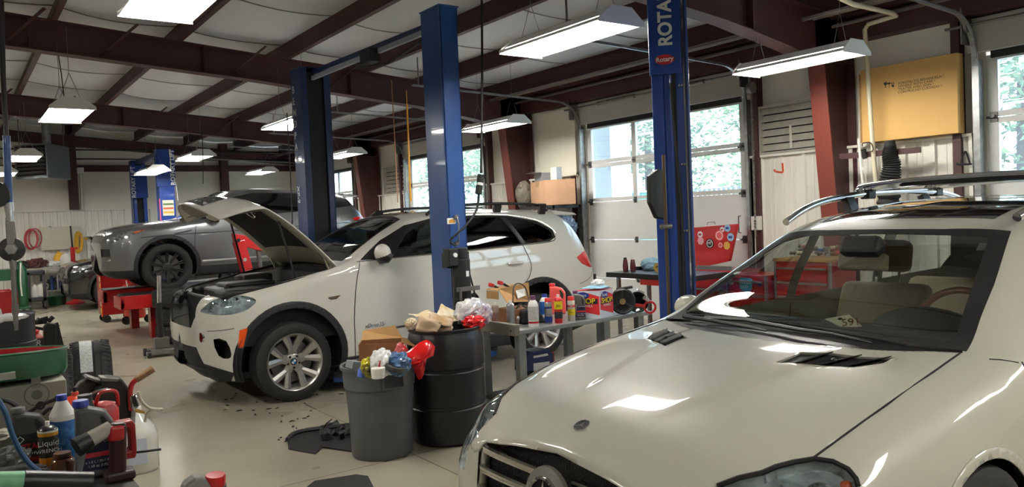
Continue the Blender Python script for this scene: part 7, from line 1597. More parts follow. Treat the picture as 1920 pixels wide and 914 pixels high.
g = MB(); g.bar(H(104, 606), H(116, 655), .05, .05); g.bar(H(96, 618), H(110, 660), .045, .045); g.build('bead_lever', M_black, hm)
for k_, (x, y) in enumerate(((53, 627), (66, 626), (44, 630))): item('red_clamp_pad', ('red clamp jaw on the tyre machine, middle one', 'red clamp jaw on the tyre machine nearest the black column', 'red clamp jaw on the tyre machine, leftmost')[k_], 'clamp', H(x, 634), crumple(H(x, y)+V((0, .3, 0)), .06, 90+k_, .3, (1, 1, .8)), M_rd)
# black drum with pump pole and jack handle
bd_ = thing('steel_drum', 'black steel drum at the left edge below the tall pole', 'drum', (.26, 9.4, 0)); g = MB(); cD = onY(8, 600, 9.4)
g.lathe([(0, 0), (.285, 0), (.29, .02), (.283, .29), (.292, .30), (.283, .31), (.283, .58), (.292, .59), (.283, .60), (.285, .86), (.295, .87), (.29, .885), (.27, .87), (0, .87)], (cD.x-.02, 9.4, 0), (0, 0, 1), 40); dbo = g.build('drum_body', mat('drum_black', (34, 36, 42), .4), bd_)
g = MB(); p = onY(2, 585, 9.1); g.add([p+V((-.05, 0, .03)), p+V((0, 0, .03)), p+V((.02, 0, -.1)), p+V((-.04, 0, -.12))], [(0, 1, 2, 3)]); g.build('drum_label', M_wpla, dbo)
item('red_crate', 'red plastic crate standing on the black steel drum at the left edge', 'crate', (cD.x-.05, 9.4, .88), (lambda g: (g.span((cD.x-.28, 9.2, .89), (cD.x+.12, 9.25, 1.12)), g.span((cD.x-.28, 9.55, .89), (cD.x+.12, 9.6, 1.12)), g.span((cD.x+.07, 9.25, .89), (cD.x+.12, 9.55, 1.12)), g.span((cD.x-.28, 9.2, .885), (cD.x+.12, 9.6, .90)), g)[-1])(MB()), M_redp)
item('white_rag', 'white rag over the rim of the black steel drum at the left edge', 'rag', (cD.x, 9.1, .84), crumple((cD.x+.02, 9.12, .865), .07, 95, .3, (2.2, .7, .5)), M_wbag)
pt_ = thing('strut_pole', 'tall hanging pole with blue sleeve and round disc hub at the left edge', 'pole', (.38, 8.0, .85)); Yp = 8.0; K = lambda x, y: onY(x, y, Yp)
g = MB(); g.tube([K(-1, -20), K(5, 140), K(12, 262)], .018, 8); g.tube([K(4, -20), K(8, 140), K(14, 262)], .012, 8); g.build('hose_bundle', mat('grey_hose', (58, 56, 58), .5), pt_)
g = MB(); g.cyl(K(12, 255), K(17, 382), .030, n=16); g.build('blue_sleeve', M_blue, pt_)
g = MB(); g.cyl(K(16, 380), K(18, 396), .036, n=16); g.cyl(K(17, 396), K(19, 410), .03, n=16); g.cyl(K(18, 408), K(19, 416), .034, n=16); g.build('chrome_coupling', M_alu, pt_)
g = MB(); g.span(K(13, 465)+V((0, -.03, 0)), K(25, 414)+V((0, .03, 0))); g.bar(K(24, 416), K(28, 455), .03, .03); g.build('yoke', M_steel, pt_, bev=.006)
g = MB(); cc = K(22, 468); g.lathe([(.0, -.02), (.10, -.02), (.105, 0), (.10, .02), (.06, .03), (0, .03)], cc, (-.15, -1, .05), 32); hub_ = g.build('disc', mat('worn_disc', (52, 50, 48), .5, metal=.5), pt_); g = MB(); g.lathe([(0, .03), (.055, .03), (.045, .05), (0, .055)], cc, (-.15, -1, .05), 6); g.build('hub_nut', M_alu, hub_)
g = MB(); g.cyl(K(23, 482), K(26, 506), .028, n=14); g.cyl(K(25, 506), K(28, 575), .022, n=14); g.cyl(K(28, 572), K(29, 590), .026, n=14); g.cyl(K(29, 590), K(30, 608), .020, n=14); g.cyl(K(30, 606), K(31, 620), .016, n=14); g.build('socket_shaft', M_steel, pt_)
item('black_disc', 'black round disc cut by the left edge halfway up', 'disc', K(0, 365), MB().lathe([(0, -.02), (.11, -.02), (.115, .0), (.11, .02), (0, .02)], K(-9, 365), (-.3, -1, 0), 28), M_black)
# ================================================================ things on and along the door wall
XF = XW-.09
wx = lambda x, y, X=XF: onX(x, y, X)
def single(g, name, m, label, cat, loc, group=None, **k): return tag(g.build(name, m, loc=loc, **k), label, cat, group)
# big flat carton on the ledge
bc = thing('large_carton', 'big flat yellow cardboard carton standing on the wainscot ledge', 'box', (8.27, 4.25, ZW+.005))
bl, br = wx(1617, 270, 8.2), wx(1797, 256, 8.2); zt = wx(1797, 98, 8.2).z
g = MB(); g.span((8.2, br.y, ZW+.005), (8.335, bl.y, zt)); cbx = g.build('carton_body', mat('yellow_cardboard', (214, 172, 104), .75), bc, bev=.004)
g = MB(); g.span((8.215, bl.y-.001, ZW+.01), (8.33, bl.y+.03, zt-.04)); g.build('carton_flap', M_card, cbx)
for i, s in enumerate(('SORGFÄLTIG BEHANDELN !', 'HANDLE WITH CARE !', 'TRAITER AVEC SOIN !', 'CON MUCHO CUIDADO !')):
    p = wx(1684, 159+i*5.6, 8.2); text(s, 'carton_lettering', .036, (8.198, p.y, p.z), (0, -1, 0), (0, 0, 1), M_ink, cbx, .0004, sx=1.05)
p = wx(1660, 160, 8.198); g = MB(); g.prism([(p.y-.018+a, p.z+b) for a, b in ((0, .03), (.036, .03), (.034, .008), (.021, 0), (.021, -.02), (.03, -.024), (.006, -.024), (.015, -.02), (.015, 0), (.002, .008))], 'x', 8.197, 8.1995); g.build('glass_symbol', M_ink, cbx)
p = wx(1667, 160, 8.198); g = MB(); g.prism([(p.y+a, p.z+b) for a, b in ((-.022, .012), (-.012, .028), (.012, .028), (.022, .012), (.002, .012), (.002, -.026), (-.002, -.026), (-.002, .012))], 'x', 8.197, 8.1995); g.build('umbrella_symbol', M_ink, cbx)
p = wx(1674, 159, 8.198); g = MB(); g.span((8.197, p.y-.012, p.z-.024), (8.1995, p.y+.012, p.z-.002)); g.span((8.197, p.y-.012, p.z+.0), (8.1995, p.y-.006, p.z+.028)); g.span((8.197, p.y+.006, p.z-.003), (8.1995, p.y+.012, p.z+.028)); g.build('up_symbol', M_ink, cbx)
# drain pipe with bends
pv = thing('drain_pipe', 'cream plastic pipe running down in front of the big carton', 'pipe', (8.0, 4.6, 0)); pq = lambda x, y, X=8.02: onX(x, y, X)
g = MB(); A_, B_, C_ = pq(1621, 47), pq(1642, 340), pq(1680, 30); g.tube([(B_.x, B_.y, .0), B_, pq(1633, 230), pq(1624, 90), A_+V((0, 0, -.05)), A_+V((0, -.04, 0)), C_+V((0, .04, 0)), C_, C_+V((-.05, .0, .02)), pq(1600, 8, 7.3), pq(1560, -10, 6.9)], .024, 12); g.build('pipe_run', mat('cream_pvc', (206, 198, 172), .4), pv)
# red channel bracket, corrugated hose, white wand
p0, p1 = onX(1576, 294, 8.02), onX(1726, 281, 8.1); ch = single(MB().bar(p0, p1, .04, .06), 'wall_bracket', M_red, 'dark red channel bracket reaching from the column past the hose', 'bracket', p0)
hp = [onX(1669, 277, 8.02), onX(1668, 292, 7.99), onX(1672, 310, 7.99), onX(1668, 345, 7.99), onX(1664, 420, 7.99)]; c_ = crv(hp, 40); g = MB(); r0 = .055
pts = []; hh = thing('exhaust_hose', 'black corrugated hose draped over the red bracket', 'hose', (c_[0].x, c_[0].y, 1.0))
n_ = len(c_); g.tube(c_, 1, 14, taper=None); g.v = []; g.f = []; g.sm = []
g.tube(c_, .066, 14, taper=lambda t: (.85+.9*t)*(1+.10*math.sin(t*n_*1.05))); g.build('hose_coil', M_rub, hh); g = MB(); g.cyl(c_[0]+V((0, 0, .0)), c_[0]+V((0, 0, .07)), .06, .05, n=16); g.build('hose_cuff', M_rub, hh)
ww = thing('work_lamp', 'thin white tube lamp with black clip hanging by the red column', 'lamp', onX(1612, 340, 7.98)); g = MB(); g.cyl(onX(1610, 260, 7.98), onX(1618, 350, 7.98), .015, n=12); g.build('tube', M_wpla, ww)
g = MB(); g.bar(onX(1619, 280, 7.98), onX(1622, 298, 7.98), .04, .03); g.build('clip', M_black, ww); g = MB(); g.tube(crv([onX(1617, 275, 7.98), onX(1618, 269, 7.98), onX(1632, 268, 7.98), onX(1637, 280, 7.98), onX(1633, 285, 7.98)], 4), .006, 6); g.build('wire_hook', M_black, ww); g = MB(); g.tube(crv([onX(1622, 300, 7.98), onX(1618, 316, 7.98), onX(1623, 330, 7.98), onX(1624, 350, 7.98)], 5), .005, 6); g.build('lamp_cord', M_wpla, ww)
# hooks
def hook(label, m, pts, r=.008): g = MB(); g.tube(crv([onX(x, y, X) for x, y, X in pts], 5), r, 7); return single(g, 'wall_hook', m, label, 'hook', onX(pts[0][0], pts[0][1], 8.3))
hook('orange wall hook on the white wainscot beside the vent', mat('orange_coat', (206, 74, 30), .5), [(1467, 306, 8.33), (1468, 318, 8.33), (1467, 323, 8.3), (1460, 323, 8.24), (1453, 321, 8.2), (1452, 318, 8.2)], .012)
hook('black triangular wire hook on the wainscot at the far right', M_black, [(1819, 308, 8.30), (1812, 287, 8.32), (1808, 287, 8.32), (1802, 307, 8.30), (1821, 308, 8.30), (1808, 308, 8.25), (1796, 309, 8.2), (1794, 306, 8.2)], .009)
# louvred vents
def louver(x0, x1, yt0, yb0, label, n=6, tab=True):
    a, b = wx(x0, (yt0+yb0)/2, XW-.05), wx(x1, (yt0+yb0)/2, XW-.05); z1 = wx(x0, yt0, XW-.05).z; z0 = wx(x0, yb0, XW-.05).z
    t = thing('wall_vent', label, 'vent', (XW-.05, (a.y+b.y)/2, z0)); M_l = mat('vent_galv', (182, 178, 164), .5, metal=.15, noise=.15)
    g = MB(); ya, yb = b.y, a.y
    for p, q_ in (((ya-.03, z0-.03), (yb+.03, z0)), ((ya-.03, z1), (yb+.03, z1+.03)), ((ya-.03, z0), (ya, z1)), ((yb, z0), (yb+.03, z1))): g.span((XW-.08, p[0], p[1]), (XW+.01, q_[0], q_[1]))
    f = g.build('vent_frame', M_l, t); h = (z1-z0)/n
    g = MB(); g.span((XW+.0, ya, z0), (XW+.012, yb, z1)); g.build('vent_back', M_gap, t)
    for i in range(n):
        s = MB(); zz = z0+i*h; s.add([(XW-.055, ya, zz+.012), (XW-.055, yb, zz+.012), (XW-.02, yb, zz+h+.0), (XW-.02, ya, zz+h+.0)], [(0, 1, 2, 3)]); s.build('louvre_blade', M_l, t, solid=.004)
    if tab: s = MB(); p = (ya+yb)/2; s.bar((XW-.075, p, z0+.02), (XW-.065, p+.01, z0+.55*(z1-z0)), .03, .006); s.build('lift_tab', mat('bright_tab', (206, 202, 190), .4), t)
louver(1428, 1546, 205, 287, 'grey louvred wall vent between the garage door and the red column'); louver(722, 762, 318, 362, 'small far louvred vent between the two far garage doors', tab=False)
# chain hoist and opener box by the middle door
cn = thing('door_chain', 'hanging pull chain beside the middle garage door', 'chain', (8.2, 6.3, 1.3)); g = MB()
ca = onX(1408, 165, 8.2); z = ca.z
while z > 1.25: g.lathe([(.010, -.003), (.016, -.003), (.016, .003), (.010, .003), (.010, -.003)], (8.2, ca.y, z), (1, .5, 0) if int(z*40) % 2 else (0, 1, 0), 8); z -= .026
co_ = g.build('chain_links', M_steel, cn); co_['kind'] = 'stuff'
g = MB(); g.cyl((8.2, ca.y-.03, z+.0+ (ca.z-z)), (8.2, ca.y+.03, ca.z), .07, n=18); g.build('chain_wheel', M_steel, cn)
cx = onX(1421, 419, 8.3); ob_ = thing('door_control_box', 'white door opener box on the wainscot edge beside the middle garage door', 'control box', (8.3, cx.y, cx.z-.08)); g = MB(); g.span((8.24, cx.y-.06, cx.z-.085), (8.31, cx.y+.06, cx.z+.09)); b_ = g.build('box_body', M_wpla, ob_, bev=.006)
for dz in (.03, -.005, -.04): g = MB(); g.cyl((8.235, cx.y, cx.z+dz), (8.245, cx.y, cx.z+dz), .012, n=12); g.build('push_button', M_black, b_)
g = MB(); g.cyl((8.29, cx.y+.03, cx.z+.09), (8.29, cx.y+.03, 2.2), .012, n=8); g.build('conduit', M_galv, ob_)
# storage rack left of the middle door
rk_ = thing('storage_rack', 'black steel rack holding cartons left of the middle garage door', 'shelf', (8.05, 9.95, 0)); g = MB(); g.span((7.72, 9.62, 1.74), (8.3, 10.5, 1.79)); g.build('rack_shelf', M_black, rk_); g = MB(); g.span((7.72, 9.62, 1.16), (8.3, 10.5, 1.19)); g.build('rack_shelf', M_black, rk_)
for x in (7.74, 8.28):
    for y in (9.64, 10.48): g = MB(); g.span((x-.02, y-.02, 0), (x+.02, y+.02, 1.79)); g.build('rack_leg', M_black, rk_)
def cart(pL, pC, pR, z0, z1, name, label, m, m2=None):
    pL, pC, pR = [V((p.x, p.y, 0)) for p in (pL, pC, pR)]; pB = pL+pR-pC; g = MB(); vs = [V((p.x, p.y, z)) for z in (z0, z1) for p in (pL, pC, pR, pB)]
    g.add(vs, [(0, 1, 5, 4), (1, 2, 6, 5), (2, 3, 7, 6), (3, 0, 4, 7), (4, 5, 6, 7), (3, 2, 1, 0)]); return single(g, name, m, label, 'box', (pC.x, pC.y, z0), bev=.004)
kC = onX(1023, 380, 7.75); kR = onX(1080, 380, 8.02); kL = onX(996, 380, 8.0)
mb = cart(kL, kC, kR, 1.795, onX(1023, 338, 7.75).z, 'cardboard_box', 'large brown carton on the black rack left of the middle door', mat('pinkish_cardboard', (190, 150, 118), .8, noise=.08))
g = MB(); q0 = kL.lerp(kC, .38); q1 = kL.lerp(kC, .62); g.add([(q0.x-.002, q0.y-.002, 2.10), (q1.x-.002, q1.y-.002, 2.10), (q1.x-.002, q1.y-.002, 2.185), (q0.x-.002, q0.y-.002, 2.185)], [(0, 1, 2, 3)]); g.build('tape_strip', mat('tan_tape', (150, 116, 70), .4), mb)
zt2 = onX(1023, 338, 7.75).z+.003; sL, sC, sR = onX(1002, 330, 7.98), onX(1016, 330, 7.84), onX(1032, 330, 7.98)
sb = cart(sL, sC, sR, zt2, zt2+.13, 'small_carton', 'small open grey carton on top of the large brown carton', mat('grey_carton', (168, 160, 140), .8, noise=.1))
g = MB(); u0 = V((sL.x, sL.y, zt2+.13)); u1 = V((sC.x, sC.y, zt2+.13)); g.add([u0, u1, u1+V((-.12, .06, .01)), u0+V((-.12, .06, .01))], [(0, 1, 2, 3)]); g.build('open_flap', mat('grey_carton', (168, 160, 140)), sb, solid=.004)
w0, w1 = onX(1033, 335, 7.9), onX(1051, 335, 7.98); single(MB().span((min(w0.x, w1.x), min(w0.y, w1.y), zt2), (max(w0.x, w1.x)+.03, max(w0.y, w1.y), zt2+.20)), 'document_carton', mat('white_carton', (206, 206, 206), .6, noise=.12, nscale=30), 'upright white printed carton on the large brown carton', 'box', (w0.x, w0.y, zt2))
p = onX(982, 360, 8.0); single(crumple(V((p.x, p.y, 2.0)), .2, 101, .25, (.7, .7, 1.1)), 'fabric_sack', mat('grey_canvas', (112, 106, 96), .9, bump=.3), 'grey canvas sack beside the large brown carton on the rack', 'sack', (p.x, p.y, 1.79))
p = onX(1055, 408, 8.0); single(crumple(V((p.x, p.y, 1.42)), .2, 103, .3, (.9, 1.2, .9)), 'blue_bag', mat('slate_blue_film', (84, 100, 122), .4, coat=.3), 'slate blue bag stuffed under the rack shelf left of the middle door', 'bag', (p.x, p.y, 1.19))
# table before the middle door
TX = .90; ta, tb_ = onZ(1154, 511, TX), onZ(1240, 518, TX)
tt = thing('side_table', 'black steel table with bottles standing before the middle garage door', 'table', (ta.x+.3, 6.6, 0)); g = MB(); g.span((ta.x-.05, ta.y-1.25, TX-.06), (ta.x+.6, ta.y+.12, TX)); g.build('table_top', mat('table_black', (34, 30, 28), .4, metal=.3), tt, bev=.004)
for x in (0, .52):
    for y in (-1.2, -.05): g = MB(); g.span((ta.x+x-.02, ta.y+y-.02, 0), (ta.x+x+.02, ta.y+y+.02, TX-.06)); g.build('leg', M_galv, tt)
g = MB(); g.span((ta.x-.03, ta.y-.75, TX-.13), (ta.x+.02, ta.y-.45, TX-.06)); g.build('red_bracket', M_redp, tt)
tz = lambda x, y: onZ(x, y, TX)+V((.10, 0, 0))
for k_, (x, lb) in enumerate(((1162, 'dark red bottle on the black table, left one'), (1176, 'dark red bottle with white cap on the black table, right one'))):
    o = tz(x, 511); t = thing('grease_bottle', lb, 'bottle', o); g = MB(); g.lathe([(0, 0), (.03, 0), (.036, .06), (.028, .12), (.024, .15), (0, .15)], o, (0, 0, 1), 18); g.build('bottle_body', mat('dark_wine', (84, 22, 26), .3, coat=.4), t); g = MB(); g.cyl(o+V((0, 0, .15)), o+V((0, 0, .175)), .02, n=12); g.build('cap', (M_black, M_wpla)[k_], t)
o = tz(1205, 508); single(crumple(o+V((.05, 0, .07)), .1, 107, .35, (1, 1.3, .75)), 'blue_cloth', mat('pale_blue_cloth', (150, 188, 206), .8), 'crumpled pale blue cloth on the black table', 'cloth', o)
o = tz(1187, 507); single(MB().box(o+V((0, 0, .02)), (.08, .08, .04)), 'black_box', M_black, 'small black box between the dark red bottles and the blue cloth', 'box', o, bev=.004)
o = tz(1222, 512); single(MB().lathe([(.025, 0), (.055, 0), (.055, .045), (.025, .045), (.025, 0)], o+V((.0, 0, .055)), (1, .2, .1), 20), 'tape_roll', mat('ochre_tape', (186, 148, 70), .6), 'roll of ochre masking tape on the black table', 'tape', o)
o = tz(1230, 512)+V((.1, 0, 0)); t = thing('air_tool', 'black air tool with curved lead on the black table', 'tool', o); g = MB(); g.box(o+V((0, 0, .09)), (.07, .1, .14), (0, .3, .3)); g.build('tool_body', M_black, t, bev=.015); g = MB(); g.tube(crv([o+V((0, .02, .16)), o+V((-.02, .08, .2)), o+V((-.02, .10, .26)), o+V((0, .03, .29))], 5), .008, 6); g.build('lead', M_cable, t)
# tool chests along the wall right of the middle door
def chest(name, label, y0, y1, x0, z1, nd, m, wood=False):
    t = thing(name, label, 'tool chest', (x0+.25, (y0+y1)/2, 0)); g = MB(); g.span((x0, y0, .12), (x0+.5, y1, z1)); b = g.build('chest_body', m, t, bev=.008)
    h = (z1-.22)/nd
    for i in range(nd):
        z0 = .17+i*h; g = MB(); g.span((x0-.014, y0+.03, z0), (x0, y1-.03, z0+h-.012)); d_ = g.build('drawer', m, t, bev=.003); g = MB(); g.span((x0-.034, y0+.03, z0+h-.035), (x0-.012, y1-.03, z0+h-.014)); g.build('drawer_pull', M_alu, d_)
    for yy in (y0, y1): g = MB(); g.span((x0-.016, yy-.012, .12), (x0+.02, yy+.012, z1)); g.build('corner_trim', M_alu, t)
    for xx in (x0+.06, x0+.44):
        for yy in (y0+.06, y1-.06): g = MB(); g.cyl((xx, yy-.02, .06), (xx, yy+.02, .06), .06, n=14); g.build('caster', M_black, t)
    if wood: g = MB(); g.span((x0-.02, y0-.02, z1), (x0+.52, y1+.02, z1+.03)); g.build('wood_top', mat('wood_top', (176, 132, 80), .6, noise=.15), t)
    return t
c1_ = chest('tool_chest', 'red tool chest with TITAN sticker seen through the foreground windshield', 5.42, 5.95, 7.35, .86, 4, M_redp)
p = V((7.333, 5.68, .775)); g = MB(); g.prism([(5.60, .70), (5.585, .81), (5.62, .83), (5.74, .83), (5.775, .81), (5.76, .70), (5.68, .66)], 'x', 7.330, 7.335); sk = g.build('shield_sticker', mat('sticker_teal', (70, 160, 190), .5), c1_); text('TITAN', 'sticker_lettering', .055, (7.328, 5.77, .765), (0, -1, 0), (0, 0, 1), M_wlet, sk, .0005, bold=.002); text('OUD', 'sticker_lettering', .045, (7.328, 5.75, .715), (0, -1, 0), (0, 0, 1), M_wlet, sk, .0005)
for yy, mm in ((5.88, M_wlet), (5.49, M_bl)): g = MB(); g.lathe([(0, 0), (.032, 0), (.032, .004), (0, .004)], (7.334, yy, .77), (-1, 0, 0), 18); g.build('round_sticker', mm, c1_)
c2_ = chest('tool_chest', 'tall red drawer chest with wooden top seen through the foreground windshield', 4.70, 5.36, 7.45, 1.02, 5, M_redp, True)
c3_ = chest('tool_chest', 'red tool chest with raised sticker-covered lid beside the bright blue post', 6.02, 6.62, 7.55, .88, 4, M_redp)
lz0, lz1 = .92, 1.42; xa = 8.02
pl = [onX(1300, 427, 7.95), onX(1383, 420, 7.95), onX(1368, 490, 7.95), onX(1300, 505, 7.95)]
g = MB(); g.prism([(p.y, p.z) for p in pl], 'x', 7.95, 7.99); ld = g.build('lid', M_redp, c3_, bev=.006)
g = MB(); hq = lambda x, y: onX(x, y, 7.945); g.tube([hq(1326, 422)+V((-.0, 0, .0)), hq(1327, 417), hq(1340, 416), hq(1341, 421)], .008, 6); g.build('lid_handle', M_alu, ld)
STK = [(1313, 440, .05, 'w'), (1314, 452, .06, 'p'), (1331, 457, .07, 'k'), (1349, 442, .075, 'r'), (1354, 431, .04, 'w'), (1364, 428, .055, 'b'), (1370, 445, .06, 'b'), (1351, 460, .04, 'r'), (1363, 461, .06, 'y')]
for x, y, r_, k in STK:
    p = hq(x, y); m_ = {'w': M_wlet, 'p': mat('sticker_pink', (226, 170, 176), .5), 'k': M_ink, 'r': mat('sticker_rose', (214, 90, 90), .5), 'b': mat('sticker_sky', (150, 190, 220), .5), 'y': mat('sticker_gold', (206, 160, 70), .5)}[k]
    g = MB(); g.lathe([(0, 0), (r_*.9, 0), (r_*.9, .004), (0, .004)], p, (-1, 0, 0), 18 if k in 'kr' else 7); s_ = g.build('lid_sticker', m_, ld)
    if k in 'rk': g = MB(); g.lathe([(r_*.6, .004), (r_*.72, .004), (r_*.72, .006), (r_*.6, .006), (r_*.6, .004)], p, (-1, 0, 0), 18); g.build('sticker_ring', M_wlet, s_)
    if k == 'k': text('MP', 'sticker_lettering', r_*.7, p+V((-.007, r_*.45, -r_*.2)), (0, -1, .1), (0, 0, 1), M_wlet, s_, .0005)
    if k in 'bw': g = MB(); g.box(p+V((-.006, 0, 0)), (.002, r_*.9, r_*.5)); g.build('sticker_print', M_bl if k == 'b' else M_redp, s_)
g = MB(); g.span((7.56, 6.05, .88), (7.6, 6.6, .93)); g.build('tray_lip', M_alu, c3_)
rs = random.Random(12); cols = [(40, 40, 42), (176, 30, 30), (150, 150, 150), (200, 190, 160), (60, 90, 150), (90, 60, 40)]
for i in range(16):
    yy, xx = rs.uniform(4.75, 5.3), rs.uniform(7.5, 7.9); z = 1.055; L_ = rs.uniform(.08, .22); a = rs.uniform(0, 3); cm = cols[i % 6]; d = V((math.cos(a), math.sin(a), 0)); o = V((xx, yy, z+.03+.025*(i % 4)))
    t = thing('hand_tool', 'loose hand tool in the heap on the wooden topped red chest', 'tool', o, 'tools heaped on the wooden chest top'); g = MB(); g.cyl(o-d*L_*.5, o, .018, n=10); g.build('handle', mat('tool_%d' % (i % 6), cm, .5), t); g = MB(); g.cyl(o, o+d*L_*.6, .009, n=8); g.sphere(o+d*L_*.6, .02, 8, 6); g.build('shank', M_steel, t)
g = MB(); g.tube(crv([(7.55, 5.25, 1.08), (7.6, 5.2, 1.25), (7.65, 5.1, 1.32), (7.7, 5.0, 1.22), (7.68, 4.95, 1.1)], 6), .008, 6); single(g, 'air_hose', M_wpla, 'white hose looping up from the wooden topped red chest', 'hose', (7.6, 5.1, 1.05))
# yellow hanging pole and thin strap behind the near lift, hoist cables
yq = lambda x, y: onY(x, y, 10.3); g = MB(); g.tube([yq(763, 195), yq(767, 300), yq(770, 378)], .014, 8); g.tube([yq(763, 195), yq(762, 170)], .006, 6); single(g, 'yellow_pole', mat('yellow_pole', (226, 160, 30), .5), 'thin yellow pole hanging behind the near dark blue post', 'pole', yq(770, 378))
g = MB(); g.tube([yq(734, 150), yq(740, 260), yq(746, 380)], .007, 6); single(g, 'tan_strap', mat('tan_strap', (156, 110, 80), .7), 'thin tan strap hanging left of the yellow pole', 'strap', yq(746, 380))
for k_, (x0, y0, x1, y1, Yk, lb) in enumerate(((538, 212, 548, 415, 9.2, 'thin cord hanging in front of the lettered blue post'), (378, 235, 381, 345, 14.5, 'thin cord hanging above the raised bonnet'), (108, 95, 120, 182, 12, 'black wire hanging over the far left light'))):
    g = MB(); g.tube([onY(x0, y0, Yk), onY((x0+x1)/2+1, (y0+y1)/2, Yk), onY(x1, y1, Yk)], .007, 6); single(g, 'electrical_cable', M_cable, lb, 'cord', onY(x1, y1, Yk))
cq = lambda x, y: onY(x, y, 9.45); g = MB()
g.tube([cq(548, 415), cq(546, 430)], .01, 6); g.tube([cq(545+8*math.cos(u), 443+13*math.sin(u)) for u in np.linspace(0, 2*PI, 16)[:-1]], .012, 6, True); g.tube(crv([cq(546, 430), cq(556, 428), cq(564, 440)], 5), .01, 6); single(g, 'cable_coil', M_cable, 'black cord coil hanging at the lettered blue post', 'cord', cq(545, 456))
# ================================================================ end wall
ZY = YB-.12; ew = lambda x, y, Y=ZY: onY(x, y, Y)
ht = thing('unit_heater', 'grey hanging unit heater with louvred front near the end wall', 'heater', ew(88, 335, 20.2)); C0 = onY(88, 300, 20.0); L0 = onY(27, 300, 20.7); R0_ = onY(131, 300, 20.9); zb, zt_ = onY(88, 333, 20).z, onY(88, 268, 20).z
g = MB(); Lb, Cb, Rb = [V((p.x, p.y, 0)) for p in (L0, C0, R0_)]; Bb = Lb+Rb-Cb; vs = [V((p.x, p.y, z)) for z in (zb, zt_) for p in (Lb, Cb, Rb, Bb)]
g.add(vs, [(0, 1, 5, 4), (1, 2, 6, 5), (2, 3, 7, 6), (3, 0, 4, 7), (4, 5, 6, 7), (3, 2, 1, 0)]); hb2 = g.build('heater_case', mat('heater_grey', (120, 126, 130), .4, metal=.4), ht, bev=.01)
nrm = (Cb-Lb).cross(V((0, 0, 1))).normalized(); nrm = nrm if nrm.y < 0 else -nrm
g = MB(); g.add([V((p.x, p.y, z))+nrm*.004 for z in (zb+.06, zt_-.04) for p in (Lb.lerp(Cb, .06), Lb.lerp(Cb, .96))], [(0, 1, 3, 2)]); g.build('louvre_back', M_gap, ht)
for i in range(7):
    z = zb+.1+i*(zt_-zb-.16)/7; g = MB(); a_, b_ = Lb.lerp(Cb, .06), Lb.lerp(Cb, .96); g.add([V((a_.x, a_.y, z)), V((b_.x, b_.y, z)), V((b_.x, b_.y, z+.05))+nrm*.07, V((a_.x, a_.y, z+.05))+nrm*.07], [(0, 1, 2, 3)]); g.build('louvre', mat('louvre_dark', (62, 58, 54), .5), ht, solid=.005)
g = MB(); m_ = (Lb+Rb)/2; g.cyl((m_.x+.1, m_.y, zt_), (m_.x+.1, m_.y, 4.3), .09, n=16); g.build('flue', M_galv, ht)
for p in (Lb, Rb): g = MB(); q_ = p.lerp(m_, .2); g.cyl((q_.x, q_.y, zt_), (q_.x, q_.y, 4.3), .01, n=6); g.build('hanger_rod', M_steel, ht)
# pegboard, hose coil, cables
pb = MB(); a_, b_ = ew(78, 470), ew(151, 424); pb.span((a_.x, ZY-.02, a_.z), (b_.x, ZY, b_.z)); single(pb, 'tool_board', mat('off_white_board', (206, 202, 186), .6, noise=.05), 'off-white board on the end wall wainscot', 'board', a_)
def coil(cx_, cy_, rx, ry, n, r, m, name, label, cat, Y=ZY-.06):
    g = MB()
    for i in range(n): g.tube([onY(cx_+i*1.6+rx*(1-.08*i)*math.cos(u), cy_+ry*(1-.06*i)*math.sin(u), Y-.012*i) for u in np.linspace(0, 2*PI, 26)[:-1]], r, 6, True)
    return single(g, name, m, label, cat, onY(cx_, cy_+ry, Y))
M_hosr = mat('red_hose', (176, 60, 70), .5); coil(58, 449, 12, 19, 2, .02, M_hosr, 'air_hose', 'red air hose coil hanging on the end wall, front loop', 'hose'); coil(66, 447, 12, 18, 1, .014, M_hosr, 'air_hose', 'thin red hose loop beside the red coil on the end wall', 'hose', ZY-.02)
coil(146, 455, 6, 20, 4, .018, mat('yellow_cord', (206, 160, 40), .5), 'extension_cord', 'yellow extension cord bundle hanging on the end wall', 'cord')
g = MB(); g.tube([ew(92, 425), ew(88, 470)], .008, 5); g.tube([ew(92, 425), ew(104, 428), ew(103, 440)], .008, 5); g.tube(crv([ew(96, 440), ew(99, 452), ew(98, 468)], 4), .016, 6); single(g, 'wire_tool', M_black, 'thin bent wire tools hanging on the off-white board', 'tool', ew(92, 470))
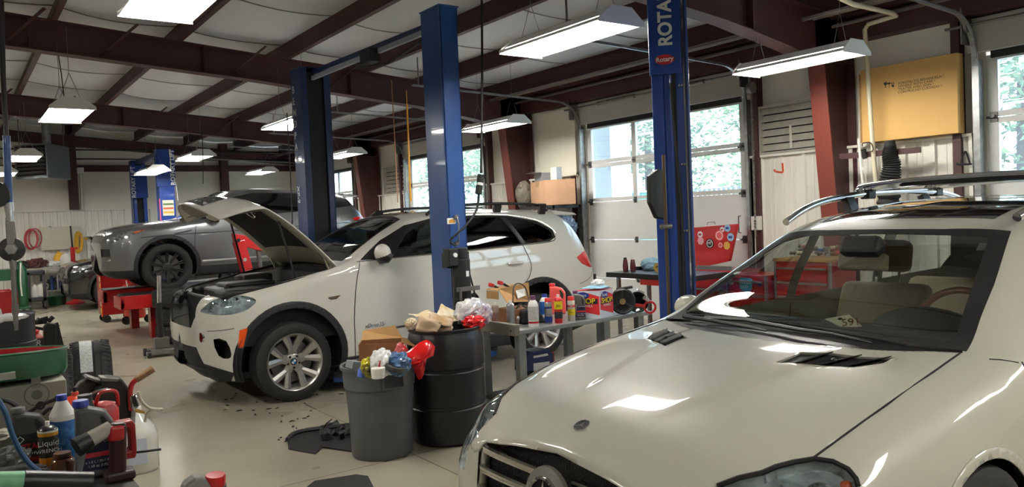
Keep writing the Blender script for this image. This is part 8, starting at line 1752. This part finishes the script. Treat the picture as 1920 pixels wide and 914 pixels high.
# wall bench with jugs
wb = thing('wall_bench', 'long bench along the end wall holding jugs and parts', 'bench', (2.2, 21.9, 0)); sy = 21.6; k0_, k1_ = onY(48, 500, sy), onY(192, 494, sy)
zb_ = .90; g = MB(); g.span((k0_.x, sy, zb_-.05), (k1_.x+.4, 22.3, zb_)); g.build('bench_top', mat('worn_top', (150, 148, 138), .5), wb); g = MB(); g.span((k0_.x, sy+.3, .3), (k1_.x+.4, 22.3, .33)); g.build('lower_shelf', mat('worn_top', (150, 148, 138)), wb)
for x in (k0_.x+.05, k1_.x-.2): g = MB(); g.span((x-.03, sy+.05, 0), (x+.03, sy+.11, zb_-.05)); g.build('leg', M_black, wb)
def fjug(x, name, label, m, h=.3, r=.1, z=zb_, Y=21.8):
    o = onY(x, 480, Y); o.z = z; t = thing(name, label, 'jug', o); g = MB(); g.lathe([(0, 0), (r, 0), (r*1.05, .02), (r*1.05, h*.55), (r*.8, h*.75), (r*.3, h*.9), (r*.28, h), (0, h)], o, (0, 0, 1), 20); g.build('jug_body', m, t); g = MB(); g.tube(crv([o+V((r*.2, -.02, h*.85)), o+V((r*1.1, -.02, h*.8)), o+V((r*1.05, -.02, h*.5))], 4), .015, 6); g.build('jug_handle', m, t); return t
fjug(110, 'yellow_jug', 'yellow jug on the end wall bench', mat('yellow_jug', (206, 156, 36), .5), .36, .11, zb_, 22.0); fjug(123, 'white_jug', 'white jug on the end wall bench beside the yellow jug', M_wpla, .34, .12, zb_, 21.75)
for k_, (x, r, mm, lb) in enumerate(((100, .1, M_wbag, 'white rag heap on the end wall bench'), (68, .16, mat('maroon_heap', (84, 34, 38), .6, noise=.4, nscale=10), 'maroon heap of parts at the left of the end wall bench'), (76, .12, M_alu, 'silver parts heap on the end wall bench'), (40, .13, M_black, 'dark heap of parts at the far left of the end wall bench'))):
    o = onY(x, 480, 21.8); o.z = zb_; single(crumple(o+V((0, 0, r*.6)), r, 120+k_, .45, (1.4, 1, .7)), 'parts_heap', mm, lb, 'heap', o)
# dark cart with jugs, green welding cart, green tub, red stand
ct = thing('parts_cart', 'dark plastic cart holding white jugs near the end wall', 'cart', (1.55, 20.8, 0)); a_, b_ = onY(50, 520, 20.5), onY(89, 580, 20.5)
for z in (.18, .78): g = MB(); g.span((a_.x, 20.5, z), (b_.x, 21.0, z+.10)); g.build('cart_tray', mat('cart_charcoal', (44, 46, 50), .5), ct, bev=.01)
for x in (a_.x+.03, b_.x-.03):
    for y in (20.53, 20.97): g = MB(); g.span((x-.03, y-.03, .1), (x+.03, y+.03, .85)); g.cyl((x-.02, y, .06), (x+.02, y, .06), .06, n=12); g.build('cart_post', mat('cart_charcoal', (44, 46, 50)), ct)
fjug(61, 'white_jug', 'white jug in the dark cart, left one', M_wpla, .30, .08, .28, 20.65); fjug(74, 'white_jug', 'white jug in the dark cart, right one', M_wpla, .34, .11, .28, 20.65)
gc = thing('welding_cart', 'green cart with tall green gas cylinder at the left near the end wall', 'cart', (1.0, 19.6, 0)); g = MB(); o = onY(43, 560, 19.6); g.lathe([(0, .12), (.1, .12), (.11, .15), (.11, .95), (.05, 1.05), (.03, 1.15), (0, 1.15)], (o.x, 19.7, 0), (0, 0, 1), 20); g.build('gas_cylinder', M_green, gc)
g = MB(); o2 = onY(5, 520, 19.5); g.span((o2.x-.3, 19.5, .12), (o.x+.1, 20.1, .17)); g.build('cart_base', M_green, gc); g = MB(); g.span((o2.x-.3, 19.5, .75), (o.x-.12, 20.1, .98)); g.build('cart_box', M_green, gc); g = MB(); g.tube(crv([(o.x, 19.6, 1.1), (o.x-.03, 19.5, .7), (o.x-.02, 19.5, .4)], 5), .015, 6); g.build('gas_hose', M_wpla, gc)
for x in (o2.x-.1, o.x): g = MB(); g.cyl((x-.03, 19.6, .09), (x+.03, 19.6, .09), .09, n=14); g.build('wheel', M_black, gc)
o = onY(105, 560, 21.6); single(MB().lathe([(0, 0), (.18, 0), (.22, .2), (.23, .21), (.21, .2), (.17, .02), (0, .02)], (o.x, 21.4, 0), (0, 0, 1), 24), 'green_tub', M_green, 'green plastic tub on the floor under the end wall bench', 'tub', (o.x, 21.4, 0))
for k_, (x, h_) in enumerate(((91, .26), (97, .34), (103, .30), (109, .38), (114, .32))): o = onY(x, 530, 22.05); single(MB().lathe([(0, 0), (.07, 0), (.07, h_*.65), (.03, h_*.85), (.03, h_), (0, h_)], (o.x, 22.05, .33), (0, 0, 1), 14), 'oil_bottle', (M_black, M_bl, M_black, M_alu, M_black)[k_], ['black bottle leftmost on the lower shelf by the end wall', 'blue bottle on the lower shelf by the end wall', 'black bottle in the middle of the lower shelf by the end wall', 'grey bottle on the lower shelf by the end wall', 'black bottle rightmost on the lower shelf by the end wall'][k_], 'bottle', (o.x, 22.05, .33))
rsd = thing('jack_stand', 'red pole stand with black rod in front of the end wall bench', 'stand', onY(137, 560, 21.35)); o = onY(137, 500, 21.35); g = MB(); g.cyl((o.x, 21.35, .1), onY(136, 466, 21.35), .05, n=14); g.bar(onY(132, 466, 21.35), onY(146, 466, 21.35), .05, .05); g.build('red_post', M_redp, rsd); g = MB(); g.cyl(onY(136, 466, 21.35), onY(132, 424, 21.35), .02, n=8); g.build('black_rod', M_black, rsd); g = MB(); g.lathe([(0, 0), (.22, 0), (.22, .03), (.05, .1), (0, .1)], (o.x, 21.35, 0), (0, 0, 1), 20); g.build('base', M_redp, rsd)

cd2 = thing('conduit', 'white conduit with junction box beside the end wall column', 'conduit', (2.76, YB-.1, ZW)); g = MB(); g.cyl((2.76, YB-.1, ZW), (2.76, YB-.1, 3.2), .025, n=10); g.build('conduit_pipe', M_wpla, cd2); g = MB(); g.span((2.68, YB-.16, 3.18), (2.84, YB-.04, 3.34)); g.build('junction_box', M_wpla, cd2, bev=.006)
# ================================================================ the yard outside
M_leaf = [mat('leaf_%d' % i, c, .6, noise=.3, nscale=3) for i, c in enumerate(((86, 122, 74), (108, 140, 92), (72, 104, 66)))]
def foliage(name, label, c, r, n, seed, m, trunk=True):
    rs = random.Random(seed); t = thing(name, label, 'tree', (c[0], c[1], 0), 'trees outside the garage doors'); g = MB(); C_ = V(c)
    blobs = [(V((rs.uniform(-.6, .6)*r[0], rs.uniform(-.7, .7)*r[1], rs.uniform(-.7, .7)*r[2])), rs.uniform(.3, .5)) for _ in range(16)]
    for i in range(n):
        b, s = rs.choice(blobs); d = V((rs.gauss(0, 1), rs.gauss(0, 1), rs.gauss(0, 1))).normalized()*s*rs.uniform(.6, 1)
        p = C_+b+V((d.x*r[0], d.y*r[1], d.z*r[2])); u = V((rs.gauss(0, 1), rs.gauss(0, 1), rs.gauss(0, .6))).normalized(); w = u.orthogonal().normalized(); k = rs.uniform(.05, .11)
        g.add([p-u*k, p+w*k*.5, p+u*k, p-w*k*.5], [(0, 1, 2, 3)])
    o = g.build('crown', m, t, weld=False, auto=False); o['kind'] = 'stuff'
    if trunk: g = MB(); g.cyl((c[0], c[1], -.1), (c[0], c[1], c[2]), .16, .08, n=10); g.build('trunk', mat('bark', (84, 70, 56), .9, noise=.3), t)
TR = [(14.5, 8.6), (15.0, 11.4), (14.6, 14.2), (15.2, 17.5), (14.7, 21), (15.1, 25), (14.6, 5.6), (13.4, 3.6), (14.8, 2.6)]
for i, (x, y) in enumerate(TR): foliage('tree', 'leafy green tree standing behind the fence outside the doors' if x > 14 else 'leafy green tree outside the rightmost garage door', (x, y, 3.6), (1.5, 1.9, 2.3), 2600, 200+i, M_leaf[i % 3])
fn = thing('yard_fence', 'grey slatted yard fence outside the garage doors', 'fence', (13.0, 14, 0)); g = MB()
for i in range(170): y = 5.5+i*.125; g.span((12.98, y, 0), (13.02, y+.075, 2.05))
o = g.build('slats', mat('fence_slats', (118, 126, 126), .7, noise=.3), fn); o['kind'] = 'stuff'; o['label'] = 'upright fence slats'
g = MB(); g.span((13.02, 5.5, .4), (13.06, 26.7, .5)); g.span((13.02, 5.5, 1.7), (13.06, 26.7, 1.8)); g.build('rails', mat('fence_slats', (118, 126, 126)), fn)
p = onX(1140, 348, 11.5); t = thing('block_stack', 'stack of pale blocks with reddish joints in the yard', 'blocks', (11.6, p.y, 0)); g = MB(); g.span((11.5, p.y-.42, 0), (12.1, p.y+.42, onX(1140, 328, 11.5).z)); g.build('stack_core', mat('red_joint', (206, 150, 130), .8), t); zt3 = onX(1140, 328, 11.5).z
for i in range(5):
    for j in range(9): g = MB(); h_ = zt3/9; g.span((11.47, p.y-.42+i*.17, j*h_+.01), (11.52, p.y-.42+i*.17+.15, (j+1)*h_-.01)); g.build('pale_block', mat('pale_block', (232, 226, 216), .8), t)
p = onX(1155, 368, 10.8); t = thing('teal_container', 'low teal container in the yard behind the door glass', 'container', (10.9, p.y, 0)); g = MB(); g.span((10.8, p.y-.7, 0), (11.4, p.y+.35, p.z+.03)); g.build('container_body', mat('teal_plastic', (60, 150, 160), .5), t, bev=.03); g = MB(); g.span((10.77, p.y-.73, p.z+.03), (11.43, p.y+.38, p.z+.07)); g.build('container_lid', mat('teal_pale', (170, 214, 214), .5), t, bev=.02)
struct(MB().span((8.75, 9.35, -.1), (9.2, 9.75, 5)).build('wall_pilaster', mat('pale_render', (206, 210, 216), .8)), 'pale pilaster outside the middle garage door')
# ================================================================ view
SC.view_settings.view_transform = 'Standard'; SC.view_settings.look = 'None'; SC.view_settings.gamma = 1; SC.view_settings.use_curve_mapping = False
SC.view_settings.exposure = EXPO
